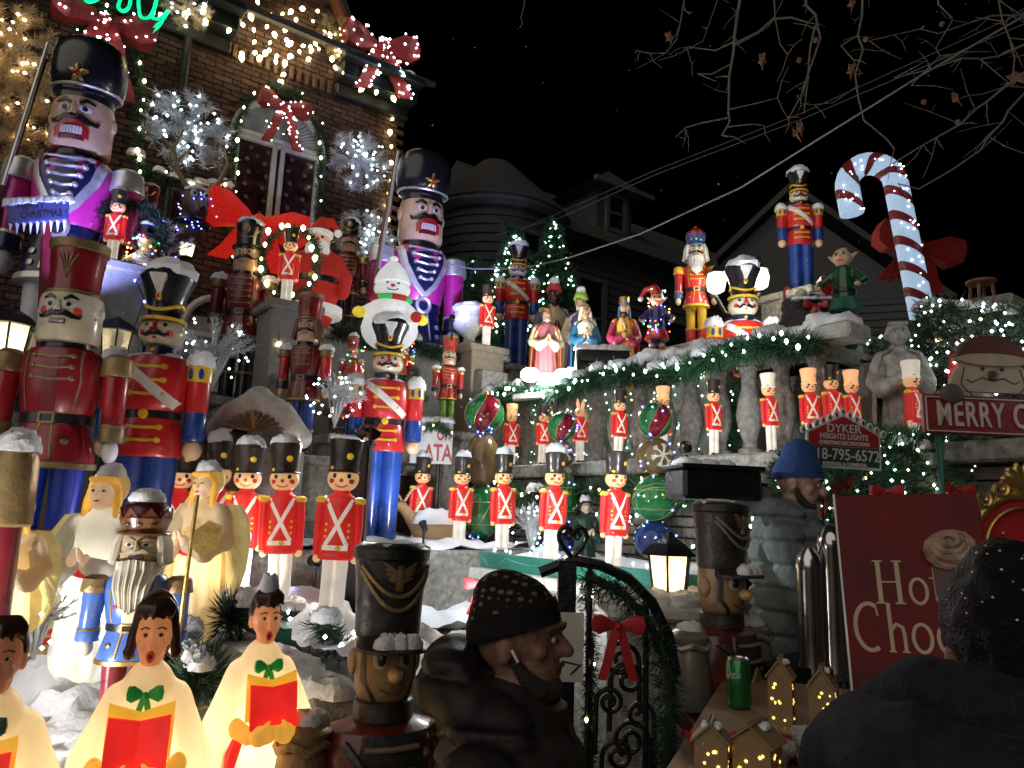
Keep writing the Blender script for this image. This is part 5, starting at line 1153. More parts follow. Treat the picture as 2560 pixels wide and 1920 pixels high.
# ------------------------------------------------------------------ ornament towers
ORED = paint('bauble_red', (.2, .008, .02), rough=.12, coat=.8); OGRN = paint('bauble_green', (.012, .16, .04), rough=.12, coat=.8); OGOLD = paint('bauble_olive_gold', (.16, .11, .04), rough=.2, coat=.6); OBLU = paint('bauble_blue', (.01, .03, .14), rough=.15, coat=.7); THR = mat('gold_thread', (.5, .42, .18), .4, .5)
def bauble(par, c, r, kind, rzz=1.):
    c = Vector(c); cap = True
    if kind == 'stripe':
        for k in range(6):
            n = 7; m_ = 14; V = []; F = []
            for j in range(m_ + 1):
                t = -math.pi / 2 + math.pi * j / m_
                for i in range(n + 1):
                    a = 2 * math.pi * (k + i / n) / 6 + .55 * math.sin(t) ; V.append(c + Vector((r * math.cos(t) * math.cos(a), r * math.cos(t) * math.sin(a), r * rzz * math.sin(t))))
            for j in range(m_):
                for i in range(n): F.append((j * (n + 1) + i, j * (n + 1) + i + 1, (j + 1) * (n + 1) + i + 1, (j + 1) * (n + 1) + i))
            MB().add(V, F).build('stripe_panel', OGRN if k % 2 else ORED, par)
            tp = [V[j * (n + 1)] for j in range(m_ + 1)]; MB().tube(tp, r * .018, 5).build('stripe_piping', THR, par)
    else:
        m_ = {'gold': OGOLD, 'green': OGRN, 'blue': OBLU, 'flake': OGOLD}[kind]; s_ = MB().ball(c, (r, r, r * rzz), 28, 18).build('ball', m_, par)
        if kind == 'green':
            b = MB()
            for q in range(3): ax_ = rv(); u_ = ax_.orthogonal().normalized(); v_ = ax_.cross(u_); b.tube([c + Vector(((u_ * math.cos(a) + v_ * math.sin(a)).x, (u_ * math.cos(a) + v_ * math.sin(a)).y, (u_ * math.cos(a) + v_ * math.sin(a)).z * rzz)) * r * 1.008 for a in [i * math.pi / 16 for i in range(32)]], r * .016, 5, closed=True)
            for zz in (-.45, .35): b.tube([c + Vector((r * math.cos(a) * math.sqrt(1 - zz * zz), r * math.sin(a) * math.sqrt(1 - zz * zz), r * rzz * zz)) * 1.0 for a in [i * math.pi / 16 for i in range(32)]], r * .018, 5, closed=True)
            b.build('thread', THR, s_)
        if kind == 'flake':
            S = bsurf(c, (r, r, r * rzz)); b = MB()
            for k in range(6):
                a = k * math.pi / 3 + .3; e = (c.x + .62 * r * math.cos(a), c.z + .62 * r * math.sin(a)); stroke(b, S, [(c.x, c.z), e], r * .1, .006)
                for q in (-.6, .6): f_ = (c.x + .38 * r * math.cos(a), c.z + .38 * r * math.sin(a)); stroke(b, S, [f_, (f_[0] + .24 * r * math.cos(a + q), f_[1] + .24 * r * math.sin(a + q))], r * .07, .006, 3)
            b.build('snowflake_mark', WHITE, s_)
    MB().lathe([(r * .22, 0), (r * .2, r * .12), (r * .06, r * .14)], 12, off=(c.x, c.y, c.z + r * rzz * .97)).build('cap', GOLD, par)
def tower(label, px, Y, items, z0=1.58):
    b = at(px, 1300, Y); o = empty('ornament_tower', label, 'ornament', loc=(b.x, Y, z0)); o.rotation_euler.z = R(14)
    for kind, py, rp, rzz in items: bauble(o, (0, 0, at(px, py, Y).z - z0), rp / FPX * Y, kind, rzz)
    MB().tube([(0, 0, 0), (0, 0, at(px, items[0][1], Y).z - z0)], .02, 8).build('pole', IRON, o)
    l = MB()
    for k in range(22):
        kind, py, rp, rzz = items[k % len(items)]; v = rv(); v.y = -abs(v.y); r = rp / FPX * Y * 1.04; octa(l, (v.x * r, v.y * r, at(px, py, Y).z - z0 + v.z * r * rzz), .008)
    l.build('lights', BLU, o, False, 'stuff'); return o
tower('tower of giant baubles with striped top and gold barrel', 1200, 5.95, [('stripe', 1033, 50, 1.), ('gold', 1150, 44, 1.55), ('green', 1280, 50, 1.35), ('blue', 1385, 46, .8)])
tower('small tower of baubles behind the heart gate', 1400, 5.35, [('stripe', 1066, 37, 1.), ('flake', 1135, 34, 1.), ('green', 1245, 44, 1.6), ('blue', 1350, 40, 1.2)])
tower('tower of giant baubles with snowflake ball behind the lantern', 1637, 4.75, [('stripe', 1050, 45, 1.), ('flake', 1140, 47, 1.), ('green', 1247, 56, 1.05), ('blue', 1350, 52, .9)])
# ------------------------------------------------------------------ nativity and terrace figures
RB = lambda n, c: mat(n, c, .4, emit=.06, coat=.15)
put(robed('bearded saint joseph in cream robe and rust mantle behind the floodlights', 'nativity figure', 'nativity_figure', dict(robe=RB('joseph_plum', (.36, .12, .13)), sleeve=RB('joseph_cream', (.75, .6, .38)), mantle=RB('joseph_rust', (.4, .1, .04)), skin=SKINP, hair=BROWN, beard=mat('grey_beard_paint', (.4, .36, .29)), w=1.1, snow=0)), .9, 1364, 768, 6.45, 8, ybot=962)
put(robed('kneeling mary in blue mantle and cream veil', 'nativity figure', 'nativity_figure', dict(robe=RB('mary_cream', (.8, .68, .46)), sleeve=RB('mary_blue', (.02, .13, .26)), mantle=RB('mary_blue', (.02, .13, .26)), skin=SKINP, veil=RB('mary_cream', (.8, .68, .46)), hair=BROWN)), .9, 1462, 762, 6.4, 0, ybot=950)
put(robed('wise man with green turban and white beard behind mary', 'nativity figure', 'nativity_figure', dict(robe=RB('violet_robe', (.08, .04, .2)), mantle=RB('cream_mantle', (.65, .55, .4)), skin=SKINP, turban=RB('lime_turban', (.3, .5, .08)), beard=mat('white_beard_paint', (.7, .66, .6)), snow=.045, snz=.12)), .95, 1450, 722, 6.9, 4, ybot=965)
put(robed('dark skinned wise man with red turban and teal cloak', 'nativity figure', 'nativity_figure', dict(robe=RB('tan_robe', (.5, .36, .2)), mantle=RB('teal_cloak', (.02, .09, .14)), skin=paint('dark_face_paint', (.06, .03, .025)), turban=RB('coral_turban', (.5, .05, .06)), beard=BLACK, snow=.045, snz=.12)), .95, 1382, 700, 7.1, 8, ybot=968)
kg = put(robed('crowned king in crimson and blue robes holding a gold gift', 'nativity figure', 'nativity_figure', dict(robe=RB('gold_robe', (.65, .34, .06)), sleeve=RB('crimson_robe', (.3, .02, .06)), mantle=RB('crimson_robe', (.3, .02, .06)), skin=SKINP, hair=RB('blue_hood', (.06, .14, .26)), long=True, beard=BLACK, sash=SKINP, snow=.035, snz=.1)), .9, 1560, 752, 6.1, -4, ybot=955)
for q_ in [o_ for o_ in col.objects if o_.name.startswith('nativity_figure')]: q_.scale.x *= .78; q_.scale.y *= .78
MB().lathe([(.06, .86), (.075, .87), (.07, .9), (.078, .93)], 14, off=(0, -.02, 0)).build('crown', GOLD, kg); MB().lathe([(.03, .44), (.035, .5), (.012, .53), (.03, .57), (.001, .6)], 12, off=(0, -.23, 0)).build('gift', GOLD, kg)
def elf(label, coat, m2, px, ytop, ybot, Y, rz, lights=True, hat=True):
    o = empty('elf', label, 'elf'); STR_ = [RED, WHITE]
    blob([('t', [(0, 0, .34), (0, 0, .46), (0, 0, .62)], [.1, .085, .075]), ('t', [(-.08, 0, .62), (-.17, -.05, .52), (-.15, -.16, .47)], [.035, .032, .026]), ('t', [(.08, 0, .62), (.17, -.05, .52), (.15, -.16, .47)], [.035, .032, .026])], .012, 'tunic', coat, o)
    MB().lathe([(.11, .29), (.13, .3), (.1, .4)], 18, wob=.08, k=8).build('tunic_hem', m2, o); MB().lathe([(.088, .44), (.094, .445), (.094, .47), (.088, .475)], 16).build('belt', BLACK, o)
    for s_ in (-1, 1):
        for k in range(8): MB().lathe([(.032, .05 + k * .034), (.034, .052 + k * .034), (.034, .083 + k * .034), (.032, .085 + k * .034)], 10, off=(s_ * .05, 0, 0)).build('stocking_stripe', STR_[k % 2], o)
        MB().tube([(s_ * .05, .04, .03), (s_ * .05, -.06, .028), (s_ * .05, -.11, .05), (s_ * .05, -.1, .075)], [.032, .03, .016, .008], 8).build('shoe', coat, o); MB().ball((s_ * .145, -.185, .46), (.024, .03, .02)).build('hand', PEACH, o)
    h = blob([('b', (0, -.01, .745), (.072, .075, .08)), ('t', [(0, 0, .62), (0, 0, .7)], [.03, .03]), ('b', (0, -.085, .735), (.013, .018, .013))] + [('t', [(s_ * .065, 0, .745), (s_ * .115, .02, .785)], [.024, .007]) for s_ in (-1, 1)], .009, 'head', PEACH, o, 1)
    for s_ in (-1, 1): MB().ball((s_ * .027, -.077, .76), (.011, .007, .013)).build('eye', BLACK, h)
    MB().tube([(-.025, -.078, .71), (0, -.085, .702), (.025, -.078, .71)], .005, 6).build('mouth', CHEEK, h)
    blob([('b', (0, .015, .78), (.078, .07, .055))], .012, 'hair', BLACK, h, 1)
    if hat:
        blob([('t', [(0, 0, .8), (-.03, .01, .88), (-.12, .02, .87), (-.17, .02, .79)], [.07, .05, .032, .02])], .012, 'hat', m2, h, 1); MB().ball((-.175, .02, .765), .03).build('pompom', WHITE, h)
    if lights:
        for m_, n in ((BLU, 14), (REDB, 9), (GRN, 9), (ORB, 8)):
            l = MB()
            for _ in range(n):
                z = random.uniform(.3, .86); a = random.uniform(-math.pi, 0); r = .14 if z < .66 else .09; octa(l, (r * math.cos(a), r * math.sin(a), z), .0085)
            l.build('lights', m_, o, False, 'stuff')
    return put(o, .9, px, ytop, Y, rz, ybot=ybot)
elf('elf wrapped in coloured lights on the rail corner', paint('elf_blue', (.02, .03, .12)), RED, 1642, 716, 918, 5.75, -10)
o = elf('dark green elf with pointed ears leaning over the sack', paint('elf_green', (.012, .07, .03)), GREENB, 2110, 600, 872, 4.6, -38, False, False)
put(nutcracker(dict(label='bearded nutcracker king with blue crown and yellow trousers', coat=RED, skirt=RED, trousers=YEL, boots=RED, hat='crown', crown=paint('crown_blue', (.02, .1, .3)), cap=RED, gem=GOLD, knob=True, beard=WHITE, beard_len=.28, hair=WHITE, trim=YEL, epaulette=YEL, cuff=paint('steel_blue', (.05, .1, .24)), skin=CREAM, glove=CREAM, cheeks=True, headw=1.1)), 1.85, 1740, 566, 6.35, -10, ybot=872)
plinth('stone block under the crowned nutcracker with yellow trousers', 1740, 873, 6.35, TZ, .45)
sk = empty('gift_sack', 'black toy sack with red bow full of toys', 'sack'); SKM = mat('black_sack', (.035, .033, .037), .6, bump=.4, scale=20)
blob([('b', (0, 0, .2), (.42, .34, .24)), ('b', (0, 0, .36), (.36, .3, .14)), ('t', [(-.3, -.1, .5), (0, -.22, .53), (.3, -.1, .5), (.26, .16, .5), (-.26, .16, .5)], [.07, .075, .07, .07, .07])], .028, 'sack', SKM, sk)
b = bow_mesh(MB(), .3, 1., .12); b.xf(Matrix.Translation((0, -.3, .42))); b.build('bow', RED, sk)
MB().ball((-.12, -.1, .62), (.075, .07, .085)).build('doll_head', CREAM, sk); MB().ball((.1, -.1, .6), (.09, .06, .06)).build('plush_toy', WHITE, sk); MB().tube([(-.33, -.12, .5), (-.33, -.12, .66), (-.29, -.12, .72), (-.24, -.12, .68)], .018, 8).build('candy_stick', RED, sk); MB().box((.26, 0, .72), (.26, .26, .3), bev=.01).build('gift_box', RED, sk, False)
b = MB()
for k in range(5): snowcap(b, (-.2 + k * .1, -.27, .5), .08, .06, .05, k)
b.build('snow', SNOW, sk, kind='stuff'); put(sk, .85, 2020, 700, 4.85, -8, zb=3.1); plinth('low block under the black toy sack', 2020, 848, 4.85, 2.9, .6)
# candy cane with bow
cc = empty('candy_cane', 'tall lit candy cane with red stripes', 'candy cane'); CW = mat('lit_candy_white', (.4, .48, .58), .5, emit=.34, ecol=(.5, .72, 1), bump=.9, scale=90); CRD = mat('candy_red', (.3, .012, .02), .4, glit=.7, scale=200)
path = [Vector((0, 0, z)) for z in [i * .1 for i in range(15)]] + [Vector((-.24 + .24 * math.cos(a), 0, 1.42 + .24 * math.sin(a))) for a in [i * math.pi / 12 for i in range(1, 13)]] + [Vector((-.48, 0, 1.38 - k * .08)) for k in range(4)]
MB().tube(path, .115, 18).build('shaft', CW, cc)
d_ = 0; L_ = [0]
for p, q in zip(path, path[1:]): L_.append(L_[-1] + (q - p).length)
def along(t):
    for i in range(len(L_) - 1):
        if L_[i + 1] >= t: return path[i].lerp(path[i + 1], (t - L_[i]) / (L_[i + 1] - L_[i])), (path[i + 1] - path[i]).normalized()
    return path[-1], (path[-1] - path[-2]).normalized()
for k in range(9):
    V = []; F = []; n = 20
    for i in range(n + 1):
        a = -math.pi * .5 + math.pi * i / n * 2
        for j in range(4):
            t = .12 + k * .27 + j * .032 + .10 * math.sin(a); p, tg = along(max(0, t)); x = tg.cross(Vector((0, 1, 0))).normalized(); V.append(p + (x * math.sin(a) + Vector((0, -1, 0)) * math.cos(a)) * .119)
    for i in range(n):
        for j in range(3): F.append((i * 4 + j, i * 4 + j + 1, i * 4 + 5 + j, i * 4 + 4 + j))
    MB().add(V, F).build('stripe', CRD, cc)
b = MB()
for k in range(46): p, tg = along(random.uniform(.05, L_[-1])); octa(b, p + Vector((random.uniform(-.09, .09), -.115, 0)), .009)
b.build('lights', COOL, cc, False, 'stuff'); MB().tube([(0, 0, -.45), (0, 0, .02)], .06, 10).build('stake', IRON, cc); put(cc, 1.78, 2292, 372, 5.0, -6, ybot=792, tilt=-7)
o = bow('wide red glitter bow tied to the candy cane', GLIT, 1.0, 0, tail=.6); o.location = at(2290, 622, 5.3); o.rotation_euler = (0, R(14), 0); o.scale = (.66,) * 3
stl = empty('wooden_stool', 'small round wooden stool on the right hand wall', 'stool'); WD = mat('stool_wood', (.2, .08, .045), .5, bump=.3)
MB().lathe([(.001, .4), (.2, .4), (.215, .42), (.21, .45), (.001, .455)], 20).build('seat', WD, stl)
for k in range(4): a = k * math.pi / 2 + .6; MB().tube([(.14 * math.cos(a), .14 * math.sin(a), .41), (.18 * math.cos(a), .18 * math.sin(a), 0)], .024, 8).build('leg', WD, stl)
MB().tube([(.16 * math.cos(a), .16 * math.sin(a), .15) for a in [i * math.pi / 8 for i in range(16)]], .012, 6, closed=True).build('stretcher', WD, stl); put(stl, .455, 2455, 702, 4.3, 10, ybot=772); plinth('low block under the wooden stool', 2455, 772, 4.3, 2.93, .42)
# lamp post with globes behind the rail
lp_ = empty('globe_lamp', 'black lamp post with two lit ribbed globes behind the rail', 'street lamp'); t1 = at(1790, 705, 6.2); t2 = at(1898, 695, 6.2)
base = Vector(((t1.x + t2.x) / 2, 6.2, TZ)); lp_.location = base
MB().tube([(0, 0, 0), (0, 0, t1.z - TZ - .25)], [.05, .035], 10).build('post', IRON, lp_)
for t in (t1, t2):
    r = t - base; MB().tube([(0, 0, r.z - .3), (r.x * .6, 0, r.z - .28), (r.x, 0, r.z - .14)], .02, 8).build('arm', IRON, lp_)
    MB().lathe([(.04, -.1), (.07, -.08), (.085, 0), (.07, .07), (.05, .09)], 14, off=r, wob=.03, k=12).build('globe', mat('globe_glass', (.95, .92, .8), .4, emit=1.2, ecol=(1, .9, .66)), lp_); MB().lathe([(.09, .07), (.06, .1), (.02, .14), (.012, .2), (.001, .21)], 12, off=r).build('finial', IRON, lp_)
    l = lamp('globe_light', 'POINT', (r.x, -.1, r.z), 9, (1, .9, .68), .07); l.parent = lp_
# rail floodlight pair and its tray
fl = empty('flood_light', 'pair of bright white floodlights on the snowy rail', 'floodlight'); p = at(1375, 972, 6.0); fl.location = p
MB().box((0, .02, -.05), (.62, .1, .05), Matrix.Rotation(R(-6), 3, 'Y'), bev=.008).build('tray', PSTONE, fl, False)
for x in (-.17, .1):
    MB().lathe([(.045, 0), (.05, .02), (.085, .1), (.088, .12)], 16, rot=Matrix.Rotation(R(60), 3, 'X'), off=(x, .0, .03)).build('housing', IRON, fl); MB().lathe([(.001, .11), (.08, .112), (.078, .125), (.001, .135)], 16, rot=Matrix.Rotation(R(60), 3, 'X'), off=(x, .0, .03)).build('lens', FLOOD, fl)
l = lamp('flood_beam', 'POINT', (-.03, -.12, .12), 40, (.93, .97, 1), .08); l.parent = fl
fp = empty('panel_light', 'flat black light panel with snow on top on the rail', 'floodlight'); MB().box((0, 0, .1), (.42, .06, .2), Matrix.Rotation(R(-15), 3, 'X'), bev=.01).build('housing', IRON, fp, False); MB().box((0, -.05, .11), (.36, .01, .04), Matrix.Rotation(R(-15), 3, 'X')).build('louvre', BLACK, fp, False); b = MB()
for k in range(5): snowcap(b, (-.16 + k * .08, .02, .19), .07, .05, .05, k)
b.build('snow', DSNOW, fp, kind='stuff'); fp.location = at(1507, 935, 5.7)
# rail garland
garland('heavy snowy pine garland along the balustrade rail', [ter(s_, -.1, 2.93 + .04 * math.sin(s_ * 5)) for s_ in [.1 + i * .2 for i in range(17)]], .11, 2600, PINE, bulbs=Vector((-.4, -.8, 0)), step=.065, br=.010, bm=MINT, L=.075, wd=.005, snow=.45, droop=.25)
garland('pine garland with warm bulbs along the foot of the balustrade', [ter(s_, -.3, TZ - .2 + .04 * math.sin(s_ * 4)) for s_ in [.4 + i * .25 for i in range(11)]], .1, 1900, PINE, bulbs=Vector((-.4, -.8, .2)), step=.1, br=.010, L=.07, wd=.005, snow=.25)
garland('pine garland with snow on the porch parapet below the snowman', [Vector(FM @ Vector((-1.5 + i * .2, -2.15, 3.44 + .03 * math.sin(i * 2)))) for i in range(10)], .11, 1900, PINE, L=.07, wd=.005, snow=.5)
garland('frosted pine garland on the green edge of the planter', [PMx @ Vector((-1.6 + i * .2, .3, PZ + .08 + .03 * math.sin(i * 3))) for i in range(11)], .08, 900, DPINE, bulbs=Vector((0, -.6, .5)), step=.2, br=.008, bm=COOL, snow=.7)
# lit hedge on the right and mound below
hd2 = empty('right_hedge', 'tangled evergreen hedge with white net lights right of the balustrade', 'hedge'); m = MB(); l = MB(); lw = MB()
for _ in range(13000):
    s_ = random.uniform(3.7, 5.4); z = random.uniform(TZ + .1, 3.14 - .3 * (s_ - 3.7)) ; p = ter(s_, .25 + .1 * noise.noise(Vector((s_ * 3, z * 3, 0))), z); needles(m, p, Vector((-.6, -.7, 0)) + rv() * .9, random.uniform(.05, .13), .005)
for _ in range(260):
    s_ = random.uniform(3.7, 5.3); octa(l if random.random() < .85 else lw, ter(s_, .12 + random.random() * .08, random.uniform(TZ + .2, 3.16 - .3 * (s_ - 3.7))), random.uniform(.006, .011))
m.build('needles', mat('frosted_needles', (.06, .1, .06), .6, var=.5), hd2, False, 'stuff'); l.build('lights', COOL, hd2, False, 'stuff'); lw.build('warm_lights', WARM, hd2, False, 'stuff'); MB().box((4.6, .55, 2.5), (1.8, .4, .5)).xf(TM).build('branches', DPINE, hd2, False)
b = MB()
for k in range(14): q = ter(3.75 + k * .11, .32, 3.1 - .033 * k); snowcap(b, q, .1, .1, .05, k)
b.build('snow', SNOW, hd2, kind='stuff')
mo = empty('lit_shrub', 'low evergreen shrub with snow and white lights under the merry sign', 'shrub'); m = MB(); l = MB(); lw = MB(); c = at(2255, 1205, 3.6)
for _ in range(9000):
    v = rv(); q = c + Vector((v.x * .6, v.y * .2, v.z * .22)); needles(m, q, Vector((v.x, v.y - .3, v.z + .2)) + rv() * .6, random.uniform(.05, .1), .005)
for _ in range(200):
    v = rv(); v.y = -abs(v.y); q = c + Vector((v.x * .62, v.y * .24, v.z * .24)); octa(l if random.random() < .75 else lw, q, random.uniform(.005, .009))
m.build('needles', PINE, mo, False, 'stuff'); l.build('lights', MINT, mo, False, 'stuff'); lw.build('warm_lights', WARM, mo, False, 'stuff'); blob([('b', c, (.52, .15, .17))], .06, 'branches', DPINE, mo); b = MB()
for k in range(9): snowcap(b, c + Vector((-.05 + .045 * k, -.08 + random.uniform(-.06, .06), .17 - .012 * k)), .05, .05, .045, k)
b.build('snow', SNOW, mo, kind='stuff'); MB().box((c.x + .15, 3.75, (c.z - .12 + .5) / 2), (1.1, .3, c.z - .62)).build('soil_box', GREY, mo, False)
o = bow('red glitter bow on the lit shrub beside the vendor', GLIT, .22); o.location = at(2072, 1215, 3.5)
o = bow('plain red velvet bow on the lit shrub', mat('red_velvet', (.4, .012, .015), .6), .15); o.location = at(2215, 1230, 3.35)
o = bow('red velvet bow nearest the gilded throne', mat('red_velvet', (.4, .012, .015), .6), .14); o.location = at(2395, 1225, 3.35)
# pale statue
ps = mat('weathered_marble', (.42, .41, .38), .8, bump=.5, scale=60, var=.3)
put(robed('weathered pale stone statue in drapery at the end of the balustrade', 'statue', 'stone_statue', dict(robe=ps, skin=ps, hair=ps, mantle=ps, w=.8, lip=ps)), .93, 2250, 792, 3.85, -20, ybot=1140)
plinth('stone block under the pale statue', 2250, 1140, 3.85, .5, .36)
# evergreens with lights behind the terrace
def spruce(label, px, ytop, Y, zb, rad, nb, seed):
    t = at(px, ytop, Y); o = empty('spruce_tree', label, 'tree', loc=(t.x, Y, zb)); h = t.z - zb; rn = random.Random(seed)
    MB().tube([(0, 0, 0), (0, 0, h * .5), (0, 0, h * .97)], [.09, .06, .01], 8).build('trunk', BROWN, o); c = MB(); br_ = MB()
    for k in range(190):
        f = rn.random() ** .75; z = h * (.06 + .93 * f); L_ = rad * (1 - f) ** .85 * rn.uniform(.75, 1.1) + .04; a = rn.uniform(0, 6.283); d = Vector((math.cos(a), math.sin(a), -.28)); e = Vector((0, 0, z)) + d * L_
        br_.tube([(0, 0, z), e], [.012, .003], 4)
        for _ in range(int(40 + 170 * L_)):
            t_ = rn.uniform(.15, 1.05); p = Vector((0, 0, z)).lerp(e, t_); v = rv(); needles(c, p + v * .03, d * .7 + v, rn.uniform(.05, .1), .007)
    br_.build('boughs', BROWN, o); c.build('crown', PINE, o, False, 'stuff'); l = MB()
    for _ in range(nb):
        f = rn.random() ** .9; a = rn.uniform(-math.pi, 0); r = rad * (1 - f) ** .85 * .98; octa(l, (r * math.cos(a), r * math.sin(a), h * (.06 + .93 * f) - .28 * r), rn.uniform(.012, .02))
    l.build('lights', MINT, o, False, 'stuff'); return o
spruce('broad lit evergreen behind the plumed soldier', 1290, 575, 9.6, 3.1, 1.0, 200, 1); spruce('slender lit evergreen with bright top behind the wise men', 1385, 545, 10.2, 3.1, .85, 90, 2)
spruce('dark snow dotted evergreen beside the giant pink nutcracker', 1180, 640, 9.2, 2.6, .75, 8, 3)
# cables
def cable(label, L, r, m):
    P = [at(*q) for q in L]; tag(MB().tube(path_pts(P, .3), r, 6).build('overhead_cable', m), label, 'cable')
CAB = mat('grey_cable', (.16, .16, .17), .6)
cable('thick pale cord sagging from the giant nutcracker up to the tree', [(1120, 660, 7.4), (1180, 672, 7.4), (1300, 672, 7.3), (1420, 645, 7.1), (1600, 585, 6.8), (1850, 470, 6.4), (2300, 190, 5.6), (2560, 40, 5.2), (2750, -80, 5)], .008, CAB)
cable('lower of two thin service wires to the dark house', [(1150, 612, 11), (1400, 545, 10.6), (1640, 436, 10.2), (2000, 300, 9.7), (2560, 60, 9)], .006, CAB)
cable('upper of two thin service wires to the dark house', [(1300, 575, 11), (1640, 425, 10.2), (2000, 285, 9.7), (2560, 30, 9)], .005, CAB)

put(robed('small red santa figurine with white fur hood on the hedge ledge', 'santa', 'santa_figurine', dict(robe=LITRED, sleeve=LITRED, mantle=LITRED, skin=LITFACE, beard=LITWH, hair=LITRED, w=.8, snow=.06, snz=.1)), .95, 2398, 826, 3.8, 30, ybot=985)
plinth('stone block under the small red santa figurine', 2398, 985, 3.8, TZ, .26)
# ------------------------------------------------------------------ foreground: shako soldiers, gate, people, stall
TAN = mat('worn_tan_paint', (.33, .2, .09), .42, bump=.25, scale=40, var=.25); DKRED = mat('oxblood_paint', (.11, .014, .012), .3, bump=.15, scale=30, coat=.4, var=.3); BLK2 = mat('worn_black_paint', (.03, .026, .022), .4, bump=.25, scale=30, var=.5)
def shako_soldier(label, arm_fwd=False, ep=BRONZE):
    o = empty('wooden_soldier', label, 'soldier')
    for s_ in (-1, 1):
        MB().lathe([(.001, 0), (.06, 0), (.065, .02), (.06, .3), (.07, .52), (.072, .56)], 16, 1, 1.1, (s_ * .07, 0, 0)).build('leg', DKRED, o); MB().ball((s_ * .07, -.05, .025), (.06, .1, .028)).build('boot', BLK2, o)
    cp = [(.14, .53), (.15, .54), (.135, .7), (.15, .85), (.16, .97), (.14, 1.03), (.07, 1.055)]
    MB().lathe(cp, 26, 1, .75).build('coat', DKRED, o); S = lsurf(cp, 1, .75)
    b = MB(); stroke(b, S, [(.0, .62), (0, .8), (0, .95), (0, 1.03)], [.05, .1, .17, .14], .006); b.build('chest_panel', BLK2, o)
    for k in range(6): b = MB(); z = 1.0 - k * .055; stroke(b, S, [(-.07 + k * .006, z), (.07 - k * .006, z)], .011, .014); b.build('braid', mat('worn_braid', (.2, .13, .08), .5), o)
    for s_ in (-1, 1): b = MB(); [disc(b, S, s_ * .095 - s_ * .006 * k, .98 - k * .07, .011, None, .01) for k in range(5)]; b.build('button', BRONZE, o)
    b = MB(); stroke(b, S, [(-.12, 1.01), (0, .86), (.1, .74)], .02, .016); b.build('crossbelt', BLK2, o); b = MB(); b.prism([(.0, .93), (.035, .87), (0, .81), (-.035, .87)], -.145, -.135); b.build('belt_plate', BRONZE, o, False)
    MB().lathe([(.075, 1.045), (.08, 1.05), (.078, 1.095), (.07, 1.1)], 18).build('collar', BLK2, o)
    for s_ in (-1, 1):
        x = s_ * .2
        if arm_fwd: pts = [(x, 0, 1.0), (x + s_ * .02, .01, .78), (x * .95, -.06, .72), (x * .8, -.25, .76)]
        else: pts = [(x, 0, 1.0), (x + s_ * .025, .005, .78), (x + s_ * .02, -.02, .6)]
        MB().tube(pts, [.055, .05, .05, .042][:len(pts)], 12).build('arm', DKRED, o); q = Vector(pts[-1]); MB().ball(q + Vector((0, -.03 if arm_fwd else 0, 0 if arm_fwd else -.03)), (.045, .05, .05)).build('hand', ep, o)
        e = MB().lathe([(.055, .99), (.066, 1.0), (.07, 1.03), (.05, 1.05), (.001, 1.06)], 16, off=(x, 0, 0)); e.build('epaulette_cap', ep, o); MB().lathe([(.085, .80), (.088, .805), (.062, .99), (.05, .995)], 30, wob=.05, k=15, off=(x, 0, 0)).build('epaulette_fringe', ep, o)
        MB().tube([(x + .066 * math.cos(a), .066 * math.sin(a), 1.0 + .008 * math.sin(5 * a)) for a in [i * math.pi / 10 for i in range(20)]], .012, 6, closed=True).build('epaulette_rope', ep, o)
    hp = [(.03, 1.07), (.06, 1.085), (.078, 1.12), (.084, 1.2), (.082, 1.27), (.06, 1.28)]
    h = MB().lathe(hp, 24, 1, 1.02).build('head', TAN, o); S = lsurf(hp, 1, 1.02)
    for s_ in (-1, 1):
        b = MB(); disc(b, S, s_ * .034, 1.205, .019, .024, .004); b.build('eye', mat('worn_white_paint', (.4, .34, .22), .4), h); b = MB(); disc(b, S, s_ * .034, 1.208, .012, .018, .008); b.build('pupil', BLACK, h)
        MB().ball((s_ * .085, .015, 1.19), (.014, .026, .036)).build('ear', TAN, h); b = MB(); stroke(b, S, [(s_ * .074, 1.25), (s_ * .07, 1.15), (s_ * .035, 1.09)], .008, .004); b.build('chin_strap', BLK2, h)
    MB().ball((0, -.1, 1.17), (.02, .028, .02)).build('nose', paint('nose_tan', (.42, .24, .09)), h); b = MB(); stroke(b, S, [(-.032, 1.135), (-.015, 1.123), (.015, 1.123), (.032, 1.135)], .004, .003); b.build('smile', BROWN, h)
    q = [(.084, 1.255), (.087, 1.265), (.088, 1.3), (.093, 1.4), (.1, 1.47), (.098, 1.49), (.08, 1.5), (.001, 1.502)]
    t = MB().lathe(q, 26).build('shako', BLK2, o); S = lsurf(q)
    V = []; F = []; n = 16
    for i in range(n + 1):
        a = R(200 + 140 * i / n); c_, s2 = math.cos(a), math.sin(a); rr = .075 * math.sin(math.pi * i / n) ** .7
        V += [(.086 * c_, .086 * s2, 1.262), ((.086 + rr) * c_, (.086 + rr) * s2, 1.238), (.086 * c_, .086 * s2, 1.25), ((.086 + rr) * c_, (.086 + rr) * s2, 1.23)]
    for i in range(n): a = i * 4; F += [(a, a + 4, a + 5, a + 1), (a + 2, a + 3, a + 7, a + 6), (a + 1, a + 5, a + 7, a + 3)]
    MB().add(V, F).build('visor', BLK2, t)
    for dz in (0, .022):
        b = MB(); P = []
        for i in range(25): x = -.093 + .186 * i / 24; z = 1.44 - dz * .6 - (.075 + dz) * (1 - (x / .093) ** 2); P.append(S(x * .97, z, .008))
        b.tube(P, .006, 6); b.build('hat_rope', ep, t)
    b = MB(); Z = 1.425
    for s_ in (-1, 1):
        for k in range(4): stroke(b, S, [(s_ * .006, Z - .008 * k), (s_ * (.045 - .004 * k), Z + .026 - .013 * k)], [.01, .007], .006, 3)
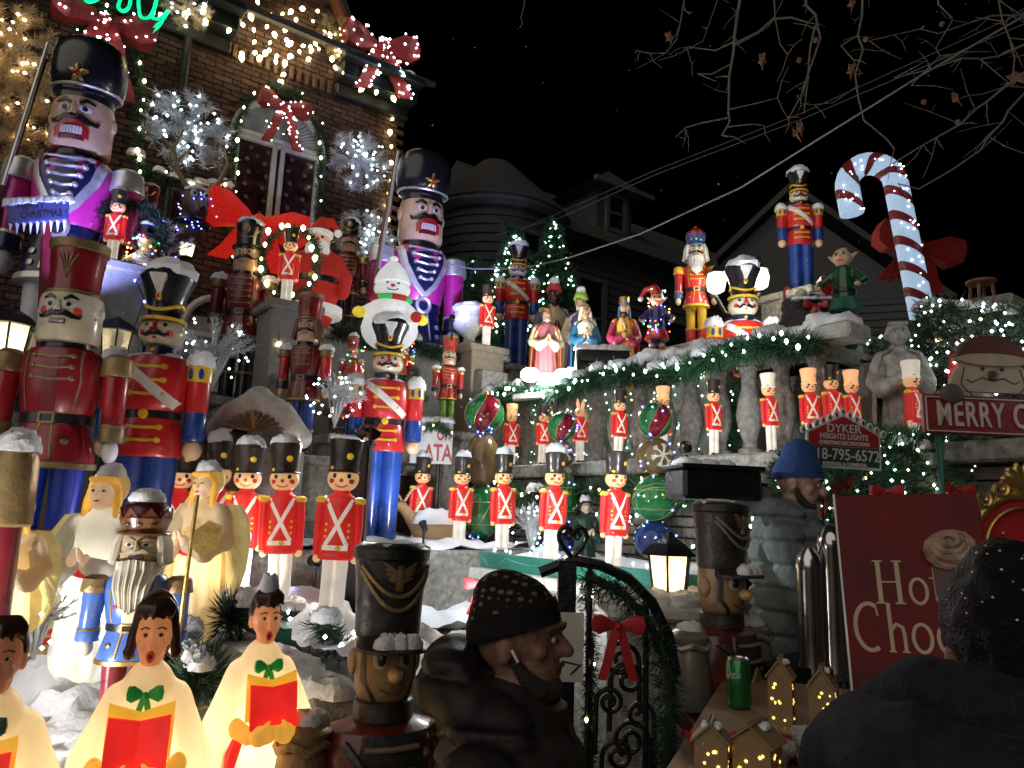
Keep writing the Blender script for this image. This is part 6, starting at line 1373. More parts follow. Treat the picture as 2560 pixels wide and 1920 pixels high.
    stroke(b, S, [(0, Z + .02), (0, Z - .045)], [.012, .02], .008); b.build('eagle_emblem', BRONZE, t); MB().lathe([(.099, 1.455), (.104, 1.46), (.104, 1.485), (.097, 1.49)], 26).build('hat_band', BLK2, t)
    add_snow(t, 1.482, .098, .022, 3, over=.012, m=DSNOW); b = MB(); [snowcap(b, (-.035 + .035 * k, -.12, 1.242), .03, .028, .03, k) for k in range(3)]; b.build('visor_snow', DSNOW, t, kind='stuff')
    for s_ in (-1, 1): add_snow(o, 1.045, .05, .03, 6 + s_, x=s_ * .19, over=.012, m=DSNOW)
    return o
t1 = shako_soldier('wooden soldier in tall dark shako with eagle beside the patterned beanie'); put(t1, 1.5, 982, 1356, 2.05, 24, zb=.34)
_l = t1.location; sp = empty('step_block', 'low stone block under the shako soldier', 'plinth', loc=(_l.x, _l.y, 0)); MB().box((0, 0, .17), (.5, .4, .34), bev=.02).build('block', STONE, sp, False)
t2 = shako_soldier('wooden soldier with silver fringe behind the stall table', True, mat('worn_silver_paint', (.3, .27, .22), .35, .5)); put(t2, 1.5, 1800, 1252, 2.75, 40, zb=.5)
# black box housing on a stake
bx = empty('speaker_box', 'black weatherproof speaker box above the wooden soldier', 'speaker'); MB().box((0, 0, 0), (.36, .2, .13), bev=.015).build('housing', IRON, bx, False); MB().box((.0, 0, .07), (.38, .22, .02), bev=.005).build('lid', IRON, bx, False); MB().lathe([(.02, 0), (.018, .06), (.001, .07)], 10, rot=Matrix.Rotation(R(90), 3, 'Y'), off=(.18, -.02, 0)).build('nozzle', IRON, bx)
MB().tube([(0, .05, -.06), (0, .05, -1.72)], .02, 8).build('stake', IRON, bx); bx.location = at(1782, 1212, 3.2); bx.rotation_euler.z = R(12)
cap_ = MB(); [snowcap(cap_, (-.12 + .08 * k, 0, .078), .06, .08, .03, k) for k in range(3)]; cap_.build('snow', SNOW, bx, kind='stuff')
o, l = lantern('lit pier lantern beside the gate', 1, 1674, 1330, 1492, 3.25, 1.2, rz=12); l.data.energy = 1.0
pi_ = empty('gate_pier', 'stone pier with snow under the lit lantern', 'pier', loc=(at(1655, 1500, 3.25).x, 3.25, 0)); MB().box((0, 0, .75), (.42, .36, 1.5), bev=.015).build('shaft', STONE, pi_, False); MB().box((0, 0, 1.53), (.5, .44, .06), bev=.015).build('cap', PSTONE, pi_, False); b = MB(); [snowcap(b, (-.18 + .12 * k, random.uniform(-.1, .1), 1.56), .11, .12, .05, k) for k in range(4)]; b.build('snow', DSNOW, pi_, kind='stuff')
# ---- iron gate
GY = 2.25
def gp(px, py, dy=0): p = at(px, py, GY); return Vector((p.x, GY + dy, p.z))
gt = empty('iron_gate', 'black wrought iron gate with heart finial and scrolls', 'gate')
c = gp(1432, 1352); H_ = [(16 * math.sin(a) ** 3, 13 * math.cos(a) - 5 * math.cos(2 * a) - 2 * math.cos(3 * a) - math.cos(4 * a)) for a in [i * math.pi / 18 for i in range(36)]]
MB().tube([c + Vector((x * .0026, 0, z * .0034)) for x, z in H_], .0075, 8, closed=True).build('heart_finial', IRON, gt)
for s_ in (-1, 1): MB().tube([c + Vector((s_ * (.014 + .012 * math.cos(a) * (1 - a / 12)), 0, .012 + .012 * math.sin(a) * (1 - a / 12))) for a in [i * .5 for i in range(16)]], .004, 6).build('heart_scroll', IRON, gt)
MB().box((gp(1418, 1400).x, GY, gp(1418, 1400).z / 2), (.052, .052, gp(1418, 1400).z)).build('gate_post', IRON, gt, False)
MB().tube([gp(1350, 1432), gp(1400, 1412), gp(1440, 1402), gp(1500, 1412), gp(1570, 1445), gp(1630, 1505), gp(1672, 1590), gp(1690, 1690)], .016, 8).build('arch_bar', IRON, gt)
for px, yt in ((1475, 1412), (1615, 1500), (1682, 1640)):
    a = gp(px, yt); MB().tube([a, (a.x, GY, .15)], .009, 8).build('bar', IRON, gt)
for z in (1.0, .2): MB().tube([(gp(1418, 1500).x, GY, z), (gp(1686, 1500).x, GY, z)], .011, 8).build('rail', IRON, gt)
for (cx, cy, r0, tw, s_) in ((1550, 1650, .055, 1.6, 1), (1525, 1755, .04, 1.7, -1), (1570, 1700, .05, 1.3, -1), (1575, 1850, .055, 1.6, 1), (1545, 1890, .045, 1.5, -1), (1600, 1790, .04, 1.5, 1)):
    q = gp(cx, cy); P = [q + Vector((s_ * r0 * (1 - t * .8) * math.cos(t * tw * 6.283), 0, r0 * (1 - t * .8) * math.sin(t * tw * 6.283))) for t in [i / 26 for i in range(27)]]
    MB().tube([q + Vector((s_ * r0 * 1.05, 0, -.14))] + P, .0075, 7).build('scroll', IRON, gt)
garland('dark pine garland hanging over the iron gate', [gp(1460, 1440, -.03), gp(1540, 1470, -.03), gp(1600, 1530, -.03), gp(1650, 1610, -.03), gp(1668, 1720, -.03), gp(1660, 1920, -.03), gp(1655, 2050, -.03)], .075, 2600, DPINE, L=.05, wd=.0022, snow=.15)
garland('short pine sprig hanging inside the gate arch', [gp(1470, 1480, .02), gp(1480, 1640, .02), gp(1475, 1800, .02), gp(1480, 1950, .02)], .045, 1800, PINE, L=.05, wd=.0022, bulbs=Vector((0, -1, 0)), step=.22, br=.004)
o = bow('red velvet ribbon tied on the gate garland', mat('red_velvet', (.4, .012, .015), .6), .2, tail=1.2); o.location = gp(1535, 1555, -.08); o.scale = (.75,) * 3
o = bow('red ribbon poking up behind the patterned beanie', mat('red_velvet', (.4, .012, .015), .6), .17); o.location = at(1203, 1462, 3.6)
nt = empty('paper_notice', 'laminated white notice on the gate post', 'notice'); n0 = gp(1425, 1612, -.035); nt.location = n0; MB().box((0, 0, 0), (.072, .004, .19)).build('sheet', mat('paper', (.6, .58, .5), .35, coat=.4), nt, False); b = MB(); stroke(b, lambda x, z, e=0: Vector((x, -.002 - e, z)), [(-.02, -.04), (.028, -.05), (.0, -.075), (.03, -.045)], .005, .001, 2); b.build('pen_marks', BLACK, nt, False)
# ---- people
JKT = mat('dark_puffer_cloth', (.022, .018, .017), .55, bump=.12, scale=40, var=.3, spec=.3); GJK = mat('grey_puffer_cloth', (.13, .15, .155), .85, bump=.3, scale=50, var=.15, spec=.12); HOOD = mat('charcoal_fleece', (.028, .029, .034), .95, bump=.5, scale=220, var=.2, spec=.1); JEAN = mat('dark_trousers', (.02, .022, .03), .8); SHOE = mat('black_boots', (.015, .015, .015), .5)
SK1 = mat('skin_tone_a', (.24, .12, .08), .55, bump=.3, scale=220, var=.22); SK2 = mat('skin_tone_b', (.4, .24, .18), .55, bump=.3, scale=220, var=.2); HAIRB = mat('black_hair', (.012, .01, .01), .6, bump=.8, scale=180, spec=.2); BEARD = mat('dark_beard', (.03, .02, .016), .7, bump=.7, scale=240)
def person(label, skin, coat, arms, puff, head_dx=0, look=0, coat_len=.78, hood=None, cap=None, hair=None, beard=None, nod=0):
    o = empty('person', label, 'person'); hx, hz = 0, 1.655
    HR = Matrix.Translation((0, .0, 1.53)) @ Matrix.Rotation(R(look), 4, 'Z') @ Matrix.Rotation(R(nod), 4, 'X') @ Matrix.Translation((0, 0, -1.53))
    hp = lambda *p: tuple(HR @ Vector(p))
    pr = [('t', [(s_ * .1, 0, .92), (s_ * .11, -.01, .5), (s_ * .11, .02, .09)], [.085, .06, .04]) for s_ in (-1, 1)] + [('b', (s_ * .11, -.05, .04), (.045, .12, .04)) for s_ in (-1, 1)]
    pr += [('t', [(0, 0, .95), (0, .01, 1.15), (0, .01, 1.38)], [.14, .13, .14]), ('t', [(-.15, .01, 1.42), (.15, .01, 1.42)], [.06, .06]), ('t', [(0, .02, 1.42), hp(0, 0, 1.58)], [.065, .06])]
    pr += [('b', hp(0, .015, 1.685), (.075, .095, .098)), ('b', hp(0, -.03, 1.62), (.058, .06, .075)), ('b', hp(0, -.06, 1.575), (.032, .03, .024)), ('t', [hp(0, -.082, 1.69), hp(0, -.108, 1.652)], [.011, .016]), ('b', hp(0, -.078, 1.705), (.055, .02, .012)), ('b', hp(0, -.083, 1.612), (.024, .013, .009)), ('b', hp(0, -.082, 1.6), (.02, .012, .008))]
    pr += [('b', hp(s_ * .077, .02, 1.655), (.012, .022, .034)) for s_ in (-1, 1)] + [('b', hp(s_ * .045, -.052, 1.65), (.02, .02, .018)) for s_ in (-1, 1)]
    for s_, A in zip((-1, 1), arms):
        el, wr, hd = [Vector(q) for q in A]; sh = Vector((s_ * .18, .01, 1.41)); pr.append(('t', [sh, el, wr], [.05, .042, .03])); d = (hd - wr).normalized(); sd = d.cross(Vector((0, 0, 1)));
        if sd.length < .1: sd = Vector((0, 1, 0))
        sd.normalize(); up = sd.cross(d).normalized(); pr.append(('b', wr + d * .05, (.035, .035, .035)))
        for k in range(4): b0 = wr + d * .075 + sd * (-.028 + .019 * k); L_ = (.075, .085, .08, .062)[k]; pr.append(('t', [b0, b0 + d * L_ * .55 - up * .008, b0 + d * L_ * .9 - up * .03], [.0105, .0098, .009]))
        b0 = wr + d * .04 - sd * s_ * .03; pr.append(('t', [b0, b0 + d * .035 - sd * s_ * .022, b0 + d * .06 - sd * s_ * .018 - up * .012], [.013, .011, .0095]))
    body = blob(pr, .0075, 'body', skin, o, 1)
    for s_ in (-1, 1): MB().ball(hp(s_ * .032, -.083, 1.678), (.0125, .006, .0075), 10, 7).build('eye', mat('eye_white', (.5, .48, .45), .2), o); MB().ball(hp(s_ * .032, -.0885, 1.678), (.006, .0035, .006), 8, 6).build('iris', BLACK, o); MB().tube([hp(s_ * .014, -.097, 1.7), hp(s_ * .035, -.096, 1.706), hp(s_ * .056, -.081, 1.7)], .004, 6).build('eyebrow', BEARD, o)
    def wr_(c, n_):
        f_ = ((c.z + .006 * noise.noise(c * 5)) / .1) % 1; d_ = min(f_, 1 - f_) * .1; cr = math.exp(-(d_ / .028) ** 2); k = puff * (.5 - 1.5 * math.exp(-(d_ / .011) ** 2)) + (.005 * cr * noise.noise(Vector((c.x * 45, c.y * 45, c.z * 8))) + .004 * noise.noise(c * 6) if puff > .005 else .014 * noise.noise(Vector((c.x * 9, c.y * 9, c.z * 4))) + .005 * noise.noise(c * 20)); return c + n_ * k
    jp = [('t', [(0, .01, coat_len), (0, .01, 1.1), (0, .015, 1.36)], [.2, .185, .18]), ('t', [(-.17, .015, 1.4), (.17, .015, 1.4)], [.085, .085]), ('t', [(-.1, .01, coat_len), (.1, .01, coat_len)], [.14, .14]), ('t', [(0, .02, 1.42), (0, .015, 1.5)], [.115, .1])]
    for s_, A in zip((-1, 1), arms):
        el, wr, hd = [Vector(q) for q in A]; jp.append(('t', [(s_ * .19, .015, 1.4), el, wr], [.088, .075, .058]))
    if hood: jp += [('t', [(-.095, -.02, 1.49), (-.12, .07, 1.53), (-.07, .14, 1.57), (0, .16, 1.58), (.07, .14, 1.57), (.12, .07, 1.53), (.095, -.02, 1.49)], [.055, .065, .08, .085, .08, .065, .055])] 
    blob(jp, .0085, 'jacket', coat, o, 2, wr_)
    if puff > .005:
        MB().lathe([(.1, 1.47), (.112, 1.48), (.105, 1.535), (.09, 1.545), (.088, 1.5)], 24, 1, 1.05, off=(0, .0, 0)).build('collar', coat, o)
        MB().tube([(0, -.205, coat_len - .05), (0, -.195, 1.1), (0, -.175, 1.36), (0, -.118, 1.5)], .006, 6).build('zip', IRON, o)
    if hood == 2:
        for nm, L_, rr in (('hood', [(-.16, -.03, 1.47), (-.19, .08, 1.52), (-.12, .2, 1.53), (0, .24, 1.52), (.12, .2, 1.53), (.19, .08, 1.52), (.16, -.03, 1.47)], [.06, .085, .1, .105, .1, .085, .06]), ('hood_rim', [(-.13, -.03, 1.53), (-.16, .06, 1.6), (-.11, .17, 1.64), (0, .22, 1.62), (.11, .17, 1.64), (.16, .06, 1.6), (.13, -.03, 1.53)], [.03, .035, .04, .045, .04, .035, .03])):
            blob([('t', L_, rr)], .012, nm, coat, o, 3, lambda c, n_: c + n_ * (.016 * noise.noise(c * 11) + .006 * noise.noise(c * 30)))
    blob([('t', [(s_ * .1, .005, .9), (s_ * .11, -.005, .5), (s_ * .11, .02, .12)], [.11, .085, .075]) for s_ in (-1, 1)] + [('b', (0, 0, .92), (.17, .13, .1))], .016, 'trousers', JEAN, o, 2, lambda c, n_: c + n_ * .008 * noise.noise(c * 12))
    for s_ in (-1, 1): blob([('b', (s_ * .11, -.05, .05), (.06, .15, .05)), ('t', [(s_ * .11, .03, .06), (s_ * .11, .03, .16)], [.06, .06])], .014, 'shoe', SHOE, o, 1)
    HI = HR.inverted()
    def clampz(a, b_):
        def f(c, n_):
            q = HI @ c; t = -q.y * .32; q.z = min(max(q.z, a + t), b_ + t); return HR @ q
        return f
    if cap:
        cm, ribm, tall = cap
        q = blob([('b', hp(0, .018, 1.70), (.09, .112, .118)), ('b', hp(0, .04, 1.76 + tall), (.065, .08, .065))], .008, 'beanie', cm, o, 2, clampz(1.715, 9))
        blob([('b', hp(0, .018, 1.69), (.093, .115, .16))], .008, 'beanie_cuff', ribm, o, 2, clampz(1.69, 1.745))
    if hair: blob([('b', hp(0, .018, 1.71), (.092, .112, .102)), ('b', hp(0, .075, 1.65), (.062, .05, .085))] + [('b', hp(0, .01, 1.75), (.075, .09, .075))], .009, 'hair', hair, o, 1, lambda c, n_: c + n_ * .008 * noise.noise(c * 40))
    if beard: blob([('b', hp(0, -.062, 1.57), (.045, .038, .035)), ('t', [hp(-.068, .0, 1.635), hp(-.06, -.025, 1.6), hp(-.042, -.055, 1.575), hp(0, -.078, 1.562), hp(.042, -.055, 1.575), hp(.06, -.025, 1.6), hp(.068, .0, 1.635)], [.012, .018, .022, .022, .022, .018, .012]), ('t', [hp(-.03, -.092, 1.615), hp(0, -.098, 1.626), hp(.03, -.092, 1.615)], [.006, .007, .006])], .006, 'beard', beard, o, 1)
    return o, hp
KN = mat('patterned_knit', (.016, .014, .013), .9, bump=.4, scale=120, spec=.15)
nt_ = KN.node_tree; vo = nt_.nodes.new('ShaderNodeTexVoronoi'); vo.inputs['Scale'].default_value = 42; vo.inputs['Randomness'].default_value = .35; mp = nt_.nodes.new('ShaderNodeMapping'); mp.inputs['Scale'].default_value = (1, 1, 1.5); tc_ = nt_.nodes.new('ShaderNodeTexCoord'); nt_.links.new(tc_.outputs['Object'], mp.inputs[0]); nt_.links.new(mp.outputs[0], vo.inputs['Vector'])
rp = nt_.nodes.new('ShaderNodeValToRGB'); rp.color_ramp.elements[0].color = (.17, .115, .08, 1); rp.color_ramp.elements[0].position = .25; rp.color_ramp.elements[1].color = (.013, .011, .011, 1); rp.color_ramp.elements[1].position = .38; nt_.links.new(vo.outputs['Distance'], rp.inputs[0]); nt_.links.new(rp.outputs[0], nt_.nodes['Principled BSDF'].inputs['Base Color'])
BLKN = mat('black_knit', (.012, .011, .012), .9, bump=.4, scale=150, spec=.15)
dn = lambda s_: ((s_ * .27, .02, 1.13), (s_ * .25, -.06, .88), (s_ * .24, -.1, .76))
p1_, hp1 = person('man in patterned beanie and dark hooded coat seen in profile', SK1, JKT, (dn(-1), dn(1)), .012, hood=1, cap=(KN, BLKN, .0), beard=BEARD, look=8)
MB().tube([hp1(-.088, .0, 1.66), hp1(-.0895, -.008, 1.648), hp1(-.088, -.015, 1.636)], .0038, 7).build('earbud', WHITE, p1_)
put(p1_, 1.83, 1308, 1418, 1.72, 68, zb=0)
fw = ((-.25, -.08, 1.16), (-.14, -.34, 1.05), (-.1, -.44, 1.02)); fw2 = ((.25, -.08, 1.16), (.14, -.36, 1.08), (.1, -.46, 1.06))
p2_, hp2 = person('stall vendor in blue beanie and grey puffer coat looking down', SK2, GJK, (fw, fw2), .013, coat_len=.66, hood=1, cap=(mat('blue_knit', (.012, .045, .17), .9, bump=.4, scale=150), mat('blue_knit', (.012, .045, .17), .9), .04), beard=BEARD, nod=16); put(p2_, 1.86, 1975, 1100, 3.25, 62, zb=.5)
p3_, hp3 = person('person in charcoal hooded fleece with snow in dark hair seen from behind', SK1, HOOD, (dn(-1), dn(1)), .003, hood=2, hair=HAIRB); b = MB()
for _ in range(60): v = rv(); octa(b, hp3(v.x * .085, .03 + v.y * .1, 1.72 + abs(v.z) * .1), random.uniform(.0008, .0022))
b.build('snow_specks', SNOW, p3_, False, 'stuff'); put(p3_, 1.83, 2520, 1336, 1.1, 150, zb=0)
# ---- stall table
TBZ = 1.37
def tab(px, py, z=TBZ): r = ray(px, py); k = (z - CAMZ) / r.z; return Vector((0, 0, CAMZ)) + r * k
a_, b_ = tab(1660, 1925), tab(1812, 1688); e1 = (b_ - a_).normalized(); e2 = Vector((e1.y, -e1.x, 0)); TW = mat('table_wood', (.3, .17, .09), .45, bump=.2, scale=14, var=.25)
tb = empty('stall_table', 'wooden stall table with can and lit wooden houses', 'table'); TBM = Matrix(((e2.x, e1.x, 0, a_.x), (e2.y, e1.y, 0, a_.y), (0, 0, 1, 0), (0, 0, 0, 1))); dl = (b_ - a_).length
for k in range(4): MB().box((.09 + k * .182, dl / 2 - .2, TBZ - .015), (.178, dl + .4, .03), bev=.003).xf(TBM).build('plank', TW, tb, False)
for x, y in ((.06, -.32), (.67, -.32), (.06, dl - .08), (.67, dl - .08)): MB().box((x, y, .94 if y > 0 else .67), (.05, .05, .85 if y > 0 else 1.38)).xf(TBM).build('leg', TW, tb, False)
cn = empty('drink_can', 'green soft drink can with white lettering on the table', 'can'); cl = tab(1848, 1770); cn.location = cl; CG = mat('can_green', (.02, .2, .05), .25, .6, coat=.3); r_ = .031
MB().lathe([(.024, 0), (.027, .002), (r_, .012), (r_, .112), (.027, .12), (.026, .123), (.024, .119), (.001, .118)], 26).build('can_body', CG, cn); MB().lathe([(.0265, .119), (.0275, .122), (.025, .125), (.0235, .122)], 24).build('rim', mat('aluminium', (.6, .6, .6), .25, .9), cn)
t = text('Sprite', WHITE, .019, 'lettering', cn, sx=.9, ext=.0004, bold=.0006); 
for v in t.data.vertices: a = v.co.x / r_ - 1.05; v.co = Vector(((r_ + .0008) * math.sin(a), -(r_ + .0008) * math.cos(a), v.co.z + .075 + v.co.x * .15))
cn.scale = (1.12,) * 3
HW = mat('plywood', (.3, .19, .09), .6, bump=.2, scale=40); GLOWH = bulb_mat('warm_window_glow', (1, .62, .12), 3.2)
def ply_house(label, px, pyb, wd, h, rz, seed):
    o = empty('plywood_house', label, 'ornament', 'lit plywood houses'); rn = random.Random(seed); hb = h * .72; dp = wd * .8
    MB().prism([(-wd / 2, 0), (wd / 2, 0), (wd / 2, hb), (0, h * .97), (-wd / 2, hb)], -dp / 2, dp / 2).build('wall', HW, o, False)
    for s_ in (-1, 1):
        sl = math.hypot(wd / 2 + .008, h * .97 - hb); an = math.atan2(h * .97 - hb, wd / 2); MB().box((s_ * wd * .26, 0, (hb + h) / 2 + .003), (sl + .012, dp + .016, .004), Matrix.Rotation(s_ * an, 3, 'Y')).build('roof', HW, o, False)
    for f in range(9):
        x = rn.uniform(-.35, .35) * wd; z = rn.uniform(.1, .9) * hb; b = MB(); r = rn.uniform(.0025, .005); V = [(x + r * (1 if i % 2 else .5) * math.cos(i * math.pi / 5), -dp / 2 - .0012, z + r * (1 if i % 2 else .5) * math.sin(i * math.pi / 5)) for i in range(10)]; b.add([(x, -dp / 2 - .0014, z)] + V, [(0, 1 + (i + 1) % 10, 1 + i) for i in range(10)]); b.build('star_cutout', GLOWH, o, False)
        b = MB(); y = rn.uniform(-.35, .35) * dp; b.add([(wd / 2 + .0014, y, z)] + [(wd / 2 + .0012, y + (v[0] - x), v[2]) for v in V], [(0, 1 + i, 1 + (i + 1) % 10) for i in range(10)]); b.build('star_cutout', GLOWH, o, False)
    q = MB(); [snowcap(q, (rn.uniform(-.2, .2) * wd, rn.uniform(-.3, .3) * dp, h * .93), .012, .012, .01, k) for k in range(3)]; q.build('snow', SNOW, o, kind='stuff')
    o.location = tab(px, pyb); o.rotation_euler.z = R(rz); return o
ply_house('tall lit plywood house right of the drink can', 1955, 1806, .062, .165, -28, 1); ply_house('tall lit plywood house beside the hooded sleeve', 2060, 1838, .062, .165, -28, 2); ply_house('low plywood house at the table front on the red cloth', 1780, 1960, .065, .12, -20, 3); ply_house('gabled plywood house in the fur trimmed cloth', 1895, 1965, .08, .12, -40, 4); ply_house('plywood house half under the hooded sleeve', 2065, 1965, .07, .09, -20, 5)
cl_ = empty('red_cloth', 'crumpled red velvet cloth with white fur trim and snow', 'cloth'); RV = mat('red_velvet', (.4, .012, .015), .6)
P0 = tab(1705, 1860); P1 = tab(2120, 1880); n = 46; mm = 18; V = []; F = []
for j in range(mm + 1):
    for i in range(n + 1):
        p = P0.lerp(P1, i / n) + Vector((.02, -.17, 0)) * (j / mm - .25 + .12 * math.sin(i * .35)); z = .012 + .022 * abs(noise.noise(Vector((i * .2, j * .28, 0)))) + .012 * math.sin(i * .5 + j * .3) * math.sin(j / mm * 3.1); V.append(Vector((p.x, p.y, TBZ + max(.004, z))))
for j in range(mm):
    for i in range(n): F.append((j * (n + 1) + i, j * (n + 1) + i + 1, (j + 1) * (n + 1) + i + 1, (j + 1) * (n + 1) + i))
MB().add(V, F).build('velvet', RV, cl_)
FUR = mat('white_fur', (.6, .55, .5), .9, bump=1., scale=130)
for px in (1930, 2035, 2130):
    q = tab(px, 1895); blob([('t', [q + Vector((.02, .07, .02)), q + Vector((0, 0, .025)), q + Vector((-.03, -.09, .02))], [.03, .034, .03])] + [('b', q + Vector((random.uniform(-.03, .03), random.uniform(-.1, .08), .035)), (.02, .02, .018)) for _ in range(12)], .008, 'fur_trim', FUR, cl_, 1, lambda c, n_: c + n_ * .008 * noise.noise(c * 90))
un = empty('steel_urn', 'polished steel hot drink urns behind the red sign', 'urn'); STL = mat('polished_steel', (.5, .48, .46), .16, .95)
for x, r, h in ((0, .045, .42), (.085, .05, .5)): MB().lathe([(.001, 0), (r, 0), (r * 1.03, .01), (r, .03), (r, h - .05), (r * 1.06, h - .04), (r * .9, h), (.02, h + .03), (.001, h + .035)], 22, off=(x, .0, 0)).build('urn_body', STL, un)
un.location = tab(1990, 1692) + Vector((.06, .0, 0)); MB().box((.0, .02, .02), (.34, .12, .04), bev=.006).build('tray', IRON, un, False)
# ---- hot chocolate board
hs = empty('menu_board', 'dark red board lettered Hot Chocolate', 'sign'); TL, TR, BL = at(2062, 1240, 2.35), at(2412, 1232, 2.2), at(2128, 1672, 2.2); ex = (TR - TL); bw_ = ex.length; ex.normalize(); ez = TL - BL; bh_ = ez.length; ez.normalize(); ey = ez.cross(ex).normalized(); ez = ex.cross(ey).normalized()
BMx = Matrix(((ex.x, ey.x, ez.x, BL.x), (ex.y, ey.y, ez.y, BL.y), (ex.z, ey.z, ez.z, BL.z), (0, 0, 0, 1))); BRD = mat('board_red', (.13, .005, .006), .6, var=.3, spec=.3, bump=.05, scale=12)
bh2 = bh_; MB().box((bw_ / 2, .012, bh2 / 2 - .1), (bw_, .018, bh2 + .2), bev=.002).xf(BMx).build('board', BRD, hs, False); MB().box((-.003, .012, bh2 / 2 - .1), (.006, .022, bh2 + .21)).xf(BMx).build('edge', WHITE, hs, False)
SP = lambda x, z, e=0: Vector((x, .003 - e, z)); LET = mat('cream_lettering', (.5, .38, .24), .5)
def glyph(ch, x, z, s_):
    b = MB(); w_ = .1 * s_; th = .035 * s_
    def st(L, wd): stroke(b, SP, [(x + p * s_, z + q * s_) for p, q in L], wd, .0012, 3)
    arc = lambda cx, cz, rx, rz_, a0, a1, n_=14: [(cx + rx * math.cos(R(a0 + (a1 - a0) * i / n_)), cz + rz_ * math.sin(R(a0 + (a1 - a0) * i / n_))) for i in range(n_ + 1)]
    if ch == 'H': st([(.1, 0), (.1, 1)], w_); st([(.5, 0), (.5, 1)], w_); st([(.1, .5), (.5, .5)], th); [st([(p - .11, q), (p + .11, q)], th) for p in (.1, .5) for q in (.015, .985)]; wd = .68
    elif ch == 'C': st(arc(.36, .5, .28, .48, 60, 300, 22), w_ * .85); st([(.5, .92), (.53, .72)], th); wd = .66
    elif ch == 'o': st(arc(.22, .3, .17, .28, 0, 362, 22), w_ * .7); wd = .46
    elif ch == 't': st([(.12, .85), (.12, .12), (.18, .03), (.28, .03)], w_ * .75); st([(0, .6), (.27, .6)], th); wd = .32
    elif ch == 'h': st([(.09, 0), (.09, 1)], w_ * .8); st([(.09, .42), (.2, .57), (.32, .5), (.34, .35), (.34, 0)], w_ * .7); [st([(p - .07, .012), (p + .07, .012)], th) for p in (.09, .34)]; wd = .45
    elif ch == 'c': st(arc(.22, .3, .17, .28, 45, 315, 18), w_ * .7); wd = .4
    elif ch == 'l': st([(.08, 0), (.08, 1)], w_ * .8); st([(0, .012), (.16, .012)], th); wd = .2
    elif ch == 'a': st(arc(.18, .2, .14, .18, 0, 362, 18), w_ * .6); st([(.05, .5), (.16, .58), (.3, .5), (.32, .1), (.4, .02)], w_ * .6); wd = .44
    elif ch == 'e': st(arc(.22, .3, .17, .28, 20, 320, 20), w_ * .6); st([(.06, .33), (.39, .36)], th); wd = .44
    b.xf(BMx).build('letter_' + ch.lower(), LET, hs, False); return wd * s_
for word, x, z, s_ in (('Hot', .085, bh_ * .36, .125), ('Chocolate', .012, bh_ * .10, .135)):
    for ch in word: x += glyph(ch, x, z, s_)
sw = MB(); c0_ = Vector((bw_ * .76, -.01, bh_ * .66))
for k in range(4): sw.tube([c0_ + Vector(((.058 - .012 * k) * math.cos(a), -.006 * k, (.05 - .011 * k) * math.sin(a) + .008 * k)) for a in [i * .45 for i in range(15)]], [.012 + .004 * math.sin(i) for i in range(15)], 7)
sw.ball(c0_, (.05, .02, .045)); sw.xf(BMx).build('cream_swirl', mat('cocoa_cream', (.4, .26, .18), .5, var=.5, scale=60), hs)
MB().box((bw_ * .76, .0, bh_ * .5), (.1, .012, .1)).xf(BMx).build('cocoa_cup', mat('cup_brown', (.09, .03, .02), .5), hs, False)
for x in (.06, bw_ - .06): MB().tube([BMx @ Vector((x, .04, bh_ * .3)), (BMx @ Vector((x, .25, 0))).xy.to_3d() + Vector((0, 0, .5))], .014, 6).build('leg', TW, hs)
# ---- gilded throne, merry christmas sign, roof shaped sign, old white sign, blue sign
th = empty('gilded_throne', 'gilded baroque throne back with red velvet', 'throne'); c = at(2560, 1385, 2.75); th.location = (c.x, 2.75, c.z); th.scale = (.72, .72, .72)
arc = [(.26 * math.cos(a), 0, .02 + .27 * math.sin(a)) for a in [i * math.pi / 20 for i in range(21)]]; MB().tube([(.26, 0, -.6)] + arc + [(-.26, 0, -.6)], .024, 10).build('frame', GOLD, th); MB().prism([(x, z) for x, _, z in arc] + [(-.26, -.6), (.26, -.6)], .0, .04).build('velvet_back', RV, th, False)
MB().tube([(.2 * math.cos(a), -.02, .02 + .21 * math.sin(a)) for a in [i * math.pi / 20 for i in range(21)]], .009, 8).build('inner_bead', GOLD, th)
for k in range(9):
    a = math.pi * (k + .5) / 9; q = Vector((.31 * math.cos(a), -.01, .02 + .32 * math.sin(a))); s_ = 1 if k < 4 else -1
    MB().tube([q + Vector((s_ * .05 * (1 - t * .75) * math.cos(t * 8 + a), -.01 * t, .05 * (1 - t * .75) * math.sin(t * 8 + a))) for t in [i / 16 for i in range(17)]], .014, 7).build('scroll', GOLD, th)
blob([('b', (0, -.01, .37), (.09, .03, .06))] + [('t', [(0, -.02, .34), (.1 * math.cos(a), -.03, .34 + .11 * math.sin(a))], [.02, .016]) for a in [R(20 + 28 * i) for i in range(6)]], .01, 'shell_crest', GOLD, th)
for x, z in ((-.1, .1), (.02, .14), (.1, .05), (-.03, 0)): MB().ball((x, -.005, z), .01).build('tuft_button', GOLD, th)
MB().box((0, -.2, -.62), (.56, .5, .1), bev=.02).build('seat', RV, th, False)
for x, y in ((-.25, .0), (.25, 0), (-.25, -.42), (.25, -.42)): MB().tube([(x, y, -.6), (x, y, -(c.z - .5) / .72)], .03, 8).build('leg', GOLD, th)
SGR = mat('sign_red', (.2, .018, .022), .45, bump=.15); SGC = mat('sign_cream', (.52, .45, .37), .5)
ms = empty('christmas_sign', 'red wooden sign lettered Merry Christmas with santa cut out on top', 'sign'); p = at(2308, 1083, 3.2); q = at(2308, 985, 3.2); hh = q.z - p.z; ww = 1.15; ms.location = (p.x, 3.2, p.z); ms.rotation_euler = (0, R(0), R(4))
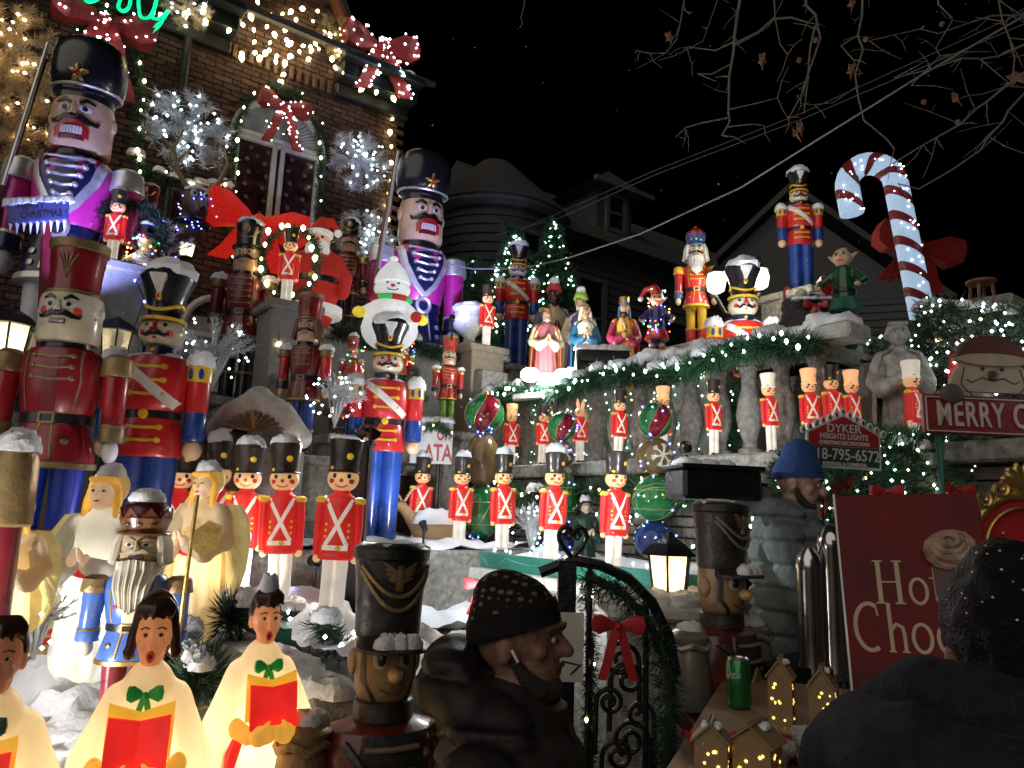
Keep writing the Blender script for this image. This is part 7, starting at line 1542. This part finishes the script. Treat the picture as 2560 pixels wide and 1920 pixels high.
MB().box((ww / 2, 0, hh / 2), (ww, .025, hh), bev=.004).build('board', SGR, ms, False)
for z in (.012, hh - .012): MB().box((ww / 2, -.0145, z), (ww - .02, .005, .005)).build('border', SGC, ms, False)
MB().box((.012, -.0145, hh / 2), (.005, .005, hh - .024)).build('border', SGC, ms, False)
t = text('MERRY CHRISTMAS', SGC, hh * .62, 'lettering', ms, sx=.6, align='LEFT', spacing=1.15, bold=.002, ext=.003); t.location = (.055, -.016, hh * .22)
SF = mat('cutout_face', (.42, .33, .25), .5); SH = mat('cutout_hat', (.13, .045, .03), .4); LN = mat('cutout_line', (.04, .02, .015), .6); PLN = lambda x, z, e=0: Vector((x, -.014 - e, z))
cx = .33; MB().prism([(cx + .2 * math.cos(R(a)), hh + .02 + .17 * math.sin(R(a))) for a in range(0, 181, 12)], -.012, .012).build('santa_face', SF, ms, False)
MB().prism([(cx - .16, hh + .17), (cx - .13, hh + .235), (cx - .05, hh + .275), (cx + .06, hh + .275), (cx + .14, hh + .23), (cx + .17, hh + .17)], -.018, .01).build('santa_hat', SH, ms, False)
MB().prism([(cx + .17 * math.cos(R(a)) if k % 2 else cx + .165 * math.cos(R(a)), hh + .165 + .028 * math.sin(R(a))) for k, a in enumerate(range(0, 360, 20))], -.026, .012).build('hat_fur', SF, ms, False)
b = MB()
for s_ in (-1, 1):
    disc(b, PLN, cx + s_ * .045, hh + .125, .009); stroke(b, PLN, [(cx, hh + .07), (cx + s_ * .05, hh + .085), (cx + s_ * .1, hh + .06), (cx + s_ * .125, hh + .075)], .004, .001); stroke(b, PLN, [(cx + s_ * .13, hh + .13), (cx + s_ * .15, hh + .05), (cx + s_ * .1, hh + .0)], .004, .001)
b.build('drawn_line', LN, ms, False); b = MB(); disc(b, PLN, cx, hh + .095, .024, None, .006); b.build('santa_nose', SH, ms)
MB().ball((cx - .2, -.02, hh + .005), (.055, .018, .045)).build('mitten', mat('mitten_brown', (.1, .075, .06), .6), ms)
for x in (.09, .95): MB().tube([(x, .03, hh * .8), (x, .03, -(p.z - .5))], .014, 8).build('stake', GREENB, ms)
ds = empty('dealer_sign', 'roof shaped yard sign with lettering Dyker Heights Lights and phone number', 'sign'); p = at(2110, 1172, 3.35); ds.location = (p.x, 3.35, p.z); ds.rotation_euler = (0, R(1), R(6)); W2 = .178; HT = at(2110, 1035, 3.35).z - p.z
BG = mat('sign_dark_green', (.03, .05, .035), .4, coat=.4); SW = mat('sign_white', (.55, .55, .54), .4, coat=.3)
MB().prism([(-W2, 0), (W2, 0), (W2, HT * .62), (W2 + .02, HT * .62), (0, HT), (-W2 - .02, HT * .62), (-W2, HT * .62)], -.003, .003).build('board', SW, ds, False)
MB().prism([(-W2 + .01, HT * .40), (W2 - .01, HT * .40), (W2 - .01, HT * .63), (0, HT * .955), (-W2 + .01, HT * .63)], -.006, -.0035).build('red_roof_panel', mat('sign_bright_red', (.3, .02, .02), .4, coat=.3), ds, False); MB().box((0, -.0045, HT * .22), (W2 * 2 - .02, .003, HT * .34)).build('green_panel', BG, ds, False)
for i in range(13):
    t_ = i / 12; x = (-1 + 2 * t_) * (W2 + .015); z = HT * (.64 + .37 * (1 - abs(2 * t_ - 1))); MB().ball((x, -.002, z + .008), (.016, .005, .019), 10, 6).build('bulb_outline', SW, ds); MB().ball((x, -.006, z + .008), (.007, .004, .011), 8, 6).build('printed_bulb', [OGRN, ORED][i % 2], ds)
SRD = mat('sign_letter_red', (.45, .05, .05), .4)
for body, z, h, sx, m_ in (('DYKER', .655, .15, 1.0, SW), ('HEIGHTS LIGHTS', .53, .1, .86, SW), ('CHRISTMAS DECORATIONS', .425, .068, .8, SW), ('718-795-6572', .155, .2, .84, SW), ('RESIDENTIAL & COMMERCIAL', .05, .06, .74, SW)):
    t = text(body, m_, h * HT, 'lettering', ds, sx=sx, ext=.0006, bold=.0008); t.location = (0, -.0085, z * HT)
for x in (-.1, .1): MB().tube([(x, .006, .02), (x, .006, -(p.z - .5))], .004, 6).build('stake', IRON, ds)
ws = empty('white_sign', 'white sign with red capital letters under snowy pine', 'sign'); p = at(1095, 1160, 6.0); q = at(1095, 1058, 6.0); hh = q.z - p.z; ws.location = (p.x, 6.0, p.z); MB().box((-.06, 0, hh / 2), (.34, .02, hh), bev=.003).build('board', mat('sign_plain_white', (.62, .64, .62), .5), ws, False)
t = text('OF', SRD, hh * .3, 'lettering', ws, sx=.55, bold=.003); t.location = (.03, -.012, hh * .58); t = text('ATA', SRD, hh * .4, 'lettering', ws, sx=.62, bold=.004); t.location = (-.005, -.012, hh * .08); MB().tube([(0, .03, .1), (0, .03, -(p.z - 1.5))], .015, 6).build('stake', IRON, ws); b = MB(); [snowcap(b, (-.2 + .08 * k, 0, hh), .08, .06, .05, k) for k in range(4)]; b.build('snow', SNOW, ws, kind='stuff')
garland('snowy pine sprig on top of the white sign', [at(1062, 1070, 5.93), at(1092, 1062, 5.93), at(1125, 1085, 5.93)], .06, 2200, PINE, bulbs=Vector((0, -1, 0)), step=.12, br=.008)
bs = empty('plank_sign', 'blue lit plank sign lettered Merry Christmas with snowy edge', 'sign'); p = at(18, 560, 4.6); q = at(170, 540, 4.6); L_ = (q - p).length; bs.location = p; bs.rotation_euler = (0, R(-6), R(0)); PLK = mat('sign_blue_plank', (.05, .06, .2), .5, bump=.3)
MB().box((L_ / 2, 0, .07), (L_, .03, .15), bev=.01).build('plank', PLK, bs, False); t = text('MERRY', mat('sign_ink', (.012, .015, .05), .5), .045, 'lettering', bs, sx=.9); t.location = (L_ * .4, -.017, .085); t = text('CHRISTMAS', mat('sign_ink', (.012, .015, .05), .5), .045, 'lettering', bs, sx=.8); t.location = (L_ * .58, -.017, .022)
b = MB(); [snowcap(b, (L_ * k / 9, 0, .145), .035, .03, .03, k, over=.03) for k in range(10)]; b.build('snow', SNOW, bs, kind='stuff'); ic = MB(); [ic.lathe([(.001, -.06 - random.random() * .03), (.012, 0)], 6, off=(L_ * (k + .5) / 9, 0, 0)) for k in range(9)]; ic.build('icicles', SNOW, bs, kind='stuff'); MB().tube([(L_ * .6, .03, .05), (L_ * .6, .03, -(p.z - 1.4))], .03, 8).build('post', MAROON, bs)
# ---- small things in the beds
rn_ = empty('resting_reindeer', 'small reindeer lying under snow behind the toy soldiers', 'reindeer'); TN = mat('fawn_plastic', (.35, .22, .1), .5)
blob([('b', (0, 0, .09), (.2, .11, .1)), ('t', [(.15, -.03, .12), (.24, -.06, .24)], [.06, .045]), ('b', (.28, -.08, .27), (.06, .045, .045))], .016, 'body', TN, rn_); MB().tube([(.25, -.05, .31), (.2, -.03, .4), (.12, -.02, .43)], [.012, .01, .005], 6).build('antler', TN, rn_); MB().tube([(.27, -.1, .31), (.33, -.12, .4), (.36, -.1, .45)], [.012, .01, .005], 6).build('antler', TN, rn_); add_snow(rn_, .15, .17, .1, 3, .1); rn_.location = at(1090, 1345, 5.75) + Vector((0, 0, -.04)); rn_.rotation_euler.z = R(190)
cf = put(robed('caroler figure with pale face, dark hair and green coat under snow', 'figurine', 'caroler_figure', dict(robe=mat('dark_green_coat', (.015, .05, .035), .5), skin=mat('pale_face_paint', (.55, .44, .32), .4), hair=BLACK, w=.9, head=(0, -.02, .80))), .88, 1462, 1275, 4.75, 18, zb=1.56); add_snow(cf, .87, .075, .07, 5, y=.0)
cf.scale = tuple(s_ * 1.15 for s_ in cf.scale)
se = empty('shell_crest', 'gilded shell ornament heaped with snow behind the toy soldiers', 'ornament')
for k in range(11): a = R(10 + 16 * k); MB().tube([(0, -.02, .02), (.13 * math.cos(a), -.05, .02 + .1 * math.sin(a)), (.24 * math.cos(a), -.02, .02 + .17 * math.sin(a))], [.012, .024, .008], 7, flat=.5).build('shell_leaf', BRONZE, se)
blob([('t', [(-.34, .04, -.02), (-.2, .05, .14), (0, .06, .26), (.2, .05, .16), (.36, .04, -.02)], [.08, .1, .12, .1, .08])], .02, 'snow', DSNOW, se); MB().box((0, .05, -.55), (.7, .3, .9), bev=.02).build('pedestal', GREY, se, False); se.location = at(632, 1085, 4.45); se.scale = (.8, .8, .8)
for i, (px, py, Y, r, lab) in enumerate(((500, 1690, 2.35, .05, 'snowy yew bush in the corner of the left bed'), (430, 1640, 2.9, .07, 'snow laden dwarf yew behind the singers'), (580, 1540, 3.1, .06, 'snow covered dwarf yew at the planter edge'))):
    q = at(px, py, Y); o = empty('dwarf_yew', lab, 'shrub'); b = MB()
    for _ in range(1500): v = rv(); needles(b, q + v * r * 1.6 * random.random(), v + Vector((0, 0, .3)), .05, .0028)
    b.build('needles', DPINE, o, False, 'stuff'); MB().tube([q - Vector((0, 0, .25)), q], .01, 6).build('stem', BROWN, o); b = MB(); [snowcap(b, q + Vector((random.uniform(-1, 1) * r, random.uniform(-1, 1) * r, r * random.uniform(.2, 1.3))), r * .8, r * .8, r * .7, k) for k in range(5)]; b.build('snow', SNOW, o, kind='stuff')
yb = empty('leaf_litter', 'yellow green frosted leaves around the carol singers', 'leaves'); b = MB()
for _ in range(700):
    x, y = random.uniform(-1.6, -.35), random.uniform(1.3, 2.2)
    if lbin(Vector((x + .12, y, 0))): p = Vector((x, y, lbz(x, y) + .01)); d = Vector((random.uniform(-1, 1), random.uniform(-1, 1), random.uniform(.1, .9))); needles(b, p, d, random.uniform(.03, .08), .009)
yb['kind'] = 'stuff'; b.build('leaves', mat('frosted_leaf', (.2, .2, .05), .6, var=.5, scale=8), yb, False, 'stuff')
tag(MB().tube([at(380, 1800, 2.2), at(480, 1775, 2.3), at(560, 1755, 2.35), at(640, 1750, 2.4)], .006, 6).build('power_cord', mat('yellow_cord', (.45, .3, .12), .5)), 'yellow power cord across the snow between the singers', 'cord')
# ---- bare street tree, trunk to the right of the frame
BARK = mat('plane_bark', (.18, .15, .13), .8, bump=.5, scale=60); tr = empty('bare_tree', 'bare street tree with seed balls and a few dead leaves', 'tree'); rnd = random.Random(5)
MB().tube([(3.9, 2.4, 0), (3.85, 2.45, 2), (3.7, 2.7, 4.2), (3.6, 2.9, 6.5)], [.24, .2, .17, .12], 14).build('trunk', BARK, tr)
TY = 4.2
MB().tube([(3.7, 2.7, 4.2), (3.2, 3.4, 5.6), (2.2, 4.1, 6.6), (.6, 4.3, 7.0)], [.12, .09, .06, .03], 10).build('limb', BARK, tr); MB().tube([(3.72, 2.65, 3.9), (3.5, 3.3, 4.6), (3.2, 3.9, 5.0)], [.1, .06, .03], 10).build('limb', BARK, tr)
BR = [([(1850, -330), (1848, -120), (1845, 0), (1835, 100), (1828, 140), (1822, 230), (1815, 285), (1822, 310), (1808, 332)], .015), ([(1832, 115), (1900, 70), (1935, 42), (1985, 35), (2030, 45)], .010), ([(1828, 115), (1790, 120), (1722, 110)], .005), ([(1815, 175), (1780, 185), (1740, 184)], .004), ([(1818, 290), (1760, 305), (1715, 308), (1695, 330)], .005), ([(1828, 262), (1900, 264), (1940, 250)], .004), ([(1828, 303), (1880, 312), (1915, 305)], .004),
      ([(1900, -330), (1915, -100), (1925, 0), (1935, 45), (1955, 95), (1970, 135)], .008), ([(1980, -330), (2000, -120), (2020, 0), (2035, 40), (2050, 70), (2045, 110), (2020, 190), (2000, 240), (1975, 290)], .011), ([(2040, 60), (2030, 110), (2015, 210), (2018, 280)], .007), ([(2165, -330), (2158, -130), (2155, 0), (2150, 90), (2145, 180), (2148, 230), (2170, 290), (2215, 350), (2234, 375)], .011), ([(2145, 90), (2110, 105), (2130, 150), (2143, 170)], .005), ([(2143, 215), (2090, 245), (2040, 262)], .004),
      ([(1740, -330), (1722, -120), (1712, 0), (1705, 40), (1690, 110), (1665, 135), (1620, 145), (1600, 130)], .007), ([(1810, -330), (1795, -100), (1790, 0), (1775, 60), (1760, 105), (1725, 115)], .006), ([(2700, 100), (2560, 180), (2480, 240), (2400, 310), (2300, 370), (2240, 400)], .010), ([(2700, 120), (2560, 230), (2500, 310), (2440, 380), (2370, 430), (2310, 460), (2250, 455)], .010), ([(2700, 90), (2560, 110), (2450, 150), (2330, 170), (2240, 190)], .008), ([(2640, -100), (2560, 40), (2420, 60), (2300, 80), (2170, 100)], .007), ([(2310, -320), (2330, -60), (2370, 60), (2340, 150), (2280, 210)], .008), ([(1310, -60), (1310, 20), (1302, 50)], .005), ([(2480, -300), (2500, 0), (2540, 140), (2520, 220), (2440, 250)], .009)]
tw = MB(); tips = []
for L_, r in BR:
    dy = rnd.uniform(-.35, .35); P = [at(x, y, TY + dy) for x, y in L_]; P = [p + Vector((rnd.uniform(-.01, .01), rnd.uniform(-.06, .06), rnd.uniform(-.01, .01))) for p in path_pts(P, .12)]
    MB().tube(P, [r * (1 - .7 * i / len(P)) for i in range(len(P))], 7).build('branch', BARK, tr)
    for i in range(2, len(P)):
        for _ in range(2):
            if rnd.random() < .55:
                d = Vector((rnd.uniform(-1, 1), rnd.uniform(-.6, .6), rnd.uniform(-1, .4))).normalized(); l_ = rnd.uniform(.04, .22) * (1.6 if L_[0][0] > 2250 else 1); a = P[i]; Q = [a, a + d * l_ * .5 + rv() * .015, a + d * l_]
                tw.tube(Q, [.0032, .0026, .0014], 4); tips.append(Q[-1])
                if rnd.random() < .5: tw.tube([Q[1], Q[1] + rv() * .05], [.002, .001], 4)
tw.build('twigs', BARK, tr, True, 'stuff')
LEAF = mat('dead_leaf', (.22, .1, .05), .7, var=.4)
for px, py in ((1905, 150), (2000, 320), (1990, 335), (2130, 10), (2128, 175), (2540, 195), (2390, 245), (1672, 92)):
    q = at(px, py, TY); b = MB(); s_ = .04 if px not in (2540,) else .06; V = [(s_ * rr * math.cos(i * math.pi / 5 - 1.57), .35 * s_ * abs(math.cos(i * math.pi / 5 - 1.57)) * (1 if i % 3 else -1), s_ * 1.5 * rr * math.sin(i * math.pi / 5 - 1.57)) for i, rr in enumerate((1.1, .5, .75, .45, .95, .6, .8, .4, .7, .5))]; b.add([(0, -.012, 0)] + V, [(0, 1 + i, 1 + (i + 1) % 10) for i in range(10)]); lf = b.build('leaf', LEAF, tr, False); lf.location = q; lf.rotation_euler = (rnd.uniform(-.5, .5), rnd.uniform(-.6, .6), rnd.uniform(-.8, .8)); lf.modifiers.new('t', 'SOLIDIFY').thickness = .002
for px, py in ((1998, 150), (2040, 100), (2310, 255), (2395, 305), (2355, 60), (2165, 98)): MB().ball(at(px, py, TY), .017, 10, 7).build('seed_ball', LEAF, tr)
# ---- spotlights added for unseen floodlights: blue from the visible spill, white partly fill
def spot(label, loc, target, energy, color, size=60, stake=.2):
    o = empty('garden_spotlight', label, 'spotlight', loc=loc); d = (Vector(target) - Vector(loc)).normalized(); q = d.to_track_quat('Z', 'Y').to_matrix()
    MB().lathe([(.01, -.035), (.02, -.03), (.026, .03), (.029, .035)], 14, rot=q).build('housing', IRON, o); MB().lathe([(.001, .026), (.025, .028), (.023, .031), (.001, .033)], 14, rot=q).build('lens', bulb_mat('lens_%d%d%d' % tuple(int(c * 9) for c in color), color, 3), o); MB().tube([(0, 0, -.03), (0, 0, -stake)], .008, 6).build('stake', IRON, o)
    l = lamp('spot_beam', 'SPOT', tuple(d * .045), energy, color, .03, None, size, .8); l.rotation_euler = d.to_track_quat('-Z', 'Y').to_euler(); l.parent = o; return o
BV = (.32, .36, 1.)
spot('blue violet spotlight shining up at the giant nutcracker by the wall', (-2.75, 4.35, 3.0), (-2.9, 5.2, 4.8), 120, BV, 80)
spot('blue violet spotlight shining up at the giant nutcracker by the corner', (-.55, 6.4, 3.6), (-.85, 7.7, 4.6), 90, BV, 80)
spot('blue spotlight in the snow behind the toy soldiers', (-1.0, 4.0, 1.62), (-1.3, 3.4, 1.8), 30, (.45, .55, 1.), 130)
spot('white spotlight at the foot of the right bed', (-.7, 4.6, 1.55), (-.2, 5.6, 2.4), 70, (.92, .96, 1), 110)
spot('white spotlight by the gate lighting the toy soldiers', (-.1, 3.3, 1.45), (.5, 4.6, 2.0), 45, (.95, .97, 1), 110)
spot('white spotlight added in the planter to light the plumed soldiers', (-1.06, 3.12, 1.46), (-1.6, 4.2, 2.6), 60, (1, .95, .86), 110)  # added lamp, lifts the plumed soldiers from below
spot('white spotlight added on the terrace to light the high figures', (1.75, 4.9, 3.15), (2.4, 6.4, 4.1), 35, (.95, .97, 1), 110)  # added lamp for the figures above the rail

pq = at(905, 1110, 3.95); dpst = empty('dark_post', 'dark grey post beside the largest glowing toy soldier', 'post', loc=(pq.x, 3.95, 0)); MB().box((0, 0, pq.z / 2), (.1, .1, pq.z), bev=.01).build('shaft', IRON, dpst, False); MB().box((0, 0, pq.z), (.13, .13, .03), bev=.008).build('cap', IRON, dpst, False)
spot('warm white spotlight added on the dark post to brighten the planter snow', (pq.x, 3.93, pq.z + .07), (-.8, 2.5, 1.3), 45, (1, .9, .76), 100, .06)  # fill lamp added on the post so the planter snow reads bright
spot('cool white spotlight added beside it to brighten the snow of the right bed', (pq.x + .05, 3.97, pq.z + .07), (.1, 4.9, 1.6), 40, (.88, .95, 1), 110, .06)  # second lamp added on the post, for the right bed snow
fs = MB(); rn2 = random.Random(9)
for _ in range(170):
    y = rn2.uniform(1.2, 7); octa(fs, (rn2.uniform(-.7, .7) * y, y, 1.9 + rn2.uniform(-.3, .8) * y), rn2.uniform(.0012, .0032))
o = fs.build('falling_snow', SNOW, None, False, 'stuff'); tag(o, 'fine snowflakes drifting through the night air', 'snow')

spot('white spotlight added low in the left bed to brighten the nutcracker king', (-1.75, 1.75, 1.2), (-1.3, 2.6, 1.6), 42, (1, .96, .92), 120)  # lamp added left of the frame as front fill for king and angels
spot('cool white spotlight added on the stair block to light the plumed soldier', (-.55, 5.0, 1.8), (-1.0, 5.8, 2.6), 30, (.85, .9, 1), 100)  # added fill lamp for the soldier on the stair block
spot('cool white spotlight added on the black box to brighten the balustrade', tuple(bx.location + Vector((-.1, .05, .16))), (.9, 5.2, 2.6), 26, (.85, .95, 1), 120, .09)  # lamp added on top of the box to brighten soldiers and balusters
# small clutter on the steps
E3 = dict(coat=RED, trousers=BLACK, trim=GOLD, hat='tall', hatm=RED, snow=.12, snow_sh=True, skin=PEACH)
def multi(o, n, r, z0, z1, br=.02):
    for m_ in (BLU, REDB, GRN, ORB):
        l = MB()
        for _ in range(n): a = random.uniform(-math.pi, 0); z = random.uniform(z0, z1); octa(l, (r * math.cos(a), r * math.sin(a), z), br)
        l.build('lights', m_, o, False, 'stuff')
for px, yt, yb, Y, lab, cc_ in ((878, 842, 1020, 5.95, 'little nutcracker with coloured lights left of the snowy plumed soldier', RED), (855, 950, 1090, 5.5, 'little snow covered nutcracker on the step below', MAROON), (1010, 845, 985, 6.6, 'little red nutcracker right behind the snowy plumed soldier', RED)):
    o = nutcracker(dict(E3, label=lab, coat=cc_)); multi(o, 5, .3, .5, 1.7); put(o, 1.84, px, yt, Y, 8, ybot=yb); plinth('small block under the ' + lab, px, yb, Y, 1.7 if Y < 6.3 else 2.2, .26)
sn = empty('snowman', 'snowman wrapped in coloured lights beside the left pier', 'snowman')
blob([('b', (0, 0, .28), (.27, .25, .28)), ('b', (0, 0, .66), (.2, .19, .2)), ('b', (0, -.01, .96), (.15, .14, .15)), ('t', [(-.16, 0, .72), (-.32, -.05, .6)], [.06, .05]), ('t', [(.16, 0, .72), (.32, -.05, .6)], [.06, .05])], .02, 'body', SNOW, sn)
MB().lathe([(.22, 1.05), (.23, 1.07), (.14, 1.08), (.13, 1.26), (.001, 1.27)], 18).build('hat', NAVY, sn); MB().tube([(0, -.14, .96), (0, -.28, .94)], [.025, .004], 8).build('nose', ORB, sn)
for s_ in (-1, 1): MB().ball((s_ * .05, -.135, 1.0), .018).build('eye', BLACK, sn)
add_snow(sn, 1.26, .14, .08, 2); multi(sn, 14, .28, .1, 1.0); put(sn, 1.3, 362, 560, 5.2, 6, ybot=745); plinth('stone block under the snowman in coloured lights', 362, 745, 5.2, 2.5, .4)
light_string('coloured bulb string trailing behind the drum major', [at(330, 700, 4.9), at(360, 760, 4.9), at(340, 830, 4.9), at(380, 900, 4.9)], .12, BLU, .012)

spot('white spotlight added on the dark post to brighten the stall vendor', (pq.x + .05, 3.9, pq.z + .12), (1.3, 3.2, 1.95), 70, (.92, .96, 1), 32, .11)  # narrow lamp added to lift the vendor out of the dark
spot('cool spotlight added in the left bed snow between angel and king as fill', (-1.28, 2.95, 1.45), (-1.0, 2.35, 1.0), 14, (.75, .85, 1), 150, .2)  # added fill lamp for the snow around the king
def frost_bush(label, px, py, Y, r, n, m_):
    q = at(px, py, Y); o = empty('frosted_bush', label, 'shrub'); b = MB(); l = MB(); t_ = MB()
    for _ in range(26):
        d = rv(); d.z = abs(d.z) + .2; e = q + d.normalized() * r; t_.tube([q - Vector((0, 0, r * .8)), q + d * r * .3 + rv() * r * .1, e], [.006, .004, .0015], 4)
        for _ in range(60): p_ = q.lerp(e, random.uniform(.2, 1)); needles(b, p_, d + rv(), r * .2, .0025)
    for _ in range(n): d = rv(); octa(l, q + Vector((d.x, d.y - .3, d.z * .8 + .2)) * r * .9, .009)
    t_.build('twigs', TINSEL, o); b.build('frost', TINSEL, o, False, 'stuff'); l.build('lights', m_, o, False, 'stuff')
frost_bush('frosted twig bush with cool lights behind the tall dark nutcracker', 530, 900, 5.0, .3, 34, COOL)
frost_bush('frosted twig bush with blue lights at the left angel feet', 95, 1560, 2.9, .16, 20, COOL)
frost_bush('frosted twig bush with mint lights beside the brick wall corner', 1330, 1330, 5.4, .2, 26, MINT)
frost_bush('frosted twig bush with cool lights below the small red hat nutcracker', 840, 1010, 4.9, .2, 26, COOL)
frost_bush('frosted twig bush with blue lights right behind the left pier', 400, 640, 5.6, .28, 30, BLU)
light_string('warm bulbs hanging down the pier under the toy soldier by the santa', [at(690, 780, 5.5), at(700, 860, 5.5), at(680, 930, 5.5), at(690, 1000, 5.5)], .14, WARM, .014)
light_string('mint bulbs draped over the foot of the right bed wall', [ter(.2 + i * .25, -.2, 1.95 + .12 * math.sin(i * 1.7)) for i in range(13)], .1, MINT, .010)
light_string('mint bulbs climbing the green bauble towers', [ter(1.9, -.35, 1.65), ter(2.2, -.3, 2.1), ter(2.5, -.3, 1.7), ter(2.9, -.3, 2.1), ter(3.1, -.35, 1.7)], .07, MINT, .009)
